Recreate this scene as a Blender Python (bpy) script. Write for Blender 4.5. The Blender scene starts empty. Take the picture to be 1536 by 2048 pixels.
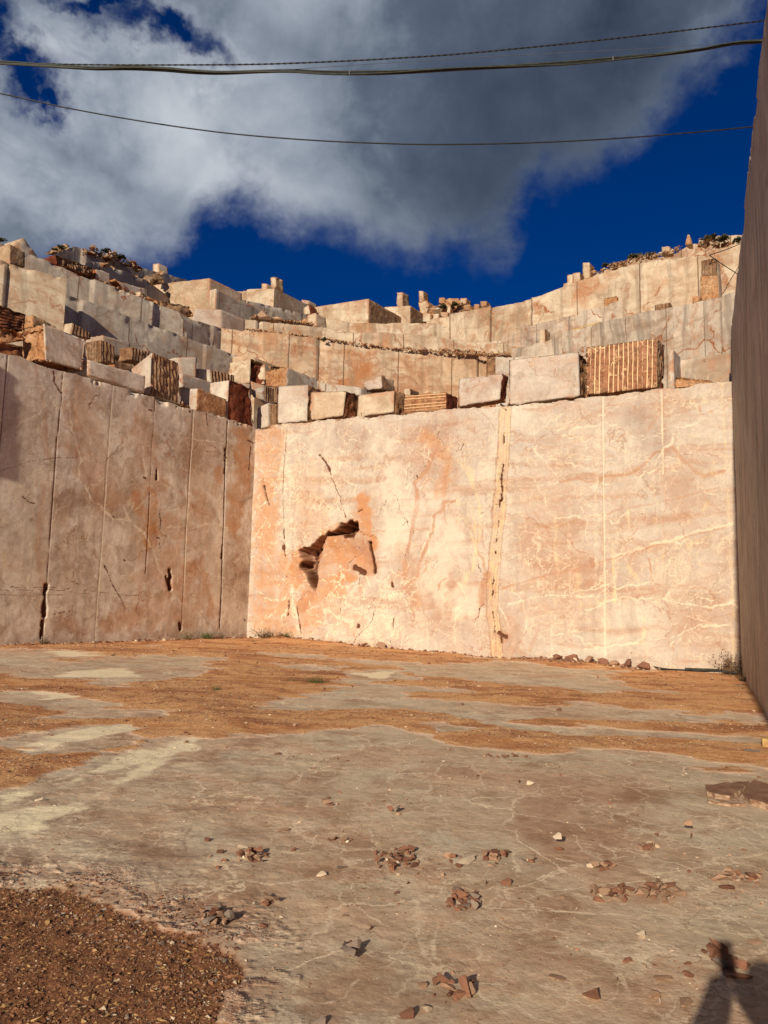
import bpy, bmesh, math, random
import numpy as np
from mathutils import Vector, Matrix, Euler

SC = bpy.context.scene
COL = SC.collection
rad = math.radians

# ------------------------------------------------------------------ camera
F = 1500.0                      # focal length in photo pixels (photo 1536 x 2048)
PITCH, ROLL, CAMZ = 6.5, 1.2, 1.6
cam_d = bpy.data.cameras.new('camera')
cam_d.sensor_fit = 'VERTICAL'
cam_d.sensor_height = 36.0
cam_d.lens = 36.0 * F / 2048.0
cam_d.clip_end = 5000
cam_d.clip_start = 0.05
cam = bpy.data.objects.new('camera', cam_d)
COL.objects.link(cam)
RC = Matrix.Rotation(rad(90 + PITCH), 3, 'X') @ Matrix.Rotation(rad(ROLL), 3, 'Z')
cam.matrix_world = Matrix.Translation((0, 0, CAMZ)) @ RC.to_4x4()
SC.camera = cam

# ------------------------------------------------------------------ sun, sky, exposure
SUN_AZ, SUN_EL = 22.6, 22.0     # azimuth the light travels towards (from +Y to +X), elevation
sun_d = bpy.data.lights.new('sun', 'SUN')
sun_d.energy = 4.5
sun_d.angle = rad(0.5)
sun_d.color = (1.0, 0.87, 0.69)
sun = bpy.data.objects.new('sun', sun_d)
COL.objects.link(sun)
ld = Vector((math.sin(rad(SUN_AZ)) * math.cos(rad(SUN_EL)), math.cos(rad(SUN_AZ)) * math.cos(rad(SUN_EL)), -math.sin(rad(SUN_EL))))
sun.rotation_euler = ld.to_track_quat('-Z', 'Y').to_euler()
sun.location = (-20, -40, 30)
vs = SC.view_settings
vs.view_transform = 'Standard'
vs.look = 'None'
vs.exposure = 0.08
vs.gamma = 1.0
SC.cycles.max_bounces = 4
SC.cycles.diffuse_bounces = 3


def ray(px, py):
    d = RC @ Vector(((px - 768.0) / F, (1024.0 - py) / F, -1.0))
    return d


def P3(px, py, depth):
    d = ray(px, py)
    t = depth / d.y
    return Vector((d.x * t, depth, CAMZ + d.z * t))


# ------------------------------------------------------------------ node helpers
class NT:
    def __init__(s, tree):
        s.t = tree
        s.L = tree.links

    def n(s, kind, **kw):
        nd = s.t.nodes.new(kind)
        ins = kw.pop('ins', None)
        for k, v in kw.items():
            setattr(nd, k, v)
        if ins:
            for k, v in ins.items():
                s.set(nd.inputs[k], v)
        return nd

    def set(s, sock, v):
        if isinstance(v, bpy.types.NodeSocket):
            s.L.new(v, sock)
        else:
            if sock.type == 'RGBA' and hasattr(v, '__len__') and len(v) == 3:
                v = tuple(v) + (1.0,)
            sock.default_value = v

    def m(s, op, a, b=0.0, c=0.0, clamp=False):
        nd = s.n('ShaderNodeMath', operation=op, use_clamp=clamp)
        s.set(nd.inputs[0], a)
        s.set(nd.inputs[1], b)
        if len(nd.inputs) > 2:
            s.set(nd.inputs[2], c)
        return nd.outputs[0]

    def v(s, op, a, b=(0, 0, 0), scale=None):
        nd = s.n('ShaderNodeVectorMath', operation=op)
        s.set(nd.inputs[0], a)
        if op != 'SCALE' and op not in ('NORMALIZE', 'LENGTH'):
            s.set(nd.inputs[1], b)
        if scale is not None:
            s.set(nd.inputs['Scale'], scale)
        return nd.outputs['Value'] if op in ('DOT_PRODUCT', 'LENGTH', 'DISTANCE') else nd.outputs[0]

    def noise(s, vec, scale=1.0, detail=4.0, rough=0.55, dist=0.0, col=False, lac=2.0):
        nd = s.n('ShaderNodeTexNoise')
        s.set(nd.inputs['Vector'], vec)
        s.set(nd.inputs['Scale'], scale)
        s.set(nd.inputs['Detail'], detail)
        s.set(nd.inputs['Roughness'], rough)
        s.set(nd.inputs['Distortion'], dist)
        return nd.outputs['Color'] if col else nd.outputs['Fac']

    def voro(s, vec, scale=1.0, feature='DISTANCE_TO_EDGE', out='Distance', rnd=1.0):
        nd = s.n('ShaderNodeTexVoronoi', feature=feature)
        s.set(nd.inputs['Vector'], vec)
        s.set(nd.inputs['Scale'], scale)
        s.set(nd.inputs['Randomness'], rnd)
        return nd.outputs[out]

    def ss(s, x, lo, hi, a=0.0, b=1.0):
        nd = s.n('ShaderNodeMapRange', interpolation_type='SMOOTHSTEP')
        s.set(nd.inputs[0], x)
        for i, q in enumerate((lo, hi, a, b)):
            s.set(nd.inputs[i + 1], q)
        return nd.outputs[0]

    def mix(s, f, a, b, mode='MIX'):
        nd = s.n('ShaderNodeMix', data_type='RGBA', blend_type=mode)
        s.set(nd.inputs[0], f)
        s.set(nd.inputs[6], a)
        s.set(nd.inputs[7], b)
        return nd.outputs[2]

    def ramp(s, f, stops):
        nd = s.n('ShaderNodeValToRGB')
        e = nd.color_ramp.elements
        while len(e) < len(stops):
            e.new(0.5)
        for i, (p, c) in enumerate(stops):
            e[i].position = p
            e[i].color = tuple(c) + (1.0,)
        s.set(nd.inputs[0], f)
        return nd.outputs[0]

    def scale(s, vec, sx, sy, sz, loc=(0, 0, 0), rot=(0, 0, 0)):
        nd = s.n('ShaderNodeMapping')
        s.set(nd.inputs[0], vec)
        nd.inputs['Location'].default_value = loc
        nd.inputs['Rotation'].default_value = rot
        nd.inputs['Scale'].default_value = (sx, sy, sz)
        return nd.outputs[0]


# ------------------------------------------------------------------ world: Nishita sky with a bank of cloud
world = bpy.data.worlds.new('World')
SC.world = world
world.use_nodes = True
w = NT(world.node_tree)
for nd in list(world.node_tree.nodes):
    world.node_tree.nodes.remove(nd)
sky = w.n('ShaderNodeTexSky', sky_type='NISHITA', sun_disc=False)
sky.sun_elevation = rad(SUN_EL)
sky.sun_rotation = rad(180 + SUN_AZ)
sky.altitude = 600
sky.air_density = 1.0
sky.dust_density = 0.0
sky.ozone_density = 4.0
tc = w.n('ShaderNodeTexCoord').outputs['Generated']
dirn = w.v('NORMALIZE', tc)
SKY_TINT = (0.0, 0.19, 0.51)
skyc = w.mix(1.0, sky.outputs[0], SKY_TINT, 'MULTIPLY')


def blob(px, py, rx, ry, dirn=dirn):
    c = ray(px, py).normalized()
    sx, sz = F / rx, F / ry
    q = w.v('MULTIPLY', w.v('SUBTRACT', dirn, tuple(c)), (sx, 0.6, sz))
    return w.m('SUBTRACT', 1.0, w.v('LENGTH', q))


def vmax(xs):
    r = xs[0]
    for x in xs[1:]:
        r = w.m('MAXIMUM', r, x)
    return r


warpc = w.v('SCALE', w.v('SUBTRACT', w.noise(dirn, 3.0, 3, col=True), (0.5, 0.5, 0.5)), scale=0.13)
dw = w.v('ADD', dirn, warpc)
n_big = w.noise(w.scale(dw, 1, 1, 1.3), 3.6, 6, 0.6)
n_fine = w.noise(w.scale(dw, 1, 1, 1.15, (3, 1, 2)), 10.0, 6, 0.58)
# lower edge of the cloud bank, as elevation over azimuth
wsm = w.v('SCALE', w.v('SUBTRACT', w.noise(dirn, 7.0, 6, 0.62, col=True), (0.5, 0.5, 0.5)), scale=0.13)
wde = w.n('ShaderNodeSeparateXYZ')
w.set(wde.inputs[0], w.v('ADD', dirn, wsm))
az_ = w.m('ARCTAN2', wde.outputs[0], wde.outputs[1])
hor = w.m('SQRT', w.m('ADD', w.m('MULTIPLY', wde.outputs[0], wde.outputs[0]), w.m('MULTIPLY', wde.outputs[1], wde.outputs[1])))
el_ = w.m('DIVIDE', wde.outputs[2], hor)
EDGE = [(-300, 620), (0, 600), (300, 560), (370, 505), (420, 450), (470, 425), (530, 440), (610, 470), (690, 500), (760, 535), (850, 560), (950, 555), (1010, 530), (1045, 470), (1085, 415), (1180, 380),
        (1260, 320), (1330, 255), (1390, 190), (1450, 100), (1530, 0), (1700, -200)]
st_ = []
for q in EDGE:
    r_ = ray(*q)
    st_.append(((math.atan2(r_.x, r_.y) + 0.8) / 1.6, (r_.z / math.hypot(r_.x, r_.y) / 2.0,) * 3))
fed = w.m('MULTIPLY', w.ramp(w.m('DIVIDE', w.m('ADD', az_, 0.8), 1.6), st_), 2.0)
wdn = w.v('ADD', dirn, w.v('SCALE', wsm, scale=1.5))
gap = vmax([blob(330, 95, 240, 60, wdn), blob(0, 50, 110, 130, wdn), blob(100, 165, 120, 70, wdn), blob(215, 40, 140, 45, wdn)])
dens = w.m('MINIMUM', w.m('MULTIPLY', w.m('SUBTRACT', el_, fed), 6.5), 0.95)
dens = w.m('ADD', dens, w.m('MULTIPLY', w.m('SUBTRACT', n_big, 0.5), 0.9))
dens = w.m('ADD', dens, w.m('MULTIPLY', w.m('SUBTRACT', n_fine, 0.5), 0.5))
dens = w.m('SUBTRACT', dens, w.m('MULTIPLY', w.m('MAXIMUM', gap, 0.0), w.m('ADD', 0.35, w.m('MULTIPLY', n_fine, 1.5))))
cover = w.ss(dens, 0.0, 0.62)
lit = vmax([blob(350, 240, 560, 270), blob(60, 400, 420, 240), blob(700, -60, 420, 170), blob(120, 90, 240, 110)])
lit = w.m('ADD', w.m('MULTIPLY', w.m('MAXIMUM', lit, 0.0), 0.75), w.m('MULTIPLY', w.m('SUBTRACT', n_fine, 0.3), 0.6))
lit = w.m('ADD', lit, w.m('MULTIPLY', w.ss(dens, 0.85, 0.3), 0.2))
lit = w.m('MULTIPLY', lit, w.m('ADD', 0.35, w.m('MULTIPLY', w.ss(n_big, 0.3, 0.6), 0.8)), clamp=True)
cloudc = w.ramp(lit, [(0.0, (0.035, 0.05, 0.085)), (0.3, (0.10, 0.13, 0.18)), (0.65, (0.27, 0.31, 0.375)), (1.0, (0.50, 0.54, 0.59))])
CLOUD_K = 12.5
cloudc = w.v('SCALE', cloudc, scale=CLOUD_K)
final = w.mix(cover, skyc, cloudc)
bg = w.n('ShaderNodeBackground')
w.set(bg.inputs[0], final)
bg.inputs[1].default_value = 0.08
wo = w.n('ShaderNodeOutputWorld')
w.L.new(bg.outputs[0], wo.inputs[0])

# ------------------------------------------------------------------ numpy noise
RNG = np.random.default_rng(7)
_perm = RNG.random(4096).astype(np.float64)


def _h(ix, iy, iz, seed):
    k = (ix * 73856093) ^ (iy * 19349663) ^ (iz * 83492791) ^ (seed * 2654435761)
    k = (k ^ (k >> 13)) * 1274126177
    return _perm[(k ^ (k >> 16)) & 4095]


def vnoise(P, seed=0):
    P = np.asarray(P, dtype=np.float64)
    i = np.floor(P).astype(np.int64)
    f = P - i
    f = f * f * (3 - 2 * f)
    r = 0
    for dx in (0, 1):
        wx = f[:, 0] if dx else 1 - f[:, 0]
        for dy in (0, 1):
            wy = f[:, 1] if dy else 1 - f[:, 1]
            for dz in (0, 1):
                wz = f[:, 2] if dz else 1 - f[:, 2]
                r = r + wx * wy * wz * _h(i[:, 0] + dx, i[:, 1] + dy, i[:, 2] + dz, seed)
    return r


def fbm(P, scale=1.0, octv=4, rough=0.5, seed=0):
    P = np.asarray(P) * scale
    a, s, t = 1.0, 0.0, 0.0
    for o in range(octv):
        s = s + a * vnoise(P + o * 17.3, seed + o)
        t += a
        a *= rough
        P = P * 2.03
    return s / t


def sstep(x, lo, hi):
    t = np.clip((x - lo) / (hi - lo), 0, 1)
    return t * t * (3 - 2 * t)


def seg_dist(X, Y, pts, closed=False):
    """distance of points to a polyline, and whether inside when closed"""
    d = np.full(X.shape, 1e9)
    n = len(pts)
    ins = np.zeros(X.shape, bool)
    for k in range(n if closed else n - 1):
        x0, y0 = pts[k][:2]
        x1, y1 = pts[(k + 1) % n][:2]
        dx, dy = x1 - x0, y1 - y0
        l2 = dx * dx + dy * dy + 1e-12
        t = np.clip(((X - x0) * dx + (Y - y0) * dy) / l2, 0, 1)
        d = np.minimum(d, np.hypot(X - x0 - t * dx, Y - y0 - t * dy))
        if closed:
            c = ((y0 > Y) != (y1 > Y)) & (X < (x1 - x0) * (Y - y0) / (y1 - y0 + 1e-15) + x0)
            ins ^= c
    if closed:
        return np.where(ins, d, -d)
    return d


# ------------------------------------------------------------------ object helpers
def tag(o, label=None, cat=None, group=None, kind=None):
    if label: o['label'] = label
    if cat: o['category'] = cat
    if group: o['group'] = group
    if kind: o['kind'] = kind
    return o


def mesh_obj(name, V, Fc, mats, fm=None, uv=None, attrs=None, parent=None, smooth=True, loc=None):
    me = bpy.data.meshes.new(name)
    V = np.asarray(V, dtype=np.float64)
    if loc is None:
        loc = (0, 0, 0)
    Vl = V - np.array(loc)[None, :]
    Fc = np.asarray(Fc, dtype=np.int32)
    nf, k = Fc.shape
    me.vertices.add(len(Vl))
    me.vertices.foreach_set('co', Vl.astype(np.float32).ravel())
    me.loops.add(nf * k)
    me.loops.foreach_set('vertex_index', Fc.ravel())
    me.polygons.add(nf)
    me.polygons.foreach_set('loop_start', np.arange(0, nf * k, k, dtype=np.int32))
    me.polygons.foreach_set('loop_total', np.full(nf, k, dtype=np.int32))
    if fm is not None:
        me.polygons.foreach_set('material_index', np.asarray(fm, dtype=np.int32))
    me.update(calc_edges=True)
    me.polygons.foreach_set('use_smooth', np.full(nf, bool(smooth)))
    for m_ in (mats if isinstance(mats, (list, tuple)) else [mats]):
        me.materials.append(m_)
    if uv is not None:
        l = me.uv_layers.new(name='UVMap')
        l.data.foreach_set('uv', np.asarray(uv, dtype=np.float32).ravel())
    if attrs:
        for an, av in attrs.items():
            a = me.attributes.new(an, 'FLOAT_COLOR', 'POINT')
            A = np.zeros((len(Vl), 4), np.float32)
            A[:, 3] = 1
            A[:, :av.shape[1]] = av
            a.data.foreach_set('color', A.ravel())
    me.validate()
    o = bpy.data.objects.new(name, me)
    COL.objects.link(o)
    o.location = loc
    if parent is not None:
        o.parent = parent
    return o


def grid_faces(nu, nv, off=0, flip=False):
    i, j = np.meshgrid(np.arange(nu - 1), np.arange(nv - 1), indexing='ij')
    a = (i * nv + j).ravel() + off
    f = np.stack([a, a + nv, a + nv + 1, a + 1], 1)
    return f[:, ::-1] if flip else f
# ------------------------------------------------------------------ materials
def new_mat(name):
    m = bpy.data.materials.new(name)
    m.use_nodes = True
    nt = m.node_tree
    for nd in list(nt.nodes):
        nt.nodes.remove(nd)
    T = NT(nt)
    out = T.n('ShaderNodeOutputMaterial')
    b = T.n('ShaderNodeBsdfPrincipled')
    T.L.new(b.outputs[0], out.inputs[0])
    return m, T, b


def attr(T, name):
    a = T.n('ShaderNodeAttribute', attribute_name=name)
    s = T.n('ShaderNodeSeparateColor')
    T.L.new(a.outputs['Color'], s.inputs[0])
    return s.outputs[0], s.outputs[1], s.outputs[2]


def bump(T, b, h, strength, dist):
    nd = T.n('ShaderNodeBump')
    nd.inputs['Strength'].default_value = strength
    nd.inputs['Distance'].default_value = dist
    T.set(nd.inputs['Height'], h)
    T.L.new(nd.outputs[0], b.inputs['Normal'])


def sepv(T, v):
    s = T.n('ShaderNodeSeparateXYZ')
    T.set(s.inputs[0], v)
    return s.outputs


def marble(name, cols, vein=(0.76, 0.62, 0.44), crack=(0.33, 0.13, 0.055), seed=0.0, sc=1.0, veins=0.6, cracks=0.4,
           streak=0.3, band=0.3, orange=(0.50, 0.20, 0.07), ostain=0.25, bumpd=0.011, dv=0.3, mott=0.6, bang=17, joint=0.0, jw=2.2, rough=0.72, use_attr=True, speck=0.35):
    m, T, b = new_mat(name)
    tco = T.n('ShaderNodeTexCoord')
    P = T.v('ADD', tco.outputs['Object'], (seed * 3.1, seed * 1.7, seed * 2.3))
    oi = T.n('ShaderNodeObjectInfo').outputs['Random']
    P = T.v('ADD', P, T.v('SCALE', (37.0, 91.0, 53.0), scale=oi))
    UV = T.v('ADD', tco.outputs['UV'], (seed, seed * 0.7, 0))
    wv = T.v('SCALE', T.v('SUBTRACT', T.noise(P, 0.45 * sc, 4, 0.6, col=True), (0.5, 0.5, 0.5)), scale=2.6 / sc)
    PW = T.v('ADD', P, wv)
    w2 = T.v('SCALE', T.v('SUBTRACT', T.noise(P, 2.6 * sc, 4, 0.6, col=True), (0.5, 0.5, 0.5)), scale=0.5 / sc)
    PW2 = T.v('ADD', PW, w2)
    P3w = T.v('ADD', P, T.v('SCALE', w2, scale=1.0))
    base = T.ramp(T.noise(PW, 0.5 * sc, 6, 0.62), [(0.36, cols[0]), (0.46, cols[1]), (0.55, cols[2]), (0.65, cols[3])])
    base = T.mix(mott, base, T.ramp(T.noise(T.scale(PW2, 1, 1, 1, (3, 5, 7)), 1.5 * sc, 6, 0.66), [(0.36, (0.66, 0.58, 0.52)), (0.5, (1, 1, 1)), (0.64, (1.18, 1.18, 1.15))]), 'MULTIPLY')
    # sedimentary bands, tilted in the plane of the face
    UVw = T.v('ADD', UV, T.v('SCALE', wv, scale=0.22))
    bd = T.noise(T.scale(UVw, 0.22, 1.9, 1, (0, 0, 0), (0, 0, rad(-bang))), 1.3 * sc, 5, 0.62)
    base = T.mix(T.m('MULTIPLY', T.ss(bd, 0.48, 0.68), band), base, (cols[0][0] * 0.9, cols[0][1] * 0.74, cols[0][2] * 0.62))
    # mottled cloudy veining
    r1 = T.m('ABSOLUTE', T.m('SUBTRACT', T.noise(PW2, 1.1 * sc, 5, 0.65), 0.5))
    msk = T.ss(T.noise(P, 0.6 * sc, 3, 0.5), 0.46, 0.62)
    vf = T.m('MULTIPLY', T.ss(r1, 0.016, 0.0), T.m('MULTIPLY', msk, veins))
    base = T.mix(vf, base, vein)
    r3 = T.m('ABSOLUTE', T.m('SUBTRACT', T.noise(T.scale(PW2, 1.0, 1.0, 1.0, (5, 2, 8)), 0.42 * sc, 5, 0.62), 0.5))
    base = T.mix(T.m('MULTIPLY', T.m('MULTIPLY', T.ss(r3, 0.014 if sc > 0.8 else 0.026, 0.0), T.ss(msk, 0.6, 0.1)), dv), base, (0.44, 0.22, 0.12))
    # fine pale crazing
    vd = T.voro(P3w, 2.3 * sc)
    f2 = T.m('MULTIPLY', T.ss(vd, 0.032, 0.004), T.m('MULTIPLY', T.ss(T.noise(P, 0.9 * sc, 4, 0.6), 0.47, 0.6), veins))
    base = T.mix(f2, base, vein)
    # orange iron stains
    of = T.ss(T.noise(T.v('ADD', PW, (9, 4, 2)), 0.42 * sc, 5, 0.65), 0.56, 0.72)
    base = T.mix(T.m('MULTIPLY', of, ostain), base, orange)
    # long thin cracks
    vc = T.voro(T.v('ADD', PW2, (4, 9, 1)), 0.42 * sc)
    cf = T.m('MULTIPLY', T.ss(vc, 0.012 if sc > 0.8 else 0.017, 0.002), T.m('MULTIPLY', T.ss(T.noise(P, 1.3 * sc, 3), 0.42, 0.54), cracks))
    base = T.mix(cf, base, crack)
    # vertical saw and rain streaks
    st = T.noise(T.scale(UVw, 3.0, 0.16, 1), 1.5 * sc, 4, 0.6)
    base = T.mix(T.m('MULTIPLY', T.ss(st, 0.5, 0.66), streak), base, tuple(c * 0.55 for c in cols[1]))
    st2 = T.noise(T.scale(UVw, 4.2, 0.3, 1, (3, 3, 0)), 1.1 * sc, 4, 0.65)
    base = T.mix(T.m('MULTIPLY', T.ss(st2, 0.57, 0.72), streak * 0.8), base, vein)
    # grain and small pits
    g = T.noise(P, 17 * sc, 5, 0.7)
    base = T.mix(speck, base, T.ramp(g, [(0.3, (0.62, 0.56, 0.5)), (0.5, (1, 1, 1)), (0.72, (1.16, 1.12, 1.05))]), 'MULTIPLY')
    pit = T.m('MULTIPLY', T.ss(T.noise(PW2, 7.0 * sc, 3, 0.5), 0.70, 0.75), T.ss(T.noise(P, 1.0 * sc, 2), 0.5, 0.6))
    base = T.mix(T.m('MULTIPLY', pit, 0.75), base, (0.16, 0.06, 0.03))
    hgt = T.m('ADD', T.m('MULTIPLY', T.noise(P, 17 * sc, 3, 0.7), 0.25), T.m('MULTIPLY', T.noise(P, 3 * sc, 4, 0.6), 0.6))
    if joint:
        sx = sepv(T, tco.outputs['UV'])
        jn = T.noise(T.scale(UV, 0.0, 0.5, 0), 1.3, 2)
        q = T.m('FRACT', T.m('ADD', T.m('DIVIDE', sx[0], jw), T.m('ADD', oi, T.m('MULTIPLY', jn, 0.03))))
        jj = T.m('SUBTRACT', 1.0, T.ss(T.m('ABSOLUTE', T.m('SUBTRACT', q, 0.5)), 0.004, 0.016))
        cell = T.m('FLOOR', T.m('ADD', T.m('DIVIDE', sx[0], jw), T.m('ADD', oi, 0.5)))
        wn = T.n('ShaderNodeTexWhiteNoise', noise_dimensions='1D')
        T.set(wn.inputs['W'], cell)
        base = T.mix(T.m('MULTIPLY', wn.outputs['Value'], 0.45), base, (0.74, 0.71, 0.72), 'MULTIPLY')
        base = T.mix(T.m('MULTIPLY', jj, joint), base, (0.14, 0.075, 0.04))
    if use_attr:
        e = T.m('SUBTRACT', T.noise(P3w, 6.0, 5, 0.7), 0.5)
        e2 = T.m('SUBTRACT', T.noise(P3w, 1.6, 5, 0.7), 0.5)
        dk, og, cr = attr(T, 'm1')
        pl, rd, tn = attr(T, 'm2')
        cz, ws, _ = attr(T, 'm3')

        def am(x, k=0.9, ee=e):
            return T.ss(T.m('ADD', x, T.m('MULTIPLY', ee, T.m('MULTIPLY', k, T.m('MINIMUM', T.m('MULTIPLY', x, 4.0), 1.0)))), 0.12, 0.75)
        rz = T.m('ABSOLUTE', T.m('SUBTRACT', T.noise(T.v('ADD', P, T.v('SCALE', w2, scale=1.5)), 3.4, 4, 0.62), 0.5))
        czm = T.m('MULTIPLY', cz, T.ss(T.m('ADD', e2, T.m('MULTIPLY', tn, -1.0)), -0.12, 0.1))
        base = T.mix(T.m('MULTIPLY', ws, 0.7), base, (0.74, 0.66, 0.53))
        base = T.mix(T.m('MULTIPLY', T.ss(rz, 0.035, 0.008), T.m('MULTIPLY', czm, 0.85)), base, (0.86, 0.74, 0.54))
        rz2 = T.voro(T.v('ADD', P3w, T.v('SCALE', w2, scale=0.6)), 5.0)
        base = T.mix(T.m('MULTIPLY', T.ss(rz2, 0.07, 0.015), T.m('MULTIPLY', czm, 0.6)), base, (0.84, 0.71, 0.51))
        base = T.mix(T.m('MULTIPLY', T.ss(tn, 0.0, 1.0), 0.55), base, (0.55, 0.50, 0.50), 'MULTIPLY')
        base = T.mix(T.m('MULTIPLY', T.m('MULTIPLY', og, T.ss(T.m('ADD', T.m('MULTIPLY', e2, 1.0), T.m('MULTIPLY', e, 0.5)), -0.30, 0.10)), 0.9), base, T.mix(T.ss(e, -0.2, 0.2), orange, (0.58, 0.30, 0.14)))
        base = T.mix(T.m('MULTIPLY', T.m('MULTIPLY', T.ss(rd, 0.0, 0.9), T.ss(T.m('ADD', e, e2), -0.36, 0.06)), 0.88), base, T.mix(T.ss(e, -0.15, 0.15), (0.42, 0.185, 0.10), (0.52, 0.30, 0.175)))
        base = T.mix(T.m('MULTIPLY', T.m('MULTIPLY', am(cr, 1.9), T.ss(T.noise(T.scale(UVw, 5.0, 0.5, 1), 2.2, 4, 0.65), 0.38, 0.6)), 0.6), base, (0.76, 0.60, 0.33))
        base = T.mix(T.m('MULTIPLY', am(pl, 1.8), 0.75), base, (0.80, 0.68, 0.50))
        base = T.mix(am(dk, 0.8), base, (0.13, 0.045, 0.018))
    T.set(b.inputs['Base Color'], base)
    b.inputs['Roughness'].default_value = rough
    b.inputs['Specular IOR Level'].default_value = 0.25
    bump(T, b, hgt, 0.7, bumpd)
    return m


PK = [(0.49, 0.34, 0.255), (0.53, 0.43, 0.35), (0.56, 0.485, 0.41), (0.64, 0.575, 0.47)]
GRY = [(0.36, 0.285, 0.22), (0.50, 0.43, 0.35), (0.58, 0.51, 0.42), (0.42, 0.30, 0.21)]
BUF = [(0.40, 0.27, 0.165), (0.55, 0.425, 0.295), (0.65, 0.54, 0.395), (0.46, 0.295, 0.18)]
M = {}
M['back'] = marble('marble_back', PK, seed=1, veins=0.8, cracks=0.5, streak=0.2, band=0.7, ostain=0.12, speck=0.35, dv=0.35, mott=0.24, bumpd=0.007)
M['left'] = marble('marble_left', [(0.44, 0.31, 0.22), (0.58, 0.47, 0.375), (0.72, 0.63, 0.53), (0.50, 0.33, 0.22)], seed=5, veins=0.7, cracks=0.6,
                   streak=0.35, band=0.1, ostain=0.5, orange=(0.42, 0.19, 0.075), bumpd=0.014, speck=0.4, mott=0.9)
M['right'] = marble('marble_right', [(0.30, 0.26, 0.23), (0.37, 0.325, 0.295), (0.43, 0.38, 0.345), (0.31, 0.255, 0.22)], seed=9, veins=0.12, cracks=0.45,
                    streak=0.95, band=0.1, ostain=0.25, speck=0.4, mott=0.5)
M['pink'] = marble('marble_pink', PK, seed=13, veins=0.4, cracks=0.5, streak=0.25, band=0.35, ostain=0.25)
M['grey'] = marble('marble_grey', GRY, seed=21, sc=0.7, veins=0.35, cracks=0.9, streak=0.5, band=0.25, ostain=0.22, joint=0.8, jw=3.3)
M['buff'] = marble('marble_buff', BUF, seed=25, sc=0.6, veins=0.3, cracks=0.7, streak=0.4, band=0.45, ostain=0.35, dv=0.5)
M['buffj'] = marble('marble_buff_panels', BUF, seed=31, sc=0.55, veins=0.35, cracks=1.0, streak=0.5, band=0.45, ostain=0.55, joint=0.9, jw=3.4, dv=0.85, bang=42, use_attr=False)
M['panel'] = marble('marble_orange_panels', [(0.44, 0.24, 0.13), (0.56, 0.38, 0.24), (0.63, 0.50, 0.35), (0.60, 0.36, 0.20)], seed=43, sc=0.6, veins=0.35, cracks=0.9, streak=0.5, band=0.6, ostain=0.85,
                     joint=0.9, jw=3.4, dv=0.9, bang=38, mott=0.8, use_attr=False)
M['greyj'] = marble('marble_grey_panels', [(0.36, 0.27, 0.195), (0.50, 0.415, 0.33), (0.60, 0.51, 0.41), (0.42, 0.31, 0.22)], seed=37, sc=0.45, veins=0.35,
                    cracks=1.0, streak=0.7, band=0.8, ostain=0.25, joint=0.75, jw=2.2, dv=0.5, bang=30, use_attr=False)


def rough_mat(name, ca, cb, cc, seed=0.0, flute=0.0, per=0.12, horiz=False, line=(0.80, 0.58, 0.33), duty=0.22, bd=0.08, sc=1.0, smear=0.4, scratch=0.0):
    m, T, b = new_mat(name)
    tco = T.n('ShaderNodeTexCoord')
    P = T.v('ADD', tco.outputs['Object'], (seed, seed * 2, seed * 3))
    n1 = T.noise(P, 1.6 * sc, 8, 0.68)
    base = T.ramp(n1, [(0.3, ca), (0.48, cb), (0.66, cc)])
    rid = T.m('ABSOLUTE', T.m('SUBTRACT', T.noise(P, 3.0 * sc, 6, 0.65), 0.5))
    base = T.mix(T.m('MULTIPLY', T.ss(rid, 0.05, 0.0), 0.6), base, tuple(c * 0.35 for c in ca))
    g = T.noise(P, 14 * sc, 5, 0.75)
    base = T.mix(0.6, base, T.ramp(g, [(0.3, (0.5, 0.45, 0.42)), (0.55, (1, 1, 1)), (0.75, (1.4, 1.3, 1.2))]), 'MULTIPLY')
    base = T.mix(T.m('MULTIPLY', T.ss(T.noise(P, 0.9 * sc, 6, 0.6, dist=0.6), 0.56, 0.7), smear), base, line)
    if scratch:
        vd = T.voro(T.v('ADD', P, T.v('SCALE', T.noise(P, 2.0, 4, col=True), scale=0.9)), 2.6)
        base = T.mix(T.m('MULTIPLY', T.m('MULTIPLY', T.ss(vd, 0.05, 0.01), T.ss(T.noise(P, 2.4, 2), 0.48, 0.6)), scratch), base, line)
    vor = T.voro(P, 3.5 * sc, 'F1')
    h = T.m('ADD', T.m('MULTIPLY', n1, 1.0), T.m('ADD', T.m('MULTIPLY', g, 0.25), T.m('MULTIPLY', vor, 0.5)))
    if flute:
        sx = sepv(T, tco.outputs['UV'])
        wob = T.m('MULTIPLY', T.m('SUBTRACT', T.noise(P, 1.1, 4), 0.5), per * 0.45)
        q = T.m('DIVIDE', T.m('ADD', sx[1] if horiz else sx[0], wob), per)
        fr = T.m('ABSOLUTE', T.m('SUBTRACT', T.m('FRACT', q), 0.5))
        ln = T.ss(fr, 0.5 * duty, 0.5 * duty * 0.35)
        wn = T.n('ShaderNodeTexWhiteNoise', noise_dimensions='1D')
        T.set(wn.inputs['W'], T.m('FLOOR', q))
        brk = T.ss(T.m('ADD', T.noise(P, 2.6, 5, 0.75), T.m('MULTIPLY', wn.outputs['Value'], 0.3)), 0.46, 0.66)
        base = T.mix(T.m('MULTIPLY', ln, T.m('MULTIPLY', brk, flute)), base, line)
        h = T.m('ADD', h, T.m('MULTIPLY', T.m('COSINE', T.m('MULTIPLY', q, 6.2832)), -0.35))
    T.set(b.inputs['Base Color'], base)
    b.inputs['Roughness'].default_value = 0.85
    b.inputs['Specular IOR Level'].default_value = 0.2
    bump(T, b, h, 1.0, bd)
    return m


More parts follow.
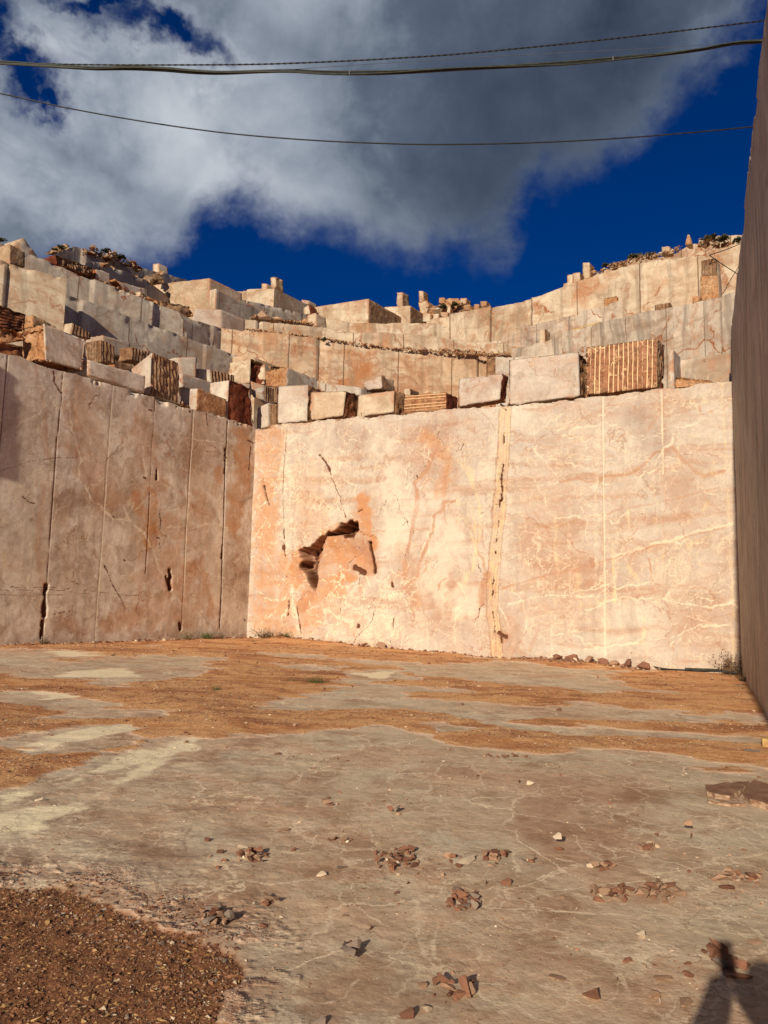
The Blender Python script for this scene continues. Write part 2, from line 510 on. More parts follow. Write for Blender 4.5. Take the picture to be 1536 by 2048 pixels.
M['red'] = rough_mat('red_earth_rough', (0.20, 0.055, 0.02), (0.34, 0.12, 0.045), (0.46, 0.22, 0.11), seed=1, smear=0.12)
M['ochre'] = rough_mat('ochre_rough', (0.34, 0.13, 0.05), (0.50, 0.25, 0.115), (0.62, 0.39, 0.22), seed=4)
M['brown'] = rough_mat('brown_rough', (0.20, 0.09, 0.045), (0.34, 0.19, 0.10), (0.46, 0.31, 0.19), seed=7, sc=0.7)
M['drill'] = rough_mat('drilled_face', (0.25, 0.105, 0.05), (0.40, 0.215, 0.115), (0.52, 0.34, 0.2), seed=9, flute=0.3, per=0.13, duty=0.5, bd=0.12, line=(0.60, 0.41, 0.25))
M['stripe'] = rough_mat('striped_face', (0.29, 0.115, 0.055), (0.39, 0.175, 0.09), (0.46, 0.235, 0.13), seed=12, flute=1.0, per=0.128, duty=0.25, bd=0.03,
                        line=(0.92, 0.68, 0.38), smear=0.08, scratch=0.8)
M['stripeh'] = rough_mat('striped_face_horizontal', (0.32, 0.12, 0.05), (0.42, 0.19, 0.09), (0.48, 0.25, 0.13), seed=15, flute=0.9, per=0.095, horiz=True,
                         duty=0.3, bd=0.03, line=(0.85, 0.60, 0.32), smear=0.1, scratch=0.3)
M['ribred'] = rough_mat('red_ribbed_face', (0.17, 0.045, 0.02), (0.27, 0.09, 0.04), (0.36, 0.16, 0.08), seed=18, flute=0.3, per=0.10, horiz=True, duty=0.5, bd=0.08,
                        line=(0.42, 0.2, 0.1), smear=0.0)
M['dark'] = rough_mat('dark_stained_rough', (0.085, 0.018, 0.008), (0.18, 0.042, 0.018), (0.30, 0.095, 0.042), seed=22, smear=0.0)
M['rubble'] = rough_mat('rubble_stone', (0.42, 0.24, 0.13), (0.58, 0.38, 0.22), (0.68, 0.5, 0.33), seed=25, sc=0.6, bd=0.05)


def simple(name, c, c2=None, rough=0.7, sc=6.0, bd=0.0, spec=0.3, metal=0.0, rnd=0.0):
    m, T, b = new_mat(name)
    tco = T.n('ShaderNodeTexCoord')
    c2 = c2 or tuple(x * 0.6 for x in c)
    nz = T.noise(tco.outputs['Object'], sc, 6, 0.65)
    col = T.mix(T.ss(nz, 0.35, 0.65), c2, c)
    if rnd:
        oi = T.n('ShaderNodeObjectInfo').outputs['Random']
        col = T.mix(1.0, col, T.ramp(oi, [(0.0, (1 - rnd,) * 3), (0.5, (1, 1, 1)), (1.0, (1 + rnd, 1 + rnd * 0.95, 1 + rnd * 0.85))]), 'MULTIPLY')
    T.set(b.inputs['Base Color'], col)
    b.inputs['Roughness'].default_value = rough
    b.inputs['Specular IOR Level'].default_value = spec
    b.inputs['Metallic'].default_value = metal
    if bd:
        bump(T, b, nz, 0.8, bd)
    return m


M['st_red'] = simple('loose_stone_red', (0.36, 0.175, 0.105), (0.20, 0.085, 0.05), sc=18, bd=0.006, rnd=0.3)
M['st_tan'] = simple('loose_stone_tan', (0.50, 0.33, 0.22), (0.32, 0.175, 0.105), sc=18, bd=0.006, rnd=0.2)
M['st_pale'] = simple('loose_stone_pale', (0.82, 0.70, 0.52), (0.58, 0.42, 0.29), sc=14, bd=0.006, rnd=0.12)
M['st_grey'] = simple('loose_stone_grey', (0.36, 0.29, 0.235), (0.22, 0.15, 0.11), sc=20, bd=0.005, rnd=0.3)
M['cable'] = simple('black_cable', (0.028, 0.03, 0.028), (0.014, 0.014, 0.016), rough=0.5, sc=3)
M['cable_g'] = simple('green_cable', (0.055, 0.062, 0.042), (0.03, 0.034, 0.024), rough=0.55, sc=5)
M['cable_w'] = simple('grey_cable', (0.12, 0.13, 0.15), (0.09, 0.09, 0.1), rough=0.55, sc=5)
M['leaf'] = simple('green_leaf', (0.12, 0.15, 0.035), (0.06, 0.09, 0.02), sc=12, rough=0.8)
M['dry'] = simple('dry_stem', (0.26, 0.17, 0.09), (0.13, 0.08, 0.045), sc=10, rough=0.9)
M['olive'] = simple('olive_leaf', (0.085, 0.085, 0.035), (0.04, 0.042, 0.018), sc=8, rough=0.9)
M['cloth'] = simple('dark_cloth', (0.06, 0.065, 0.09), (0.04, 0.04, 0.06), sc=30, rough=0.9)
M['skin'] = simple('skin', (0.5, 0.3, 0.2), (0.45, 0.26, 0.18), sc=8, rough=0.6)
M['phone'] = simple('phone_black', (0.02, 0.02, 0.02), (0.015, 0.015, 0.015), rough=0.3)
M['yellow'] = simple('yellow_stone', (0.62, 0.44, 0.16), (0.40, 0.24, 0.09), sc=9, bd=0.01)
# ------------------------------------------------------------------ ground plane and the three sawn faces
GA, GB = -0.0192, 0.0008


def gz(x, y):
    return GA * x + GB * y


def Pg(px, py, up=0.0):
    """where the sight line meets the quarry floor"""
    d = ray(px, py)
    t = (up - CAMZ) / (d.z - GA * d.x - GB * d.y)
    return Vector((d.x * t, d.y * t, CAMZ + d.z * t))


class Plane:
    """vertical plane through o with plan direction t; s runs along t, n points to the viewer"""
    def __init__(s, o, t):
        s.o = Vector((o[0], o[1], 0))
        s.t = Vector((t[0], t[1], 0)).normalized()
        s.n = Vector((s.t.y, -s.t.x, 0))

    def hit(s, px, py, off=0.0):
        d = ray(px, py)
        o = s.o + s.n * off
        k = (o - Vector((0, 0, CAMZ))).dot(s.n) / d.dot(s.n)
        return Vector((0, 0, CAMZ)) + d * k

    def sz(s, px, py):
        p = s.hit(px, py)
        return ((p - s.o).dot(s.t), p.z)

    def at(s, px, off=0.0):
        return s.hit(px, 1000, off).y


Lc = Vector((-4.60, 26.0, 0))
Rc = Vector((8.95, 18.9, 0))
BACK = Plane(Lc, Rc - Lc)
LEFT = Plane(Lc - Vector((math.sin(rad(35)), math.cos(rad(35)), 0)) * 24.0, (math.sin(rad(35)), math.cos(rad(35))))
WAZ = 22.9
RIGHT = Plane(Rc, (-math.sin(rad(WAZ)), -math.cos(rad(WAZ))))


class Paint:
    def __init__(s, pl, S, Z, seed):
        s.pl = pl
        P = np.stack([S, Z, np.full_like(S, seed * 7.7)], 1)
        a = fbm(P, 0.9, 4, 0.6, seed) - 0.5
        b = fbm(P + 31.0, 0.9, 4, 0.6, seed + 50) - 0.5
        a2 = fbm(P, 6.0, 3, 0.6, seed + 9) - 0.5
        b2 = fbm(P + 11.0, 6.0, 3, 0.6, seed + 60) - 0.5
        s.S0, s.Z0 = S, Z
        s.S, s.Z = S + 0.35 * a + 0.12 * a2, Z + 0.35 * b + 0.12 * b2
        s.ch = {k: np.zeros_like(S) for k in ('dk', 'og', 'cr', 'pl', 'rd', 'tn', 'cz', 'ws')}
        s.disp = np.zeros_like(S)
        s.mod = fbm(P + 5, 1.6, 3, 0.6, seed + 33)
        s.wv = fbm(P + 8, 3.5, 3, 0.6, seed + 39)
        s.hi = fbm(P + 3, 9.0, 3, 0.6, seed + 35)

    def _f(s, fx, pts):
        return [fx(*p) if fx else p for p in pts]

    def line(s, k, pts, w, a=1.0, fx=None, warp=1.0, breakup=0.0, depth=0.0):
        q = [s.pl.sz(*p) for p in s._f(fx, pts)]
        X = s.S0 + (s.S - s.S0) * warp
        Y = s.Z0 + (s.Z - s.Z0) * warp
        x0 = min(p[0] for p in q) - w - 0.6
        x1 = max(p[0] for p in q) + w + 0.6
        y0 = min(p[1] for p in q) - w - 0.6
        y1 = max(p[1] for p in q) + w + 0.6
        I = np.nonzero((X > x0) & (X < x1) & (Y > y0) & (Y < y1))[0]
        if len(I) == 0:
            return
        d = seg_dist(X[I], Y[I], q)
        if warp > 0.16:
            d = d / (0.12 + 1.9 * np.clip(s.wv[I], 0, 1) ** 1.2)
        f = a * sstep(d, w, w * 0.35)
        if breakup:
            f = f * sstep(s.mod[I] * 0.5 + s.hi[I] * 0.5, 0.5 * breakup, 0.5 * breakup + 0.12)
        s.ch[k][I] = np.maximum(s.ch[k][I], f)
        if depth:
            s.disp[I] = np.maximum(s.disp[I], depth * f)

    def poly(s, k, pts, soft, a=1.0, fx=None, warp=1.0):
        q = [s.pl.sz(*p) for p in s._f(fx, pts)]
        X = s.S0 + (s.S - s.S0) * warp
        Y = s.Z0 + (s.Z - s.Z0) * warp
        d = seg_dist(X, Y, q, True)
        f = a * sstep(d, -soft, soft)
        if k:
            s.ch[k] = np.maximum(s.ch[k], f)
        return d


def face_grid(pl, ss, ztop, nz, zbot, name, mats, paint, seed, label, cat, base_amp=0.03, back=3.0):
    ss = np.asarray(ss)
    nu = len(ss)
    zt = np.array([ztop(v) for v in ss])
    zt = zt + (fbm(np.stack([ss, ss * 0, ss * 0], 1), 2.2, 4, 0.6, seed) - 0.5) * 0.16
    v = np.linspace(0, 1, nz)
    S = np.repeat(ss[:, None], nz, 1)
    Z = zbot + (zt[:, None] - zbot) * v[None, :]
    Sf, Zf = S.ravel(), Z.ravel()
    pt = Paint(pl, Sf, Zf, seed)
    if paint:
        paint(pt)
    P = np.stack([Sf, Zf, Sf * 0 + seed], 1)
    disp = pt.disp + (fbm(P, 0.5, 3, 0.5, seed + 2) - 0.5) * base_amp + (fbm(P, 4.0, 3, 0.6, seed + 3) - 0.5) * base_amp * 0.35
    # broken upper arris
    e = np.repeat(zt[:, None], nz, 1).ravel() - Zf
    chip = sstep(fbm(P, 2.6, 4, 0.65, seed + 4), 0.52, 0.66)
    disp = disp + 0.12 * chip * sstep(e, 0.20, 0.0)
    o = np.array(pl.o[:])
    t = np.array(pl.t[:])
    n = np.array(pl.n[:])
    V = o[None, :] + Sf[:, None] * t[None, :] - disp[:, None] * n[None, :]
    V[:, 2] += Zf
    F1 = grid_faces(nu, nz)
    uv = np.stack([Sf, Zf], 1)
    # top surface running back
    top = V.reshape(nu, nz, 3)[:, -1, :]
    nb = 5
    tb = []
    for k in range(1, nb + 1):
        q = top - n[None, :] * back * (k / nb) ** 1.5
        q = q + np.array([0, 0, 1])[None, :] * (-0.04)
        tb.append(q)
    TB = np.stack([top] + tb, 1)
    off = len(V)
    V2 = TB.reshape(-1, 3)
    F2 = grid_faces(nu, nb + 1, off)
    Vall = np.concatenate([V, V2])
    Fall = np.concatenate([F1, F2])
    uvv = np.concatenate([uv, np.stack([np.repeat(ss, nb + 1), np.tile(np.linspace(0, back, nb + 1), nu)], 1)])
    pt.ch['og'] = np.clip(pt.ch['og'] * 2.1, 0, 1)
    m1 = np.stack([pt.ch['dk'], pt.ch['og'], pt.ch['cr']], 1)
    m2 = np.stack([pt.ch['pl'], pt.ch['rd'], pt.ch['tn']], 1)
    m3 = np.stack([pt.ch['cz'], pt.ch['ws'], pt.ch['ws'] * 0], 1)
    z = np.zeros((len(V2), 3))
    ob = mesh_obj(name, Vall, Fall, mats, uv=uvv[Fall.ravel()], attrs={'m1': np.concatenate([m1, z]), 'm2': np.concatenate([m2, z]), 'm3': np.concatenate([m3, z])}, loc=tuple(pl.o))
    tag(ob, label, cat)
    return ob


def topfun(pl, pts):
    q = sorted(pl.sz(*p) for p in pts)
    xs = [a[0] for a in q]
    zs = [a[1] for a in q]
    return lambda s_: float(np.interp(s_, xs, zs))


BT = topfun(BACK, [(515, 857), (560, 850), (620, 843), (700, 836), (800, 829), (915, 818), (1010, 812), (1100, 803), (1165, 797), (1250, 788), (1330, 778), (1400, 770), (1453, 766)])
LT = topfun(LEFT, [(0, 704), (30, 712), (60, 722), (95, 735), (150, 745), (250, 779), (370, 813), (460, 838), (515, 857)])


def paint_back(p):
    z6 = lambda x, y: (480 + x / 2.844, 800 + y / 2.844)
    z7 = lambda x, y: (960 + x / 2.667, 760 + y / 2.667)
    # the cave: a scooped hollow, deepest under its upper lip
    cave = [(330, 862), (365, 852), (400, 845), (430, 810), (455, 785), (520, 745), (575, 712), (630, 685), (662, 692), (668, 745), (640, 788), (600, 782), (555, 772), (505, 775), (478, 812), (463, 870), (448, 950),
            (448, 1010), (428, 1085), (405, 1045), (375, 985), (338, 960), (345, 915)]
    d = p.poly(None, cave, 0.05, fx=z6, warp=0.55) + (fbm(np.stack([p.S0, p.Z0, p.S0 * 0], 1), 5.0, 3, 0.6, 123) - 0.5) * 0.22
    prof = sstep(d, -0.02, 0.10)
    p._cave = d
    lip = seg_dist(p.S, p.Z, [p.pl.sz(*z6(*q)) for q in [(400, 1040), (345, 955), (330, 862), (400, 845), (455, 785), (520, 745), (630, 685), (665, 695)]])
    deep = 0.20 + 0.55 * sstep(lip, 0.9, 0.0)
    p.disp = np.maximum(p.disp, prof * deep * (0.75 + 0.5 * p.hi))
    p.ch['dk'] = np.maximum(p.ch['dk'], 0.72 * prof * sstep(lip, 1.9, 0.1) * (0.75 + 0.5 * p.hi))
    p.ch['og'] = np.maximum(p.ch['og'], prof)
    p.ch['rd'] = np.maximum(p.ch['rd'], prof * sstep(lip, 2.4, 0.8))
    # smooth hollow to the right and below, feathering out
    d2 = p.poly(None, [(470, 800), (560, 775), (650, 790), (735, 800), (770, 960), (730, 1000), (640, 990), (560, 1060), (440, 1090), (450, 950)], 0.1, fx=z6)
    p.disp = np.maximum(p.disp, 0.17 * sstep(d2, -0.15, 0.55))
    p.ch['og'] = np.maximum(p.ch['og'], 0.42 * sstep(d2, -0.35, 0.3))
    p.line('dk', [(735, 812), (748, 880), (762, 975)], 0.10, 1.0, z6, 0.4, depth=0.25)
    p.line('rd', [(690, 820), (725, 880), (735, 970), (680, 965)], 0.26, 0.95, z6)
    p.line('dk', [(645, 955), (695, 985)], 0.12, 0.9, z6, 0.5, depth=0.18)
    p.line('dk', [(675, 985), (675, 1050)], 0.02, 0.8, z6, 0.5)
    p.line('rd', [(430, 1080), (350, 1140), (360, 1200)], 0.16, 0.6, z6)
    p.line('og', [(690, 560), (700, 700), (740, 830)], 0.42, 0.5, z6)
    p.line('og', [(330, 1000), (420, 1100), (560, 1050)], 0.7, 0.4, z6)
    p.line('og', [(560, 820), (640, 900), (600, 980)], 0.8, 0.5, z6)
    p.line('og', [(120, 300), (160, 420), (130, 620)], 0.5, 0.36, z6)
    p.line('og', [(430, 1240), (250, 1280), (120, 1180)], 0.6, 0.32, z6)
    p.line('og', [(240, 900), (260, 1200)], 0.45, 0.36, z6)
    p.line('og', [(200, 380), (130, 420)], 0.5, 0.3, z6)
    p.line('og', [(330, 880), (310, 960), (430, 1080), (360, 1180)], 0.35, 0.5, z6)
    p.line('og', [(655, 640), (690, 620)], 0.12, 0.8, z6)
    p.line('dk', [(668, 632), (692, 618)], 0.035, 0.8, z6, 0.4, depth=0.05)
    for a in ([(110, 900), (130, 1050)], [(880, 1010), (860, 1060)], [(330, 250), (470, 290)]):
        p.line('rd', a, 0.12, 0.45, z6, breakup=0.9)
    for q in ([(130, 455), (128, 480)], [(132, 495), (145, 545), (163, 598)]):
        p.line('dk', q, 0.055 if len(q) > 2 else 0.02, 1, z6, 0.4, depth=0.18)
    p.line('dk', [(163, 598), (180, 650), (200, 760)], 0.015, 0.6, z6, 0.7, breakup=0.85)
    p.line('dk', [(452, 312), (488, 350), (508, 400)], 0.05, 0.9, z6, 0.6, breakup=0.75, depth=0.07)
    p.line('dk', [(508, 400), (545, 500), (570, 590), (605, 675)], 0.022, 0.8, z6, 0.8, breakup=0.7, depth=0.03)
    p.line('dk', [(268, 150), (256, 300), (247, 450), (246, 600), (250, 700)], 0.016, 0.75, z6, 0.2)
    p.line('dk', [(250, 700), (250, 880), (262, 1000), (285, 1120), (270, 1290)], 0.05, 0.85, z6, 0.7, breakup=0.95, depth=0.06)
    p.line('dk', [(322, 1150), (335, 1250), (350, 1340)], 0.025, 0.8, z6, 0.6, breakup=0.7, depth=0.03)
    p.line('dk', [(330, 700), (332, 850)], 0.012, 0.6, z6, 0.8, breakup=0.8)
    p.line('dk', [(870, 500), (790, 650), (740, 760)], 0.014, 0.6, z6, 0.8)
    p.line('dk', [(1460, 520), (1400, 570), (1370, 620)], 0.012, 0.5, z6, 0.8)
    p.line('rd', [(1160, 620), (1165, 690), (1175, 720)], 0.02, 0.8, z6)
    p.line('dk', [(875, 1240), (870, 1290)], 0.03, 0.7, z6, 0.5)
    for xx, yy, r in ((245, 835, .07), (255, 880, .05), (670, 1280, .06), (560, 1190, .04), (1015, 437, .03), (870, 1050, .08)):
        p.line('dk', [(xx, yy - 6), (xx + 2, yy + 8)], r, 0.8, z6, 0.8, depth=0.04)
    # terracotta veins
    p.line('rd', [(1135, 250), (1105, 310), (1085, 380), (1045, 425), (1000, 478), (1018, 560), (1000, 650), (975, 770), (955, 850), (940, 920), (942, 1000)], 0.115, 0.75, z6, 0.8)
    p.line('rd', [(1225, 570), (1165, 575), (1160, 622), (1110, 655), (1095, 745), (1070, 830), (1030, 920), (1012, 1010)], 0.075, 0.72, z6, 0.8)
    p.line('rd', [(930, 930), (1000, 930), (985, 1060), (960, 1100)], 0.16, 0.5, z6)
    p.line('rd', [(1400, 990), (1375, 1090), (1372, 1170)], 0.14, 0.75, z6)
    p.line('rd', [(1350, 860), (1395, 980)], 0.06, 0.6, z6)
    p.line('og', [(1060, 210), (1120, 260), (1200, 330), (1150, 520)], 0.3, 0.3, z6)
    p.line('og', [(900, 850), (960, 1050), (1010, 1150)], 0.3, 0.25, z6)
    # curved yellow scars of the saw
    for q, wd, a in (([(1225, 320), (1280, 400), (1330, 490), (1362, 590), (1370, 700), (1355, 800), (1330, 900), (1300, 980), (1262, 1055)], 0.07, 0.75),
                     ([(1238, 300), (1300, 400), (1345, 500)], 0.16, 0.55), ([(1235, 560), (1275, 660), (1320, 780), (1345, 860)], 0.05, 0.8),
                     ([(1305, 590), (1335, 700), (1345, 830), (1320, 960), (1280, 1040)], 0.09, 0.6), ([(1340, 560), (1290, 620)], 0.03, 0.5),
                     ([(1220, 520), (1290, 620), (1330, 760)], 0.03, 0.6), ([(1200, 260), (1180, 300)], 0.2, 0.35)):
        p.line('cr', q, wd, a, z6, 0.35, breakup=0.45)
    # tall yellow seam with a slot down its middle
    seam = [(137, 150), (128, 300), (112, 480), (103, 620), (90, 800), (76, 960), (66, 1080), (62, 1230), (84, 1400), (92, 1540)]
    ax = [p.pl.sz(*z7(*q)) for q in seam]
    d = seg_dist(p.S0 + (p.S - p.S0) * 0.5, p.Z0 + (p.Z - p.Z0) * 0.5, ax)
    f = sstep(d / (0.7 + 0.5 * p.wv), 0.21, 0.16)
    p.ch['cr'] = np.maximum(p.ch['cr'], f * (0.30 + 0.5 * np.abs(np.sin(d * 42)) * p.hi * 1.6))
    p.ch['og'] = np.maximum(p.ch['og'] * (1 - f), f * 0.2 * (0.4 + p.mod))
    p.disp = np.maximum(p.disp, f * (0.035 + 0.045 * np.abs(np.sin(d * 26.0))) )
    p.ch['rd'] = np.maximum(p.ch['rd'], 0.6 * sstep(np.abs(d - 0.18), 0.03, 0.0))
    p.line('dk', [(x - 3, y) for x, y in seam], 0.035, 1, z7, 0.6, breakup=0.97, depth=0.16)
    p.line('dk', [(114, 440), (110, 520), (108, 640)], 0.04, 1, z7, 0.5, breakup=0.55, depth=0.2)
    p.line('dk', [(95, 1355), (140, 1375)], 0.07, 0.8, z7, 0.6, depth=0.12)
    p.line('dk', [(110, 1360), (112, 1410)], 0.05, 0.7, z7, 0.6, depth=0.08)
    p.line('rd', [(90, 1350), (160, 1375), (120, 1400)], 0.1, 0.6, z7)
    # right half
    p.line('rd', [(430, 545), (520, 520), (570, 545), (620, 540), (680, 516), (790, 500), (850, 480), (900, 425), (935, 390), (985, 373), (1030, 362), (1080, 420), (1130, 468), (1170, 495), (1215, 510), (1310, 488)], 0.06, 0.62, z7, 0.6, breakup=0.4)
    p.line('rd', [(700, 516), (790, 500), (850, 478)], 0.09, 0.45, z7, 0.6)
    p.line('rd', [(1030, 362), (1090, 430), (1210, 510), (1300, 492)], 0.10, 0.4, z7, 0.6)
    p.line('rd', [(120, 1115), (350, 1050), (480, 1010), (640, 970), (780, 930), (1000, 862), (1160, 820), (1330, 768)], 0.04, 0.7, z7, 0.5)
    p.line('rd', [(250, 1090), (480, 1020), (660, 975), (780, 940), (960, 890)], 0.13, 0.33, z7, 0.5)
    p.line('pl', [(700, 945), (900, 880), (1080, 830), (1200, 790), (1330, 762)], 0.075, 0.6, z7, 0.8, breakup=0.6)
    for q, wd, a in (([(150, 880), (500, 760), (700, 710), (1000, 640), (1290, 570)], 0.035, 0.5), ([(150, 1290), (500, 1215), (900, 1140), (1330, 1030)], 0.14, 0.25),
                     ([(345, 270), (420, 262), (480, 240), (560, 205), (640, 160), (700, 105), (740, 75)], 0.03, 0.65), ([(650, 130), (790, 130), (840, 152), (940, 108)], 0.025, 0.6),
                     ([(900, 950), (908, 1040), (925, 1112)], 0.03, 0.7), ([(1088, 850), (1115, 930), (1140, 985)], 0.02, 0.6), ([(420, 1030), (395, 1132)], 0.018, 0.6),
                     ([(275, 700), (330, 770), (388, 850), (390, 920), (460, 1005)], 0.025, 0.55), ([(580, 850), (595, 950), (580, 1100)], 0.02, 0.4),
                     ([(890, 280), (950, 190)], 0.06, 0.5), ([(1185, 145), (1190, 170)], 0.05, 0.8), ([(1028, 1390), (1030, 1435)], 0.05, 0.75),
                     ([(980, 380), (985, 700), (985, 960)], 0.025, 0.6), ([(1180, 1500), (1050, 1490)], 0.04, 0.5), ([(270, 1440), (310, 1340)], 0.08, 0.4),
                     ([(480, 1390), (500, 1410)], 0.04, 0.6), ([(1240, 150), (1265, 210), (1280, 260)], 0.02, 0.6), ([(180, 420), (240, 540), (250, 800)], 0.02, 0.35)):
        p.line('rd', q, wd, a, z7, 0.8)
    for q, wd, a in (([(160, 400), (400, 408), (640, 412), (960, 432)], 0.02, 0.7), ([(275, 365), (440, 540)], 0.04, 0.6), ([(0, 225), (300, 250), (480, 370)], 0.02, 0.55),
                     ([(150, 1212), (350, 1165), (600, 1145)], 0.05, 0.7), ([(560, 1225), (760, 1165), (950, 1160), (1240, 1215), (1340, 1175)], 0.05, 0.7),
                     ([(380, 1372), (520, 1350), (640, 1330)], 0.045, 0.8), ([(560, 1452), (700, 1425), (830, 1398)], 0.05, 0.9), ([(900, 1372), (1100, 1335), (1330, 1290)], 0.035, 0.8),
                     ([(1110, 1265), (1210, 1300), (1330, 1300)], 0.03, 0.6), ([(170, 1135), (225, 1190), (238, 1300), (235, 1400)], 0.035, 0.85), ([(100, 1200), (150, 1340)], 0.035, 0.7),
                     ([(780, 500), (830, 400), (880, 290)], 0.02, 0.4), ([(150, 960), (300, 900), (480, 950)], 0.04, 0.5), ([(180, 590), (420, 552)], 0.03, 0.6),
                     ([(700, 1060), (720, 1140), (740, 1200)], 0.03, 0.7), ([(540, 680), (570, 760), (570, 850)], 0.03, 0.8), ([(940, 280), (1100, 290), (1180, 300)], 0.02, 0.6),
                     ([(990, 355), (1030, 350), (1035, 305)], 0.05, 0.8), ([(1210, 590), (1320, 635)], 0.02, 0.8), ([(760, 820), (790, 850), (800, 890)], 0.04, 0.7)):
        p.line('pl', q, wd * 0.7, a, z7, 1.0, breakup=0.6)
    for q, wd, a in (([(400, 740), (412, 1000)], 0.12, 0.5), ([(515, 1040), (545, 1200)], 0.17, 0.5), ([(707, 895), (716, 1190)], 0.085, 0.75), ([(790, 650), (800, 780)], 0.075, 0.7),
                     ([(790, 1000), (850, 1080)], 0.10, 0.6), ([(1090, 880), (1180, 855), (1240, 820)], 0.09, 0.5), ([(930, 700), (950, 800)], 0.14, 0.5), ([(868, 1240), (870, 1400)], 0.09, 0.5),
                     ([(1190, 690), (1220, 655)], 0.07, 0.7), ([(340, 590), (360, 700)], 0.10, 0.35), ([(740, 300), (750, 380)], 0.06, 0.6), ([(910, 570), (940, 660)], 0.09, 0.5),
                     ([(420, 280), (540, 250), (560, 300)], 0.18, 0.35), ([(1240, 130), (1255, 480)], 0.16, 0.28), ([(540, 1240), (550, 1290)], 0.06, 0.6), ([(1050, 680), (1060, 740)], 0.06, 0.4)):
        p.line('cr', q, wd, a, z7, 0.5, breakup=0.7)
    p.line('pl', [(630, 140), (622, 700), (618, 1140)], 0.09, 0.32, z7, 0.15, breakup=0.5)
    p.line('pl', [(655, 90), (662, 700), (668, 1470)], 0.03, 0.8, z7, 0.08)
    p.line('rd', [(648, 90), (655, 700), (661, 1300)], 0.012, 0.55, z7, 0.08)
    p.line('pl', [(968, 55), (978, 500)], 0.03, 0.65, z7, 0.08)
    p.line('rd', [(977, 55), (985, 500)], 0.014, 0.6, z7, 0.08)
    p.line('cr', [(1290, 20), (1318, 500), (1340, 1000), (1362, 1520)], 0.06, 0.45, z7, 0.25, breakup=0.4)
    # warm left third, white crazing
    for q, wd, a in (([(170, 200), (150, 700), (150, 1250)], 0.75, 0.36), ([(380, 420), (420, 700)], 0.9, 0.16), ([(480, 1180), (640, 1260)], 0.5, 0.2)):
        p.line('og', q, wd, a, z6, 1.0)
    rs = random.Random(3)
    for k in range(230):
        x = rs.uniform(100, 620)
        y = rs.uniform(240, 1290)
        if rs.random() < 0.3:
            x, y = rs.uniform(480, 980), rs.uniform(1030, 1380)
        a = rs.uniform(0, 6.28)
        q = [(x, y)]
        for j in range(4):
            a += rs.uniform(-0.9, 0.9)
            q.append((q[-1][0] + math.cos(a) * rs.uniform(12, 42), q[-1][1] + math.sin(a) * rs.uniform(12, 42)))
        p.line('pl', q, rs.uniform(0.018, 0.034), rs.uniform(0.5, 0.8), z6, 1.6, breakup=rs.uniform(0.6, 0.95))
    for q, wd in (([(100, 370), (220, 320)], .05), ([(110, 405), (210, 410)], .05), ([(110, 1095), (170, 1130), (270, 1130)], .07), ([(280, 360), (330, 500)], .03), ([(120, 800), (210, 1010)], .04),
                  ([(300, 1060), (340, 1330)], .09), ([(810, 960), (1020, 1015)], .03), ([(720, 160), (1180, 370)], .03), ([(520, 1020), (600, 1060), (640, 1040)], .14), ([(480, 1200), (640, 1260)], .14),
                  ([(780, 1000), (810, 1080), (780, 1150)], .08), ([(640, 1290), (700, 1300), (790, 1290)], .1)):
        p.line('pl', q, wd * 0.75, 0.7, z6, 1.4, breakup=0.75)
    p.line('tn', [(560, 180), (720, 220)], 0.5, 0.4, z6)
    p.line('tn', [(1100, 170), (1180, 150)], 0.5, 0.35, z6)
    p.line('tn', [(850, 200), (960, 330)], 0.6, 0.4, z7)


def threads(p, fx, seed, n_, box, ang_, kinds, lo=4, hi=12):
    r_ = random.Random(seed)
    for k in range(n_):
        x, y = r_.uniform(box[0], box[2]), r_.uniform(box[1], box[3])
        a = rad(r_.gauss(ang_, 16))
        if r_.random() < 0.25:
            a = r_.uniform(0, 3.14)
        q = [(x, y)]
        for j in range(r_.randint(lo, hi)):
            a2 = a + r_.gauss(0, 0.45)
            st = r_.uniform(14, 42)
            q.append((q[-1][0] + math.cos(a2) * st, q[-1][1] - math.sin(a2) * st))
        kd = r_.choice(kinds)
        p.line(kd, q, 0.014 if kd == 'dk' else r_.uniform(0.020, 0.032), r_.uniform(0.35, 0.75), fx, 0.9, breakup=r_.uniform(0.3, 0.85))


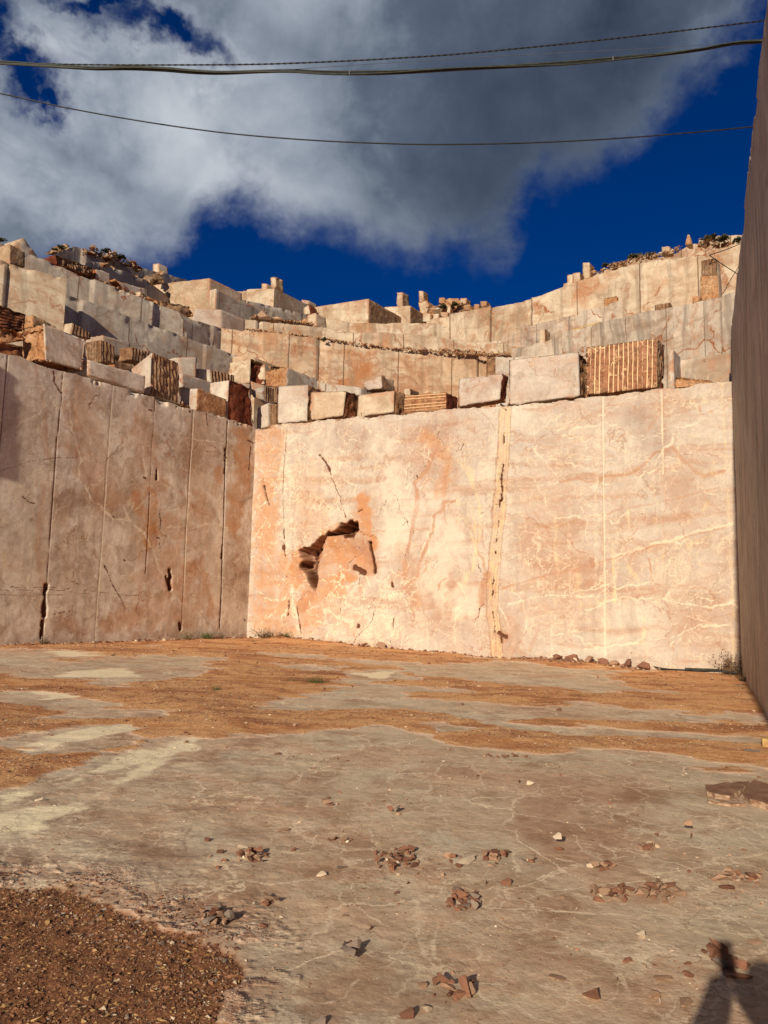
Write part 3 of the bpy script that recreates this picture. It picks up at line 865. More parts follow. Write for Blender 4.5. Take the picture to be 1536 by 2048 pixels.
def paint_back2(p):
    z6 = lambda x, y: (480 + x / 2.844, 800 + y / 2.844)
    paint_back(p)
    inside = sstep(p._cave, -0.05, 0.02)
    z7 = lambda x, y: (960 + x / 2.667, 760 + y / 2.667)
    threads(p, z7, 41, 60, (140, 120, 1300, 1450), 14, ('pl', 'pl', 'rd'))
    threads(p, z6, 42, 90, (560, 100, 1400, 1450), 70, ('pl', 'rd', 'dk'), 3, 8)
    r_ = random.Random(8)
    for k in range(13):
        y = 330 + k * 105 + r_.uniform(-30, 30)
        q = [(x, y - (x - 140) * r_.uniform(0.21, 0.26) + r_.uniform(-8, 8)) for x in range(140, 1340, 200)]
        p.line('rd', q, r_.uniform(0.06, 0.2), r_.uniform(0.14, 0.3), z7, 0.5, breakup=0.35)
    p.line('rd', [(300, 870), (330, 980), (430, 1090), (350, 1200)], 0.16, 0.6, z6)
    p.line('rd', [(760, 960), (700, 1010), (675, 1090)], 0.14, 0.5, z6)
    for k in range(34):
        x, y = r_.uniform(160, 1290), r_.uniform(150, 1250)
        p.line(r_.choice(('pl', 'cr', 'pl')), [(x, y), (x + r_.uniform(-8, 8), y + r_.uniform(80, 260))], r_.uniform(0.04, 0.12), r_.uniform(0.25, 0.45), z7, 0.4, breakup=0.8)
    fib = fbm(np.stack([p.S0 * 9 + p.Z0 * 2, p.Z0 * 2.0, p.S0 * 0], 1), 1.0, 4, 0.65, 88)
    for k in ('pl', 'cr', 'tn'):
        p.ch[k] *= 1 - inside
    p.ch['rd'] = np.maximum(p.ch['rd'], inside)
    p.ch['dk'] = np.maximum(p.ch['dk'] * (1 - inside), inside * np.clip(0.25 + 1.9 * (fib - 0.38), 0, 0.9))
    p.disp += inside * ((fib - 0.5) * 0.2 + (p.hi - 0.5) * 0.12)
    p.line('cz', [(250, 250), (200, 700), (250, 1150)], 1.9, 1.0, z6)
    p.line('cz', [(480, 400), (520, 600)], 1.4, 0.7, z6)
    p.line('cz', [(520, 1080), (640, 1180), (760, 1250), (850, 1150)], 1.0, 1.0, z6)
    p.ch['cz'] *= 1 - inside
    p.ch['cz'] = np.maximum(p.ch['cz'], 0.22)
    p.line('ws', [(800, 250), (870, 500), (900, 800)], 0.8, 0.8, z6)
    p.line('ws', [(1080, 620), (1180, 800), (1150, 1050), (1250, 1150)], 0.9, 0.8, z6)
    p.line('ws', [(120, 1260), (110, 1400)], 0.2, 0.7, z6)
    p.ch['ws'] *= sstep(p.mod, 0.32, 0.5) * (1 - inside)


def paint_left(p):
    z5 = lambda x, y: (x / 2.844, 680 + y / 2.844)
    p.line('dk', [(45, 60), (22, 350), (0, 640)], 0.022, 0.7, z5, 0.1, depth=0.02)
    p.line('dk', [(360, 160), (345, 380), (320, 620), (290, 1050), (266, 1400), (240, 1720)], 0.018, 0.95, z5, 0.12, depth=0.015)
    p.line('dk', [(640, 250), (606, 740), (580, 1140), (552, 1500), (538, 1720)], 0.03, 0.4, z5, 0.05, depth=0.01)
    p.line('pl', [(645, 250), (611, 740), (585, 1140), (557, 1500), (543, 1720)], 0.026, 1.0, z5, 0.05)
    p.line('dk', [(884, 320), (868, 560), (852, 850), (838, 1150), (826, 1330)], 0.018, 0.85, z5, 0.15, depth=0.015)
    p.line('pl', [(1106, 385), (1085, 720), (1062, 1100), (1045, 1400)], 0.022, 1.0, z5, 0.05)
    p.line('dk', [(1100, 385), (1079, 720), (1056, 1100), (1032, 1640)], 0.028, 0.5, z5, 0.05, depth=0.02)
    p.line('dk', [(1295, 460), (1280, 760), (1268, 1150), (1250, 1640)], 0.026, 0.85, z5, 0.15, breakup=0.3, depth=0.04)
    p.line('dk', [(1280, 620), (1277, 760)], 0.035, 0.9, z5, 0.2, depth=0.1)
    p.line('dk', [(1264, 1170), (1260, 1240)], 0.035, 0.9, z5, 0.2, depth=0.1)
    for q, wd in (([(888, 745), (890, 795)], .06), ([(908, 995), (915, 1040), (906, 1085)], .03), ([(962, 1315), (962, 1370), (966, 1415)], .085), ([(940, 1350), (955, 1400)], .05),
                  ([(262, 1400), (255, 1480), (250, 1570)], .07), ([(240, 1600), (236, 1700)], .05), ([(1020, 1620), (1028, 1650)], .06), ([(1405, 565), (1440, 580)], .03), ([(1425, 600), (1410, 740)], .03),
                  ([(1340, 1530), (1350, 1520)], .03), ([(1385, 1590), (1395, 1600)], .03), ([(848, 400), (870, 405)], .03), ([(1075, 400), (1080, 410)], .03), ([(1170, 410), (1180, 490)], .02),
                  ([(305, 180), (310, 240), (345, 300)], .03), ([(820, 785), (835, 790)], .03), ([(640, 1010), (645, 1012)], .03), ([(715, 1250), (716, 1254)], .03), ([(600, 1280), (640, 1380), (720, 1530)], .018),
                  ([(120, 890), (170, 925), (235, 938)], .018), ([(890, 1130), (905, 1135)], .03), ([(905, 1160), (910, 1210)], .018), ([(300, 1560), (400, 1540)], .015)):
        p.line('dk', q, wd, 1, z5, 0.5, breakup=0.25 if wd < .04 else 0, depth=wd * 1.4 if wd > .04 else 0)
    threads(p, z5, 43, 90, (0, 150, 1400, 1650), 60, ('pl', 'rd', 'dk', 'pl'), 3, 8)
    p.line('ws', [(60, 100), (40, 500), (80, 1300)], 1.6, 0.35, z5)
    p.line('ws', [(1180, 850), (1230, 1300), (1350, 1600)], 0.7, 0.4, z5)
    p.line('ws', [(650, 1150), (700, 1400)], 0.7, 0.35, z5)
    p.line('og', [(450, 300), (520, 700), (600, 900)], 0.8, 0.24, z5)
    p.line('og', [(820, 500), (850, 900), (900, 1500)], 0.9, 0.22, z5)
    p.line('og', [(1150, 500), (1100, 1300)], 0.9, 0.18, z5)
    p.line('cz', [(700, 300), (750, 700), (700, 950)], 1.2, 0.3, z5)
    p.line('cz', [(1250, 700), (1300, 1400)], 1.2, 0.3, z5)
    for q in ([(0, 1405), (250, 1405), (500, 1420), (700, 1450), (840, 1460)], [(0, 1422), (260, 1418), (520, 1440)], [(0, 1450), (250, 1450), (420, 1452)], [(0, 1375), (90, 1405)]):
        p.line('dk', q, 0.016, 0.55, z5, 0.25)
    p.line('dk', [(0, 730), (100, 700), (180, 685), (300, 672), (440, 660)], 0.016, 0.6, z5, 0.6)
    p.line('pl', [(370, 330), (405, 440), (440, 560), (470, 660), (462, 740), (472, 830), (510, 910), (580, 960), (640, 1030), (740, 1030), (762, 1070), (830, 1115), (872, 1210), (900, 1310), (960, 1425), (1035, 1510)], 0.045, 0.7, z5, 1.3, breakup=0.55)
    for q, wd in (([(700, 955), (738, 1030)], .05), ([(752, 935), (720, 1010), (700, 1050)], .06), ([(822, 620), (818, 700), (832, 790)], .06), ([(1080, 572), (1280, 590)], .03),
                  ([(725, 480), (735, 580), (775, 650)], .03), ([(540, 60), (545, 240)], .05), ([(1000, 1180), (1015, 1280), (1000, 1390)], .03), ([(1090, 1060), (1240, 1050), (1300, 1080)], .06),
                  ([(600, 560), (620, 640)], .08), ([(920, 1000), (1010, 965)], .03), ([(1390, 1150), (1415, 1260)], .04), ([(1060, 1160), (1130, 1200)], .03), ([(940, 1075), (1060, 1050)], .03),
                  ([(1180, 1310), (1280, 1360)], .05), ([(640, 760), (680, 860)], .04), ([(1370, 960), (1400, 1010)], .05)):
        p.line('pl', q, wd, 0.6, z5, 1.1, breakup=0.35)
    for q, wd, a in (([(195, 140), (215, 230), (240, 330), (262, 430), (250, 560), (282, 665)], .14, .4), ([(240, 830), (235, 1000), (195, 1190), (232, 1380)], .16, .45), ([(262, 430), (270, 560), (280, 665)], .05, .6),
                     ([(920, 800), (1030, 880), (1060, 925), (1130, 980), (1220, 1030)], .05, .6), ([(220, 1190), (240, 1330)], .22, .3), ([(870, 640), (900, 760)], .04, .5),
                     ([(740, 870), (800, 920)], .1, .35), ([(1325, 1010), (1328, 1090)], .08, .5), ([(420, 1490), (380, 1550)], .04, .3)):
        p.line('rd', q, wd, a, z5, 1.0)
    for q, wd, a in (([(870, 900), (860, 1050), (850, 1150)], .35, .7), ([(770, 900), (800, 980)], .3, .5), ([(950, 1050), (1000, 1100)], .5, .3), ([(1370, 520), (1390, 700), (1330, 1050)], .55, .42),
                     ([(1380, 600), (1360, 660)], .25, .7), ([(960, 1200), (1100, 1500)], .8, .26), ([(700, 1600), (1000, 1550)], .5, .25), ([(1240, 740), (1220, 860)], .35, .45), ([(560, 600), (600, 760)], .5, .2),
                     ([(1170, 1340), (1180, 1560)], .3, .3), ([(480, 700), (560, 880)], .4, .2)):
        p.line('og', q, wd, a, z5, 1.0)
    for q, wd, a in (([(78, 830), (80, 920)], .07, .4), ([(10, 1200), (14, 1310)], .06, .4), ([(22, 1040), (24, 1100)], .05, .35), ([(380, 1150), (372, 1260)], .14, .22), ([(110, 1050), (150, 1140), (200, 1190)], .07, .22)):
        p.line('cr', q, wd, a, z5, 0.6, breakup=0.3)


def paint_right(p):
    p.line('dk', [(1476, 1228), (1479, 1290), (1483, 1345)], 0.05, 1, None, 0.15, depth=0.12)
    p.line('dk', [(1503, 835), (1508, 860), (1520, 900), (1530, 940)], 0.03, 0.55, None, 0.3)
    p.line('dk', [(1501, 1000), (1502, 1060)], 0.03, 0.6, None, 0.3)
    p.line('cr', [(1508, 1120), (1508, 1170)], 0.04, 0.35, None, 0.3)
    p.line('rd', [(1475, 760), (1490, 1000), (1520, 1320)], 0.12, 0.4, None, 0.6)
    p.line('rd', [(1500, 600), (1506, 900)], 0.1, 0.3, None, 0.6)
    r_ = random.Random(6)
    for k in range(40):
        x = r_.uniform(1476, 1532)
        y = r_.uniform(300, 1300)
        p.line(r_.choice(('pl', 'dk', 'rd', 'cr')), [(x, y), (x + r_.uniform(-3, 3), y + r_.uniform(40, 260))], r_.uniform(0.03, 0.06), r_.uniform(0.2, 0.5), None, 0.5, breakup=0.7)


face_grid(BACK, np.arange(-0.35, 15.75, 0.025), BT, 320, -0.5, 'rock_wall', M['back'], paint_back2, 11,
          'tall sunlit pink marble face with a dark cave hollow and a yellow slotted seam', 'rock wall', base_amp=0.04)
face_grid(LEFT, np.concatenate([np.arange(-12, 12, 0.5), np.arange(12, 24.25, 0.028)]), LT, 285, -0.5, 'rock_wall', M['left'], paint_left, 22,
          'shaded brown marble face on the left, sawn into tall panels by vertical seams', 'rock wall', base_amp=0.05)
rs_ = np.concatenate([np.arange(-0.3, 14.0, 0.035), np.arange(14.0, 21.4, 0.3)])
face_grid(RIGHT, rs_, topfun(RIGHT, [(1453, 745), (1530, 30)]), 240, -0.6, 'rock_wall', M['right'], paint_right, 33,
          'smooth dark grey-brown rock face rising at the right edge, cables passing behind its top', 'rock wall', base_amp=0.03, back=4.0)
print('corner heights', BACK.sz(515, 857), BACK.sz(1453, 766), LEFT.sz(0, 704), RIGHT.sz(1453, 745), RIGHT.sz(1530, 30), RIGHT.sz(1510, 250))
# ------------------------------------------------------------------ quarry floor
STONE = {
 'main': [(-80, 1600), (0, 1580), (60, 1556), (100, 1535), (150, 1522), (200, 1508), (260, 1500), (300, 1480), (330, 1476), (420, 1476), (500, 1468), (560, 1466), (640, 1464), (700, 1458), (760, 1458), (800, 1463), (850, 1472), (890, 1490), (960, 1497),
          (1040, 1503), (1095, 1509), (1118, 1502), (1150, 1496), (1250, 1500), (1340, 1510), (1440, 1524), (1536, 1536), (1640, 1545), (1900, 2300), (-500, 2300), (-400, 1760)],
 'a': [(-80, 1300), (90, 1299), (180, 1306), (190, 1313), (80, 1320), (130, 1330), (300, 1312), (420, 1318), (400, 1330), (430, 1340), (330, 1356), (255, 1366), (190, 1360), (90, 1358), (0, 1348), (-80, 1345)],
 'b': [(-60, 1378), (80, 1382), (135, 1384), (170, 1395), (118, 1401), (150, 1405), (212, 1414), (170, 1417), (130, 1418), (60, 1406), (0, 1395), (-60, 1392)],
 'c': [(98, 1436), (150, 1428), (200, 1422), (260, 1428), (315, 1428), (305, 1437), (220, 1441), (150, 1440)],
 'd': [(-60, 1482), (60, 1474), (130, 1455), (260, 1448), (285, 1470), (270, 1488), (200, 1502), (130, 1505), (60, 1512), (40, 1508), (110, 1493), (-60, 1486)],
 'e': [(508, 1418), (560, 1400), (640, 1385), (700, 1376), (800, 1374), (955, 1378), (940, 1382), (800, 1384), (760, 1396), (800, 1400), (900, 1406), (1080, 1411), (1125, 1410), (1120, 1402), (1135, 1400), (1200, 1410), (1270, 1420), (1400, 1428), (1560, 1428),
       (1522, 1444), (1300, 1443), (1130, 1442), (980, 1441), (860, 1424), (768, 1418), (640, 1418)],
 'f': [(815, 1331), (880, 1328), (980, 1325), (1060, 1325), (1100, 1333), (1150, 1338), (1320, 1340), (1240, 1350), (1226, 1358), (1240, 1370), (1290, 1378), (1390, 1384), (1300, 1386), (1160, 1386), (1100, 1374), (1045, 1372), (930, 1357), (815, 1352)],
 'g': [(985, 1449), (1100, 1450), (1250, 1460), (1400, 1471), (1560, 1482), (1560, 1488), (1350, 1478), (1240, 1474), (1120, 1468), (1050, 1460)],
 'h': [(690, 1346), (740, 1340), (830, 1340), (830, 1358), (760, 1362), (700, 1364)],
 'i': [(515, 1306), (600, 1308), (700, 1320), (830, 1326), (800, 1332), (660, 1320), (560, 1314)],
 'j': [(555, 1330), (640, 1332), (700, 1336), (620, 1340)],
 'k': [(180, 1366), (230, 1366), (235, 1372), (180, 1372)],
 'l': [(880, 1454), (955, 1456), (950, 1460), (890, 1460)],
 'm': [(280, 1290), (330, 1290), (320, 1294), (280, 1294)],
 'n': [(960, 1309), (1090, 1314), (1080, 1319), (960, 1316)],
}
LENS = [(1382, 1532), (1440, 1532), (1500, 1538), (1524, 1550), (1470, 1551), (1400, 1543)]
GRAVEL = [(-300, 1740), (0, 1757), (60, 1768), (150, 1772), (190, 1790), (250, 1818), (300, 1832), (345, 1850), (400, 1862), (420, 1880), (450, 1905), (468, 1930), (468, 1960), (440, 1985), (425, 2010), (420, 2060), (400, 2300), (-800, 2300), (-600, 1800)]
CREAM = [[(-60, 1660), (0, 1640), (60, 1620), (150, 1608), (200, 1575), (260, 1545), (310, 1520), (345, 1515), (330, 1530), (280, 1555), (230, 1580), (160, 1605), (140, 1625), (80, 1650), (0, 1662), (-60, 1672)],
         [(190, 1340), (260, 1334), (260, 1352), (110, 1356), (130, 1345)], [(60, 1382), (130, 1384), (165, 1396), (100, 1398)], [(150, 1462), (260, 1450), (266, 1466), (170, 1480), (110, 1494), (60, 1502), (90, 1482)], [(90, 1303), (290, 1298), (300, 1309), (120, 1313)],
         [(130, 1548), (250, 1508), (330, 1490), (385, 1480), (375, 1496), (300, 1516), (200, 1552), (140, 1572)], [(0, 1590), (60, 1566), (110, 1550), (90, 1570), (0, 1606)], [(700, 1346), (800, 1342), (760, 1358)]]
BROWN = [[(1010, 1600), (1080, 1560), (1140, 1545), (1240, 1548), (1310, 1560), (1350, 1600), (1320, 1640), (1300, 1690), (1200, 1730), (1100, 1740), (1050, 1700)],
         [(230, 1650), (300, 1620), (370, 1650), (380, 1720), (330, 1760), (250, 1700)], [(-50, 1700), (60, 1690), (240, 1740), (330, 1800), (250, 1820), (120, 1775), (-50, 1760)],
         [(520, 1560), (640, 1540), (700, 1570), (600, 1620)], [(330, 1830), (400, 1780), (480, 1800), (480, 1900), (520, 1960), (480, 2050), (430, 2050), (470, 1940)], [(950, 1580), (1000, 1560), (1010, 1600), (960, 1620)]]


def g2(pts):
    return [tuple(Pg(*p)[:2]) for p in pts]


xs = np.concatenate([-np.geomspace(60, 16, 8)[:-1], np.arange(-16, -6, 0.05), np.arange(-6, -3, 0.03), np.arange(-3, 3, 0.0135), np.arange(3, 6, 0.03), np.arange(6, 12, 0.05), np.geomspace(12, 60, 8)])
ys = [-40, -20, -10, -5, -2, 0, 1, 1.8, 2.3]
y = 2.5
while y < 29:
    ys.append(y)
    y += max(0.0125, y * y / 1500)
ys += [29.5, 31, 34]
ys = np.array(ys)
GX, GY = np.meshgrid(xs, ys, indexing='ij')
gx, gy = GX.ravel(), GY.ravel()
PP = np.stack([gx, gy, gx * 0], 1)
nz1 = fbm(PP, 0.8, 5, 0.6, 3) - 0.5
nz2 = fbm(PP, 3.2, 4, 0.6, 5) - 0.5
nz3 = fbm(PP * np.array([0.6, 1.6, 1]), 1.2, 5, 0.65, 9) - 0.5
far = sstep(gy, 4, 16)
sd = np.full_like(gx, -1e9)
for k, v in STONE.items():
    sd = np.maximum(sd, seg_dist(gx, gy, g2(v), True))
sd = np.minimum(sd, -seg_dist(gx, gy, g2(LENS), True))
sd = sd + nz1 * (0.25 + 0.9 * far) + nz2 * (0.16 + 0.4 * far) + (fbm(PP * np.array([0.5, 1.3, 1]), 5.0, 3, 0.65, 61) - 0.5) * (0.12 + 0.75 * far)
# the floor near the left wall breaks up in small patches
soil = sstep(sd, 0.05 + 0.08 * far, -0.05 - 0.14 * far)
sdg = seg_dist(gx, gy, g2(GRAVEL), True) + nz1 * 0.14 + nz2 * 0.22 + (fbm(PP, 11, 3, 0.6, 71) - 0.5) * 0.14
grav = sstep(sdg, -0.015, 0.03)
cream = np.zeros_like(gx)
for c in CREAM:
    cream = np.maximum(cream, sstep(seg_dist(gx, gy, g2(c), True) + nz1 * 0.35 + nz2 * 0.5, -0.07, 0.02))
brown = np.zeros_like(gx)
for c in BROWN:
    brown = np.maximum(brown, sstep(seg_dist(gx, gy, g2(c), True) + nz1 * 0.5 + nz2 * 0.25, -0.12, 0.2))
# crumbled pale rim round the gravel hollow
rim = sstep(sdg, -0.55, -0.05) * (1 - grav) * sstep(fbm(PP, 3.4, 5, 0.7, 14), 0.46, 0.60)
pebb = sstep(sd, 0.0, -0.25) * sstep(nz3, -0.12, 0.12)
gpl = np.zeros_like(gx)


def gline(pts, w_, a=1.0, k='pl'):
    q = g2(pts)
    x0, x1 = min(p[0] for p in q) - .3, max(p[0] for p in q) + .3
    y0, y1 = min(p[1] for p in q) - .3, max(p[1] for p in q) + .3
    I = np.nonzero((gx > x0) & (gx < x1) & (gy > y0) & (gy < y1))[0]
    X = gx[I] + nz2[I] * 0.16
    Y = gy[I] + nz1[I] * 0.2
    gpl[I] = np.maximum(gpl[I], a * sstep(seg_dist(X, Y, q), w_, w_ * 0.4))


for q, w_, a in (([(975, 1812), (1050, 1815), (1180, 1822), (1300, 1822), (1380, 1830), (1536, 1838)], .012, .7), ([(1110, 1817), (1180, 1822)], .02, .8), ([(960, 1545), (880, 1600), (860, 1700)], .012, .4),
                 ([(1030, 1660), (1060, 1690), (1130, 1735), (1190, 1765), (1290, 1760)], .013, .8), ([(1130, 1735), (1060, 1765), (1020, 1780)], .011, .8), ([(1190, 1765), (1120, 1778), (1040, 1768)], .011, .7),
                 ([(1150, 1670), (1160, 1700), (1200, 1715), (1250, 1710)], .011, .7), ([(1070, 1650), (1110, 1680), (1200, 1690), (1290, 1700)], .012, .6), ([(560, 1935), (600, 1918), (690, 1895)], .012, .75),
                 ([(690, 1755), (720, 1800), (768, 1840), (830, 1860)], .010, .7), ([(880, 1840), (870, 1900), (920, 1950), (990, 1960)], .02, .55), ([(840, 1820), (860, 1870), (860, 1960), (900, 2040)], .03, .35),
                 ([(1228, 1880), (1228, 1980), (1230, 2010)], .012, .5), ([(1350, 1870), (1350, 1920), (1340, 1950)], .008, .5), ([(1290, 1820), (1310, 1855)], .012, .6), ([(640, 1570), (720, 1545), (890, 1536)], .02, .5),
                 ([(180, 1770), (260, 1735), (300, 1722)], .016, .5), ([(930, 1650), (920, 1700), (940, 1740)], .012, .5), ([(970, 1620), (960, 1700), (980, 1770)], .010, .5),
                 ([(100, 1768), (180, 1740), (240, 1735)], .014, .6), ([(0, 1720), (60, 1700), (80, 1720)], .012, .5), ([(620, 2000), (680, 1985), (720, 1950)], .014, .5), ([(1180, 1570), (1300, 1568)], .01, .4)):
    gline(q, w_, a)
crk = np.zeros_like(gx)
for q, w_ in (([(375, 1655), (365, 1690), (385, 1720), (380, 1760)], .012), ([(245, 1700), (262, 1680)], .014), ([(210, 1720), (236, 1700)], .016), ([(345, 1780), (362, 1750)], .014), ([(560, 1975), (565, 1940)], .014),
              ([(0, 1600), (60, 1590), (140, 1575), (190, 1545)], .01), ([(70, 1650), (140, 1625), (200, 1600)], .010), ([(620, 1570), (700, 1560)], .008)):
    q = g2(q)
    crk = np.maximum(crk, sstep(seg_dist(gx + nz2 * 0.2, gy + nz1 * 0.15, q), w_ * .8, w_ * .2) * sstep(fbm(PP, 9, 3, .6, 4), .42, .55))
near = sstep(gy, 9, 3)
gzv = GA * gx + GB * gy
und = (fbm(PP, 0.55, 4, 0.5, 21) - 0.5) * 0.05
# stone surface: low flakes; soil lies in soft drifts over it
ter = fbm(PP * np.array([1, 1.7, 1]), 2.2, 4, 0.62, 40)
flake = np.floor(ter * 9) / 9 * 0.6 + ter * 0.4
stone_h = (flake - 0.5) * 0.022 * (0.3 + 1.6 * sstep(gx, 0.3, -1.2)) + nz2 * 0.004
soil_h = 0.010 + 0.05 * sstep(sd, 0, -0.9) * (0.5 + nz1) + (fbm(PP, 8, 3, 0.6, 8) - 0.5) * 0.02 + 0.03 * nz3
h = und + np.where(True, stone_h * (1 - soil) + soil * soil_h, 0) - 0.012 * grav + grav * (fbm(PP, 12, 3, 0.7, 77) - 0.5) * 0.03 + rim * (fbm(PP, 12, 4, 0.75, 12) - 0.5) * 0.035 - crk * 0.001
dB = (np.array(BACK.n[:])[None, :] * (PP - np.array(BACK.o[:])[None, :])).sum(1)
sB = (np.array(BACK.t[:])[None, :] * (PP - np.array(BACK.o[:])[None, :])).sum(1)
bank = sstep(dB, 1.1, 0.0) * (0.22 * sstep(sB, 0.4, 1.6) * sstep(sB, 5.0, 2.6) + 0.10 * sstep(sB, 9.0, 10.5) * sstep(sB, 13.0, 12.0))
h = h + bank * (0.7 + nz1)
gzz = gzv + h
Vg = np.stack([gx, gy, gzz], 1)


def ground_z(x, y_):
    i = int(np.clip(np.searchsorted(xs, x), 1, len(xs) - 1))
    j = int(np.clip(np.searchsorted(ys, y_), 1, len(ys) - 1))
    fx = (x - xs[i - 1]) / (xs[i] - xs[i - 1])
    fy = (y_ - ys[j - 1]) / (ys[j] - ys[j - 1])
    n_ = len(ys)
    z = lambda a, b: gzz[a * n_ + b]
    return (z(i - 1, j - 1) * (1 - fx) + z(i, j - 1) * fx) * (1 - fy) + (z(i - 1, j) * (1 - fx) + z(i, j) * fx) * fy


def ground_val(A, x, y_):
    i = np.clip(np.searchsorted(xs, x), 0, len(xs) - 1)
    j = np.clip(np.searchsorted(ys, y_), 0, len(ys) - 1)
    return A[i * len(ys) + j]


def ground_material():
    m, T, b = new_mat('quarry_floor')
    P = T.n('ShaderNodeTexCoord').outputs['Object']
    soil_, grav_, pebb_ = attr(T, 'm1')
    cream_, brown_, rim_ = attr(T, 'm2')
    pl_, crk_, _ = attr(T, 'm3')
    w1 = T.v('SCALE', T.v('SUBTRACT', T.noise(P, 1.1, 5, 0.6, col=True), (0.5, 0.5, 0.5)), scale=1.1)
    PW = T.v('ADD', P, w1)
    w2 = T.v('SCALE', T.v('SUBTRACT', T.noise(P, 5.0, 5, 0.65, col=True), (0.5, 0.5, 0.5)), scale=0.25)
    PF = T.v('ADD', P, w2)
    PW2 = T.v('ADD', PW, w2)
    n0 = T.noise(PW2, 0.55, 8, 0.6)
    stone = T.ramp(n0, [(0.34, (0.49, 0.31, 0.20)), (0.44, (0.61, 0.44, 0.305)), (0.53, (0.60, 0.485, 0.35)), (0.62, (0.59, 0.50, 0.38)), (0.72, (0.72, 0.61, 0.46))])
    s2 = T.noise(T.scale(PW2, 0.75, 1.3, 1, (2, 3, 1), (0, 0, rad(-20))), 1.8, 8, 0.68)
    stone = T.mix(T.m('MULTIPLY', T.ss(s2, 0.48, 0.62), 0.6), stone, (0.48, 0.29, 0.185))
    stone = T.mix(T.m('MULTIPLY', brown_, 0.65), stone, T.mix(T.ss(T.noise(PF, 3, 5), 0.4, 0.6), (0.40, 0.225, 0.145), (0.48, 0.31, 0.21)))
    # dry residue round the soil edges
    g = T.noise(P, 38, 5, 0.7)
    g2_ = T.noise(P, 9, 6, 0.7)
    stone = T.mix(0.85, stone, T.ramp(T.noise(PW2, 1.7, 6, 0.66), [(0.36, (0.70, 0.62, 0.56)), (0.5, (1, 1, 1)), (0.64, (1.14, 1.12, 1.08))]), 'MULTIPLY')
    stone = T.mix(0.75, stone, T.ramp(T.m('ADD', T.m('MULTIPLY', g2_, 0.6), T.m('MULTIPLY', g, 0.4)), [(0.34, (0.66, 0.6, 0.56)), (0.5, (1, 1, 1)), (0.66, (1.2, 1.15, 1.08))]), 'MULTIPLY')
    crm = T.m('MULTIPLY', cream_, T.ss(T.noise(PF, 3.5, 6, 0.7), 0.26, 0.42))
    stone = T.mix(T.m('MULTIPLY', crm, 0.92), stone, (0.95, 0.82, 0.56))
    # pale calcite threads, in nets and in short dashes
    vd = T.voro(PF, 1.9)
    vm = T.ss(T.noise(P, 0.9, 5, 0.65), 0.42, 0.58)
    thr = T.m('MULTIPLY', T.ss(vd, 0.030, 0.004), vm)
    vd2 = T.voro(PF, 5.5)
    thr = T.m('MAXIMUM', thr, T.m('MULTIPLY', T.ss(vd2, 0.05, 0.01), T.m('MULTIPLY', T.ss(T.noise(P, 1.3, 4), 0.46, 0.60), 0.8)))
    dsh = T.noise(T.scale(PF, 1.0, 3.2, 1, (1, 1, 1), (0, 0, rad(12))), 9.0, 4, 0.6)
    thr = T.m('MAXIMUM', thr, T.m('MULTIPLY', T.ss(dsh, 0.635, 0.68), 0.75))
    thr = T.m('MAXIMUM', thr, T.ss(T.m('ADD', pl_, T.m('MULTIPLY', T.m('SUBTRACT', T.noise(P, 22, 4, 0.7), 0.5), 0.9)), 0.35, 0.7))
    stone = T.mix(T.m('MULTIPLY', thr, 0.85), stone, (0.86, 0.70, 0.50))
    # thin dark fissures
    vcd = T.voro(T.v('ADD', PW2, (7, 3, 0)), 1.1)
    fis = T.m('MULTIPLY', T.ss(vcd, 0.008, 0.001), T.ss(T.noise(P, 1.7, 4), 0.48, 0.56))
    fis = T.m('MAXIMUM', fis, crk_)
    stone = T.mix(T.m('MULTIPLY', fis, 0.6), stone, (0.22, 0.11, 0.06))
    # scattered grit on the slab
    gv = T.voro(P, 55, 'F1')
    grt = T.m('MULTIPLY', T.ss(gv, 0.22, 0.12), T.ss(T.noise(P, 6, 4, 0.7), 0.58, 0.68))
    stone = T.mix(T.m('MULTIPLY', grt, 0.8), stone, (0.62, 0.42, 0.27))
    rimc = T.ramp(T.noise(PF, 14, 6, 0.75), [(0.36, (0.34, 0.15, 0.09)), (0.5, (0.55, 0.34, 0.23)), (0.60, (0.86, 0.70, 0.52))])
    stone = T.mix(T.m('MULTIPLY', rim_, 0.75), stone, rimc)
    # orange soil
    so = T.ramp(T.noise(T.scale(PW, 0.55, 1.25, 1), 1.0, 7, 0.66), [(0.36, (0.40, 0.16, 0.07)), (0.46, (0.68, 0.32, 0.14)), (0.54, (0.86, 0.49, 0.23)), (0.63, (0.52, 0.23, 0.105))])
    gs = T.noise(P, 60, 4, 0.75)
    so = T.mix(0.7, so, T.ramp(gs, [(0.32, (0.62, 0.56, 0.5)), (0.5, (1, 1, 1)), (0.68, (1.25, 1.22, 1.18))]), 'MULTIPLY')
    pv = T.n('ShaderNodeTexVoronoi', feature='F1')
    T.set(pv.inputs['Vector'], PF)
    pv.inputs['Scale'].default_value = 26
    pvd, pvc = pv.outputs['Distance'], pv.outputs['Color']
    pc = T.ramp(sepv(T, pvc)[0], [(0.0, (0.22, 0.09, 0.05)), (0.5, (0.42, 0.22, 0.13)), (0.8, (0.60, 0.38, 0.24)), (1.0, (0.82, 0.66, 0.48))])
    pf = T.m('MULTIPLY', T.ss(pvd, 0.5, 0.36), T.m('MULTIPLY', pebb_, T.ss(T.noise(P, 3.2, 4, 0.7), 0.36, 0.54)))
    so = T.mix(T.m('MULTIPLY', pf, 0.85), so, pc)
    sm = T.ss(T.m('ADD', soil_, T.m('MULTIPLY', T.m('SUBTRACT', T.noise(P, 7, 6, 0.75), 0.5), 1.1)), 0.34, 0.64)
    dry = T.m('MULTIPLY', T.ss(soil_, 0.02, 0.35), T.ss(soil_, 1.0, 0.6))
    so = T.mix(T.m('MULTIPLY', dry, 0.55), so, (0.84, 0.60, 0.42))
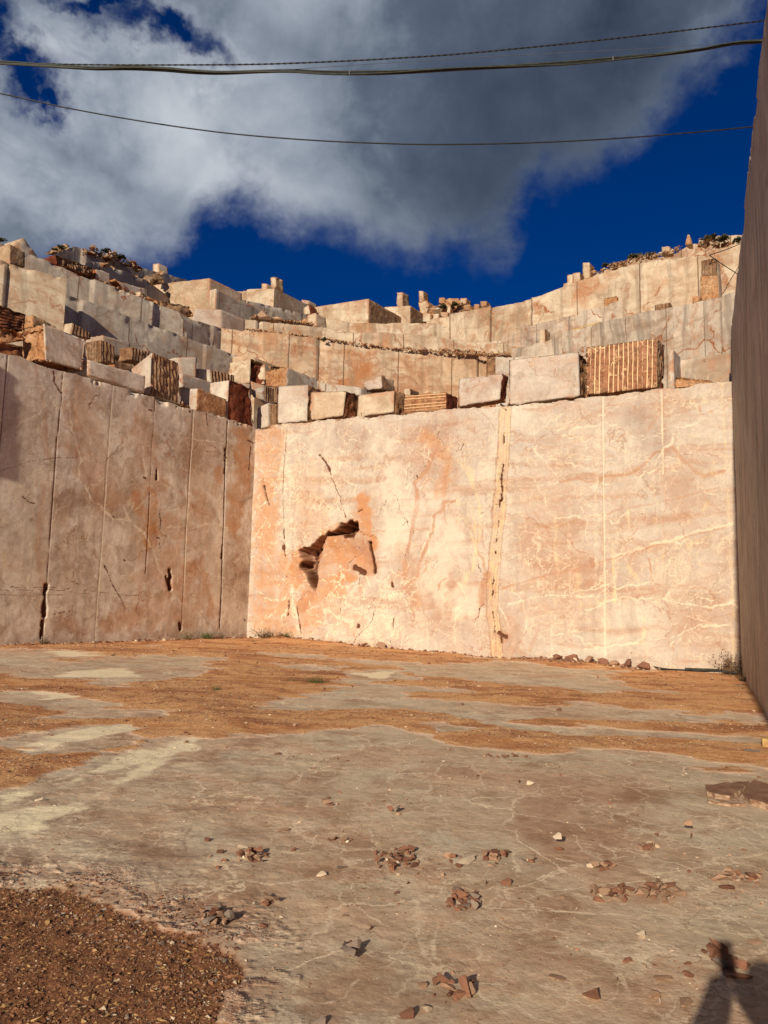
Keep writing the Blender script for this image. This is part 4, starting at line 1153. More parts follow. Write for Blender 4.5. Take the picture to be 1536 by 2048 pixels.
    stone = T.mix(T.m('MULTIPLY', T.ss(soil_, 0.0, 0.35), 0.6), stone, (0.78, 0.56, 0.40))
    col = T.mix(sm, stone, so)
    grc = T.ramp(T.noise(P, 45, 5, 0.75), [(0.3, (0.11, 0.042, 0.02)), (0.5, (0.22, 0.095, 0.045)), (0.7, (0.38, 0.19, 0.085))])
    col = T.mix(grav_, col, grc)
    T.set(b.inputs['Base Color'], col)
    T.set(b.inputs['Roughness'], T.m('ADD', 0.66, T.m('MULTIPLY', sm, 0.28)))
    b.inputs['Specular IOR Level'].default_value = 0.22
    h1 = T.m('ADD', T.m('MULTIPLY', T.noise(P, 9, 5, 0.7), 1.0), T.m('MULTIPLY', T.noise(T.scale(P, 1, 1.4, 1), 2.2, 6, 0.64), 1.0))
    h1 = T.m('ADD', h1, T.m('MULTIPLY', rim_, T.m('MULTIPLY', T.noise(P, 16, 4, 0.7), 3.4)))
    h2 = T.m('MULTIPLY', T.noise(P, 24, 5, 0.75), 1.9)
    hh = T.m('ADD', T.m('MULTIPLY', T.m('MULTIPLY', h1, 0.6), T.m('SUBTRACT', 1.0, sm)), T.m('MULTIPLY', h2, sm))
    bump(T, b, hh, 0.9, 0.022)
    return m


FLOOR = ground_material()
gf = grid_faces(len(xs), len(ys))
mk = lambda *a: np.stack(a, 1)
g_o = mesh_obj('ground', Vg, gf, FLOOR, attrs={'m1': mk(soil * (1 - grav), grav, pebb), 'm2': mk(cream, brown, rim), 'm3': mk(gpl, crk, crk * 0)})
tag(g_o, 'grey-brown marble quarry floor with drifts of orange soil', kind='structure')
# open terrain behind and round the pit, so the place does not end at the floor
M['hill'] = simple('hillside_earth', (0.40, 0.25, 0.14), (0.26, 0.16, 0.09), sc=0.3, bd=0.2)
# ------------------------------------------------------------------ sawn blocks
BPHI = math.degrees(math.atan2(BACK.t.y, BACK.t.x))     # direction of faces parallel to the sunlit wall
LPHI = 55.0                                             # direction of faces parallel to the shaded left wall
SEED = [100]


def hexmesh(front, E, mats, fmat, cell, rnd, famp, name, wob=0.0, chip=0.5, parent=None, taper=0.0):
    """front: BL, BR, TR, TL (Vectors); E: vector to the back; faces F,B,L,R,D,T"""
    SEED[0] += 1
    sd_ = SEED[0]
    f = [np.array(q[:]) for q in front]
    e = np.array(E[:])
    lu = 0.5 * (np.linalg.norm(f[1] - f[0]) + np.linalg.norm(f[2] - f[3]))
    lv = 0.5 * (np.linalg.norm(f[3] - f[0]) + np.linalg.norm(f[2] - f[1]))
    lw = np.linalg.norm(e)
    nu = int(np.clip(round(lu / cell), 4, 110))
    nv = int(np.clip(round(lv / cell), 4, 70))
    nw = int(np.clip(round(lw / cell), 3, 36))
    I, K, J = np.meshgrid(np.arange(nu + 1), np.arange(nv + 1), np.arange(nw + 1), indexing='ij')
    sh = (nu + 1, nv + 1, nw + 1)
    surf = (I == 0) | (I == nu) | (K == 0) | (K == nv) | (J == 0) | (J == nw)
    idm = -np.ones(sh, int)
    idm[surf] = np.arange(surf.sum())
    u = I[surf] / nu
    v = K[surf] / nv
    w_ = J[surf] / nw
    half = np.array([lu, lv, lw]) / 2
    q = np.stack([(2 * u - 1) * half[0], (2 * v - 1) * half[1], (2 * w_ - 1) * half[2]], 1)
    off = f[0] * 0.37 + sd_ * 3.7
    nz = fbm(q + off, 2.0 / max(cell * 8, 0.3), 4, 0.6, sd_)
    rnd = rnd * 0.6 if rnd > 0.2 else min(rnd * 0.6, 0.05 * min(lu, lv))
    r = rnd * (0.25 + 1.6 * sstep(nz, 0.35, 0.75) ** 1.5) + chip * rnd * 4.0 * sstep(fbm(q + off + 9, 1.3 / max(cell * 6, 0.25), 3, 0.6, sd_ + 1), 0.60, 0.74)
    r = np.minimum(r, half.min() * 0.95)[:, None]
    inner = np.clip(q, -(half - r), half - r)
    dd = q - inner
    ln = np.linalg.norm(dd, axis=1, keepdims=True)
    q2 = np.where(ln > r, inner + dd / np.maximum(ln, 1e-9) * r, q)
    uu = (q2[:, 0] / half[0] + 1) / 2
    vv = (q2[:, 1] / half[1] + 1) / 2
    ww = (q2[:, 2] / half[2] + 1) / 2
    tp = 1 - taper * ww
    um = 0.5 + (uu - 0.5) * tp
    vm = vv * (1 - taper * ww * 0.8)
    P = ((1 - um) * (1 - vm))[:, None] * f[0] + (um * (1 - vm))[:, None] * f[1] + (um * vm)[:, None] * f[2] + ((1 - um) * vm)[:, None] * f[3] + ww[:, None] * e
    eu = (f[1] - f[0] + f[2] - f[3])
    eu /= np.linalg.norm(eu)
    ev = (f[3] - f[0] + f[2] - f[1])
    ev /= np.linalg.norm(ev)
    ew = e / lw
    norms = {'F': np.cross(eu, ev), 'B': -np.cross(eu, ev), 'L': -np.cross(ev, ew) * -1, 'R': np.cross(ev, ew) * -1, 'D': -ev, 'T': ev}
    nf = np.cross(eu, ev)
    if nf.dot(ew) > 0:
        nf = -nf
    norms['F'] = nf
    norms['B'] = -nf
    nl = np.cross(ev, ew)
    nl /= np.linalg.norm(nl)
    if nl.dot(eu) > 0:
        nl = -nl
    norms['L'], norms['R'] = nl, -nl
    masks = {'F': J[surf] == 0, 'B': J[surf] == nw, 'L': I[surf] == 0, 'R': I[surf] == nu, 'D': K[surf] == 0, 'T': K[surf] == nv}
    N1 = fbm(P + 3.3 * sd_, 0.9 / max(lv, 0.6) * 2.2, 5, 0.62, sd_ + 5)
    rdg = 1 - np.abs(fbm(P + 1.3 * sd_, 1.6 / max(lv, 0.6) * 2.0, 4, 0.6, sd_ + 8) - 0.5) * 4
    P0 = P.copy()
    for k, mk_ in masks.items():
        a = famp.get(k, 0.012)
        amt = a * (0.7 * N1 + 0.3 * rdg - 0.15) * 1.5
        P[mk_] -= norms[k][None, :] * amt[mk_][:, None]
    dE = np.sort(half[None, :] - np.abs(q), axis=1)[:, 1]
    wn_ = fbm(q + off + 4, 1.1 / max(cell * 5, 0.2), 4, 0.65, sd_ + 11)
    wear = sstep(wn_, 0.44, 0.56) * sstep(dE, wn_ * 0.22 * min(1.0, lv / 1.2), 0.0) * 1.3 + 0.8 * sstep(fbm(q + off + 8, 0.8, 3, .5, sd_ + 12), .66, .7) * sstep(dE, .3, .1)
    wear = np.clip(wear, 0, 1)
    faces, fm, uvs = [], [], []
    pos = {'F': idm[:, :, 0], 'B': idm[:, :, nw], 'L': idm[0, :, :], 'R': idm[nu, :, :], 'D': idm[:, 0, :], 'T': idm[:, nv, :]}
    dims = {'F': (lu, lv), 'B': (lu, lv), 'L': (lv, lw), 'R': (lv, lw), 'D': (lu, lw), 'T': (lu, lw)}
    mi = {m_: i for i, m_ in enumerate(mats)}
    cen = P.mean(0)
    for k, A in pos.items():
        a = A[:-1, :-1].ravel()
        b_ = A[1:, :-1].ravel()
        c_ = A[1:, 1:].ravel()
        d_ = A[:-1, 1:].ravel()
        n0, n1 = A.shape
        g0, g1 = np.meshgrid(np.arange(n0) / (n0 - 1) * dims[k][0], np.arange(n1) / (n1 - 1) * dims[k][1], indexing='ij')
        uvg = np.stack([g0, g1], 2)
        if k in 'LR':
            uvg = uvg[:, :, ::-1]
        U = [uvg[:-1, :-1], uvg[1:, :-1], uvg[1:, 1:], uvg[:-1, 1:]]
        U = [x.reshape(-1, 2) for x in U]
        quad = np.stack([a, b_, c_, d_], 1)
        # orient outwards
        p0 = P0[quad[0]]
        nn = np.cross(p0[1] - p0[0], p0[2] - p0[0])
        if nn.dot(norms[k]) < 0:
            quad = quad[:, ::-1]
            U = U[::-1]
        faces.append(quad)
        uvs.append(np.stack(U, 1).reshape(-1, 2))
        fm.append(np.full(len(quad), mi[fmat.get(k, fmat['*'])]))
    bz = P[:, 2].min()
    loc = (float(cen[0]), float(cen[1]), float(bz))
    ob = mesh_obj(name, P, np.concatenate(faces), [M[m_] for m_ in mats], fm=np.concatenate(fm), uv=np.concatenate(uvs), loc=loc, parent=parent, attrs={'m2': np.stack([wear * 0, wear, wear * 0], 1)})
    return ob


def ang(a):
    return Vector((math.cos(rad(a)), math.sin(rad(a)), 0))


def blk(name, label, quad, d, phi, az, L, F='pink', S=None, T=None, Rr=None, D=None, amp=None, rnd=0.06, cell=None, group=None, cat='stone block', sink=0.05, ax=None, E=None, taper=0.0, chip=0.5):
    """quad: TL, TR, BR, BL in photo pixels, traced on a vertical face at depth d with plan direction phi;
    the body runs back by L metres along azimuth az (from +Y towards +X)"""
    ax = ax if ax is not None else sum(q[0] for q in quad) / 4
    o = P3(ax, 1000, d)
    pl = Plane((o.x, o.y), ang(phi)[:2])
    tl, tr, br, bl = [pl.hit(*q) for q in quad]
    for q in (br, bl):
        q.z -= sink
    if E is None:
        E = Vector((math.sin(rad(az)), math.cos(rad(az)), 0)) * L
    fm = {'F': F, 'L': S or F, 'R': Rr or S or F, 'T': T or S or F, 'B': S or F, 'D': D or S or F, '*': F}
    mats = sorted(set(fm.values()))
    fa = {}
    for k, m_ in fm.items():
        if m_ in ('red', 'ochre', 'brown', 'dark', 'drill', 'rubble', 'ribred', 'yellow'):
            fa[k] = min(0.16 * min(1.0, d / 30 + 0.35), 0.13 * min((tr - tl).length, (tl - bl).length))
        elif m_ in ('stripe', 'stripeh'):
            fa[k] = 0.05
    if amp:
        fa.update(amp)
    if cell is None:
        cell = d / 750 * 2.2
    ob = hexmesh([bl, br, tr, tl], E, mats, fm, cell, rnd, fa, name, chip=chip, taper=taper)
    tag(ob, label, cat, group)
    return ob


G_EDGE = 'rough blocks along the edge of the quarry walls'
dl = lambda px, off=0.25: LEFT.at(px, -off)
db = lambda px, off=0.25: BACK.at(px, -off)
LZ = -62.3   # azimuth of faces that catch the sun on the left-hand blocks
RZ = 35.0
# --- row on top of the left wall
blk('stone_block', 'dark red block with horizontal ribs at the left edge of the photo', [(-60, 580), (57, 626), (56, 662), (-60, 655)], 20.6, LPHI, LZ, 1.6, F='ribred', S='red', T='red', group=G_EDGE, rnd=0.08)
blk('stone_block', 'dark brown block with a pale left corner behind the big notched block', [(66, 624), (118, 651), (118, 670), (64, 662)], 22.3, LPHI, LZ, 1.0, F='brown', S='ochre', group=G_EDGE, rnd=0.1)
blk('stone_block', 'orange-brown hollowed boulder at the very left of the wall edge', [(-70, 640), (30, 655), (60, 676), (-70, 700)], 19.4, LPHI - 20, LZ, 1.1, F='ochre', S='red', T='ochre', group=G_EDGE, rnd=0.15, amp={'F': 0.3})
blk('stone_block', 'low red-brown rough stone under the hollowed boulder at the left edge', [(-70, 672), (52, 690), (56, 735), (-70, 706)], 19.0, LPHI, LZ, 0.9, F='red', S='ochre', T='ochre', group=G_EDGE, rnd=0.12, amp={'F': 0.25})
blk('stone_block', 'big block with a smooth grey face, notched brown rim and orange rough left side', [(82, 641), (176, 678), (168, 742), (87, 721)], dl(125, 0.2), LPHI, LZ, 0.95, F='left', S='ochre', T='red', D='red', group=G_EDGE, rnd=0.05, amp={'L': 0.16, 'T': 0.3, 'D': 0.2})
blk('stone_block', 'drilled brown block standing between the notched block and the long low slab', [(203, 674), (234, 690), (234, 727), (203, 722)], dl(218, 1.2), LPHI, LZ, 0.75, F='drill', S='drill', T='ochre', group=G_EDGE)
blk('stone_block', 'small rough-topped block with a bright left end below the pale cut face', [(147, 642), (182, 664), (184, 676), (141, 668)], 24.8, LPHI, LZ, 0.45, F='drill', S='buff', T='brown', group=G_EDGE, rnd=0.08)
blk('stone_block', 'long low smooth brown slab lying on the left wall edge', [(177, 716), (291, 749), (291, 784), (178, 748)], dl(235, 0.12), LPHI, LZ, 1.2, F='left', S='left', T='ochre', group=G_EDGE, rnd=0.04)
blk('stone_block', 'dark drilled block with a bright triangular left face', [(306, 700), (360, 722), (364, 805), (303, 787)], dl(334, 0.3), LPHI, LZ, 1.25, F='drill', S='pink', T='ochre', group=G_EDGE, rnd=0.08, taper=0.35)
blk('stone_block', 'small block with a bright left end and two joined brown slabs', [(396, 772), (455, 795), (455, 835), (394, 818)], dl(425, 0.15), LPHI, LZ, 0.75, F='ochre', S='pink', T='ochre', group=G_EDGE, rnd=0.07, amp={'F': 0.05})
blk('stone_block', 'block with a dark red stained face and a pale pink left side near the corner', [(462, 756), (503, 771), (512, 856), (457, 838)], dl(485, 0.1), LPHI, LZ, 0.95, F='dark', S='pink', T='red', group=G_EDGE, rnd=0.10, amp={'F': 0.2})
# second rank behind them
blk('stone_block', 'pale smooth block behind the long low slab', [(205, 666), (262, 682), (260, 714), (207, 706)], 26.5, LPHI, LZ, 0.9, F='grey', T='ochre', group=G_EDGE, rnd=0.04)
blk('stone_block', 'drilled brown block right of the pale smooth block on the left ledge', [(264, 690), (304, 702), (300, 730), (262, 718)], 26.6, LPHI, LZ, 0.9, F='drill', S='brown', T='ochre', group=G_EDGE)
blk('stone_block', 'low dark rough stone wedged under the drilled block, left of the triangular face', [(226, 718), (270, 728), (285, 750), (230, 738)], 24.5, LPHI, LZ, 0.8, F='brown', S='ochre', group=G_EDGE, rnd=0.1)
blk('stone_block', 'pale flat block right of the triangular faced block', [(356, 712), (395, 712), (394, 755), (362, 746)], 26.5, LPHI - 25, LZ, 0.9, F='grey', T='ochre', group=G_EDGE, rnd=0.05)
blk('stone_block', 'small horizontally scored block right of the pale flat block', [(396, 734), (421, 739), (421, 764), (394, 757)], 27.2, LPHI - 25, LZ, 0.8, F='buff', T='ochre', group=G_EDGE, rnd=0.03)
blk('stone_block', 'long drilled light brown block left of the bright end of the grey bench', [(420, 736), (470, 748), (470, 772), (424, 764)], 27.5, LPHI - 15, LZ, 0.7, F='drill', S='pink', T='ochre', group=G_EDGE, rnd=0.06)
blk('stone_block', 'flat grey block lying below the scored block and the drilled one', [(364, 746), (428, 765), (428, 792), (364, 772)], 26.0, LPHI, LZ, 1.0, F='grey', group=G_EDGE, rnd=0.03)
blk('stone_block', 'small grey block behind the dark red stained block', [(466, 764), (502, 768), (502, 800), (466, 790)], 28.5, 20, LZ, 0.8, F='grey', group=G_EDGE, rnd=0.04)
blk('stone_block', 'grey rectangular block behind the corner with a rough drilled right end', [(501, 762), (531, 771), (531, 800), (505, 792)], 29.0, 20, RZ, 0.8, F='grey', Rr='drill', group=G_EDGE, rnd=0.03)
blk('stone_block', 'upright drilled stone beside the grey rectangular block at the corner', [(532, 768), (553, 771), (553, 806), (530, 800)], 29.4, BPHI, RZ, 0.8, F='drill', group=G_EDGE)
blk('stone_block', 'small bright cracked block at the corner between the two walls', [(514, 812), (536, 803), (537, 852), (513, 856)], 26.6, BPHI, RZ, 0.7, F='pink', T='ochre', group=G_EDGE, rnd=0.06)
blk('stone_block', 'narrow drilled stone beside the small bright block at the corner', [(536, 808), (551, 806), (551, 852), (536, 854)], 26.5, BPHI, RZ, 0.7, F='drill', S='ochre', group=G_EDGE, rnd=0.05)
# --- row on top of the sunlit wall
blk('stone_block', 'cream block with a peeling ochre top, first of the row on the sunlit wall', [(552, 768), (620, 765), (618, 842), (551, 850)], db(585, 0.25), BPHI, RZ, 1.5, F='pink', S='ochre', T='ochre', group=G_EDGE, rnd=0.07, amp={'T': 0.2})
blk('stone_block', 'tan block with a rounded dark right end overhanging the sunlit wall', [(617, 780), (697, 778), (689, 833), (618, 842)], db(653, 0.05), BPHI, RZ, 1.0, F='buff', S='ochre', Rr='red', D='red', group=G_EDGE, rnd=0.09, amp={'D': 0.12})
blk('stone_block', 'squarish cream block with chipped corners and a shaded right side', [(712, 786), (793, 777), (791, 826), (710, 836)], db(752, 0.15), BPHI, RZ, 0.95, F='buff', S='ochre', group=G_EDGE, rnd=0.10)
blk('boulder', 'small angular pink boulder resting on the squarish cream block', [(727, 762), (764, 748), (768, 777), (722, 780)], db(745, 1.3), BPHI, RZ, 0.8, F='pink', S='brown', T='pink', cat='boulder', rnd=0.22, chip=1.0)
blk('stone_block', 'small pale stone behind the gap right of the squarish cream block', [(806, 776), (821, 775), (821, 790), (806, 792)], db(812, 1.6), BPHI, RZ, 0.6, F='buff', S='brown', group=G_EDGE, rnd=0.06)
blk('stone_block', 'red-brown block scored with horizontal cream saw lines', [(806, 787), (895, 781), (894, 820), (804, 829)], db(850, 0.15), BPHI, RZ, 0.8, F='stripeh', S='dark', T='red', group=G_EDGE, rnd=0.035)
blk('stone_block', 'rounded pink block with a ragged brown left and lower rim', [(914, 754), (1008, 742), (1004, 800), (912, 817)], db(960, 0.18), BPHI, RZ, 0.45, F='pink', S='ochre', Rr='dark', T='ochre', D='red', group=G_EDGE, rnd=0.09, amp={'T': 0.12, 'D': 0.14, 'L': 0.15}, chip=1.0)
blk('stone_block', 'largest smooth cream block, between the rounded pink block and the striped one', [(1014, 716), (1162, 699), (1165, 793), (1014, 812)], db(1090, 0.12), BPHI, RZ, 0.9, F='pink', S='ochre', T='ochre', group=G_EDGE, rnd=0.04, amp={'R': 0.15})
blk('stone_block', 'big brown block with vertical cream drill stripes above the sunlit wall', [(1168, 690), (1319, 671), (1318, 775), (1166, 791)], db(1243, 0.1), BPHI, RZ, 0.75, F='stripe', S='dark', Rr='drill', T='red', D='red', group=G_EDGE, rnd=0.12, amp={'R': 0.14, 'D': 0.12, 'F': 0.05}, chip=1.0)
blk('boulder', 'low ochre rock lying on the right end of the sunlit wall edge', [(1350, 748), (1424, 757), (1426, 768), (1348, 772)], db(1388, 0.5), BPHI, RZ, 0.5, F='ochre', S='ochre', cat='boulder', rnd=0.16, amp={'F': 0.12, 'T': 0.18})
blk('stone_block', 'thin shaded slab standing just right of the vertically striped block', [(1337, 700), (1347, 698), (1349, 774), (1336, 775)], db(1342, 0.8), BPHI, RZ, 0.8, F='grey', group=G_EDGE, rnd=0.02)
blk('stone_block', 'pale streaked wall-like block behind the low ochre rock at the right', [(1347, 722), (1462, 704), (1460, 770), (1347, 780)], db(1400, 1.6), BPHI, RZ, 2.5, F='greyj', group=G_EDGE, rnd=0.03)


# ------------------------------------------------------------------ benches: long sawn steps cut in the hillside
def bench(name, label, pts, dL, dR, drop, mat, back=8.0, endaz=RZ, cat='quarry bench', amp=0.06, jag=0.25, cell=None, lmat=None, step=0.0):
    """pts: photo pixels of the upper edge, left to right; the face is vertical; depths dL..dR at its two ends"""
    SEED[0] += 3
    sd_ = SEED[0]
    x0, x1 = pts[0][0], pts[-1][0]
    Q = []
    for p in pts:
        if len(p) > 2:
            dd = p[2]
        else:
            t = (p[0] - x0) / (x1 - x0)
            dd = 1 / ((1 - t) / dL + t / dR)
        Q.append(np.array(P3(p[0], p[1], dd)[:]))
    cell = cell or (dL + dR) / 2 / 750 * 1.8
    top, arc = [], []
    s0 = 0.0
    for a, b_ in zip(Q[:-1], Q[1:]):
        ln = np.linalg.norm((b_ - a)[:2])
        n_ = max(2, int(ln / cell))
        for k in range(n_):
            top.append(a + (b_ - a) * k / n_)
            arc.append(s0 + ln * k / n_)
        s0 += ln
    top.append(Q[-1])
    arc.append(s0)
    top = np.array(top)
    arc = np.array(arc)
    A3 = np.stack([arc, arc * 0, arc * 0 + sd_], 1)
    # uneven upper edge: broken panel by panel
    top[:, 2] += (fbm(A3, 0.9, 4, 0.6, sd_) - 0.5) * jag * 0.6
    if step:
        pan = np.floor(arc / 2.3 + vnoise(A3 * 0.7, sd_))
        top[:, 2] -= step * _h(pan.astype(np.int64), pan.astype(np.int64) * 0, pan.astype(np.int64) * 0, sd_)
    tdir = np.gradient(top, axis=0)
    tdir[:, 2] = 0
    tdir /= np.linalg.norm(tdir, axis=1, keepdims=True)
    nrm = np.stack([tdir[:, 1], -tdir[:, 0], tdir[:, 0] * 0], 1)
    nu = len(top)
    nv = int(np.clip(drop / cell, 8, 120))
    nb = 6
    v = np.linspace(0, 1, nv)
    zb = top[:, 2] - drop
    V = np.repeat(top[:, None, :], nv, 1)
    V[:, :, 2] = zb[:, None] + drop * v[None, :]
    Sx = np.repeat(arc[:, None], nv, 1)
    Pn = np.stack([Sx.ravel(), V[:, :, 2].ravel(), np.full(nu * nv, sd_ * 1.0)], 1)
    dsp = (fbm(Pn, 0.35, 4, 0.55, sd_ + 1) - 0.5) * amp * 2 + sstep(fbm(Pn, 0.8, 4, 0.6, sd_ + 7), 0.62, 0.72) * amp
    # panels sawn at slightly different depth
    pan = np.floor(Sx.ravel() / 3.4 + 0.3)
    dsp = dsp + (_h(pan.astype(np.int64), (pan * 0).astype(np.int64), (pan * 0).astype(np.int64), sd_ + 3) - 0.5) * amp * 5.0
    e = drop * (1 - np.tile(v, nu))
    dsp = dsp + 0.14 * sstep(e, 0.3, 0.0) * sstep(fbm(Pn, 1.1, 4, 0.6, sd_ + 4), 0.5, 0.62)
    V = V - nrm[:, None, :] * dsp.reshape(nu, nv)[:, :, None]
    eb = np.array([math.sin(rad(endaz)), math.cos(rad(endaz)), 0])
    TB = np.stack([V[:, -1, :] + eb[None, :] * back * (k / nb) for k in range(0, nb + 1)], 1)
    off = nu * nv
    F1 = grid_faces(nu, nv)
    F2 = grid_faces(nu, nb + 1, off)
    uv1 = np.stack([Sx.ravel(), V[:, :, 2].ravel()], 1)
    uv2 = np.stack([np.repeat(arc, nb + 1), np.tile(np.linspace(0, back, nb + 1), nu)], 1)
    VV = [V.reshape(-1, 3), TB.reshape(-1, 3)]
    FF = [F1, F2]
    UU = [uv1, uv2]
    fm = [np.zeros(len(F1)), np.ones(len(F2))]
    o2 = off + nu * (nb + 1)
    for ix in (0, nu - 1):
        col = V[ix]
        W = np.stack([col + eb[None, :] * back * (k / nb) for k in range(nb + 1)], 0)
        if ix == 0:
            W = W[::-1]
        VV.append(W.reshape(-1, 3))
        FF.append(grid_faces(nb + 1, nv, o2))
        UU.append(np.stack([np.repeat(np.linspace(0, back, nb + 1), nv), W[:, :, 2].ravel()], 1))
        fm.append(np.full(nb * (nv - 1), 0))
        o2 += (nb + 1) * nv
    VV = np.concatenate(VV)
    FF = np.concatenate(FF)
    UU = np.concatenate(UU)
    c = top.mean(0)
    ob = mesh_obj(name, VV, FF, [M[mat], M['rubble']], fm=np.concatenate(fm), uv=UU[FF.ravel()], loc=(float(c[0]), float(c[1]), float(zb.min())))
    tag(ob, label, cat)
    return ob


def dz(px, py, z):
    d = ray(px, py)
    return d.y * (z - CAMZ) / d.z


# left flank
bench('quarry_bench', 'pale brown-veined bench face jutting out at the far left above the red blocks', [(-120, 492), (0, 521), (70, 539), (134, 558)], 28.6, 30.9, 7.5, 'buff', back=1.2, endaz=-27)
bench('quarry_bench', 'long plain grey bench face running down to the right behind the edge blocks', [(60, 556), (134, 588), (230, 623), (330, 660), (400, 687), (467, 711)], 31.4, 40.0, 7.0, 'grey', back=6, endaz=20, jag=0.12)
bench('quarry_bench', 'bright pale end face of the long grey bench, left of the dark rock', [(466, 712), (508, 715), (512, 722)], 39.8, 39.4, 5.0, 'buff', back=4, endaz=RZ)
bench('quarry_bench', 'grey bench face stained by a brown arc and split by dark vertical joints', [(-60, 460), (52, 505), (85, 515), (118, 529), (169, 553), (223, 573), (278, 595), (357, 621), (376, 652)], 33.5, 41.0, 6.0, 'grey', back=5, endaz=20, jag=0.15)
bench('quarry_bench', 'grey bench end face right of the dark gap, ending at the brown panels', [(370, 630), (395, 640), (443, 656)], 40.8, 43.6, 5.0, 'grey', back=4, endaz=10, jag=0.1)
blk('stone_block', 'bright sunlit block standing at the top left with a shaded brown side', [(20, 487), (51, 504), (51, 533), (20, 527)], 34.5, LPHI, LZ, 2.6, F='brown', S='buff', T='buff', rnd=0.05, amp={'F': 0.05})  # brown colour darkens the face that lies in shade
blk('boulder', 'large slanting pale boulder on the skyline at the top left', [(30, 486), (50, 474), (103, 502), (106, 522)], 37.5, LPHI, LZ, 2.2, F='grey', S='buff', T='buff', cat='boulder', rnd=0.25, sink=1.2)
blk('stone_block', 'dark pitted drilled block with an orange underside high on the left', [(112, 506), (190, 534), (190, 556), (118, 531)], 38.5, LPHI, LZ, 1.6, F='drill', S='dark', T='brown', D='red', rnd=0.1, amp={'F': 0.3, 'D': 0.3})
blk('stone_block', 'smooth pale block right of the pitted drilled block high on the left', [(190, 535), (222, 546), (222, 571), (190, 560)], 40.0, LPHI, LZ, 1.5, F='grey', S='red', rnd=0.08)
blk('stone_block', 'block with an orange cavity on its left and a smooth pale right half', [(226, 557), (296, 577), (299, 599), (250, 582)], 41.0, LPHI, LZ, 1.2, F='grey', S='red', T='ochre', rnd=0.14, amp={'L': 0.4})
blk('stone_block', 'brown rough cavity stone in the left flank above the stained bench', [(221, 554), (256, 564), (256, 580), (222, 571)], 42.0, LPHI, LZ, 1.2, F='red', rnd=0.1, amp={'F': 0.3})
blk('boulder', 'rounded brown boulder perched over the dark gap in the left flank', [(314, 594), (384, 606), (394, 634), (322, 622)], 41.6, LPHI - 15, LZ, 1.7, F='brown', S='ochre', T='brown', cat='boulder', rnd=0.55, amp={'F': 0.3, 'T': 0.3}, chip=0.8)
blk('stone_block', 'smooth pale veined block right of the rounded brown boulder', [(391, 617), (443, 619), (443, 657), (380, 640)], 44.5, 12, RZ, 2.0, F='pink', rnd=0.03)
blk('stone_block', 'wide sunlit cream block with a crack on the left skyline', [(301, 570), (419, 556), (420, 618), (301, 612)], 52, BPHI + 8, RZ, 3.2, F='buff', rnd=0.06, sink=1.0)
blk('stone_block', 'narrow pale block leaning against the right end of the wide cracked cream block', [(417, 581), (432, 577), (430, 622), (414, 620)], 51, BPHI, RZ, 5.2, F='buff', S='grey', rnd=0.05, sink=1.0)
bench('quarry_bench', 'upper left bench with a shaded side seen beyond the cavity stones', [(173, 526), (209, 524), (250, 541), (298, 561), (300, 566)], 44.5, 50, 4.5, 'grey', back=4, endaz=15, jag=0.4)
bench('quarry_bench', 'highest bench on the left with a bright end and scrub on top', [(112, 509), (151, 491), (200, 508), (271, 531), (300, 540), (376, 559)], 50, 62, 5.0, 'grey', back=5, endaz=10, jag=0.5)
blk('stone_block', 'little upright block standing on the left skyline', [(305, 528), (317, 526), (318, 545), (305, 543)], 59, BPHI, RZ, 1.0, F='buff', S='grey', rnd=0.05, group='small blocks standing on the skyline')
blk('stone_block', 'brown drilled stone lying below the little upright block on the left skyline', [(296, 548), (328, 556), (332, 566), (296, 562)], 56, 20, LZ, 1.0, F='drill', rnd=0.12)
blk('boulder', 'rugged pale rock with dark shrubs on the left skyline', [(105, 503), (133, 483), (143, 490), (138, 508)], 52, 20, LZ, 1.2, F='buff', S='brown', T='brown', cat='boulder', rnd=0.3, amp={'F': .5, 'T': .5})
blk('stone_block', 'grey slab leaning between the two sunlit blocks of the skyline', [(436, 580), (492, 600), (504, 628), (446, 640)], 56, LPHI - 5, LZ, 1.5, F='grey', rnd=0.2, sink=1.0)
blk('stone_block', 'brown corner stone in the shade left of the strip bench', [(434, 614), (452, 620), (456, 638), (434, 636)], 50, LPHI, LZ, 1.0, F='brown', rnd=0.2)
# centre skyline
bench('quarry_bench', 'sunlit cream block of hillside under the tall standing stone', [(452, 584), (500, 579), (549, 576)], 66, 63.5, 5.5, 'buff', back=12, endaz=RZ, jag=0.15)
blk('stone_block', 'tall narrow standing stone with a pointed top on the skyline', [(538, 551), (553, 549), (554, 578), (537, 578)], 64, BPHI, RZ, 1.0, F='buff', S='brown', rnd=0.22, amp={'T': 0.5}, chip=1)
blk('stone_block', 'small cube beside the tall standing stone on the skyline', [(523, 567), (533, 567), (533, 580), (523, 580)], 64.5, BPHI, RZ, 0.8, F='buff', rnd=0.05, group='small blocks standing on the skyline')
bench('quarry_bench', 'grey-tan bench with shrubs below the tall standing stone', [(496, 601), (555, 614), (613, 629), (618, 634)], 55, 60, 4.5, 'grey', back=5, endaz=25, jag=0.2)
blk('stone_block', 'upright white-edged block at the right end of the shrubby bench', [(613, 630), (631, 625), (633, 652), (612, 651)], 53, BPHI, RZ, 1.2, F='buff', rnd=0.1)
blk('stone_block', 'jagged pale stone above the upright white-edged block', [(606, 612), (618, 606), (622, 628), (606, 630)], 60, BPHI, RZ, 1.0, F='buff', S='dark', rnd=0.15, amp={'T': 0.4})
blk('stone_block', 'small flat block on the skyline right of the cream hillside block', [(603, 599), (618, 601), (618, 608), (603, 606)], 70, 5, RZ, 1.2, F='buff', rnd=0.06, group='small blocks standing on the skyline')
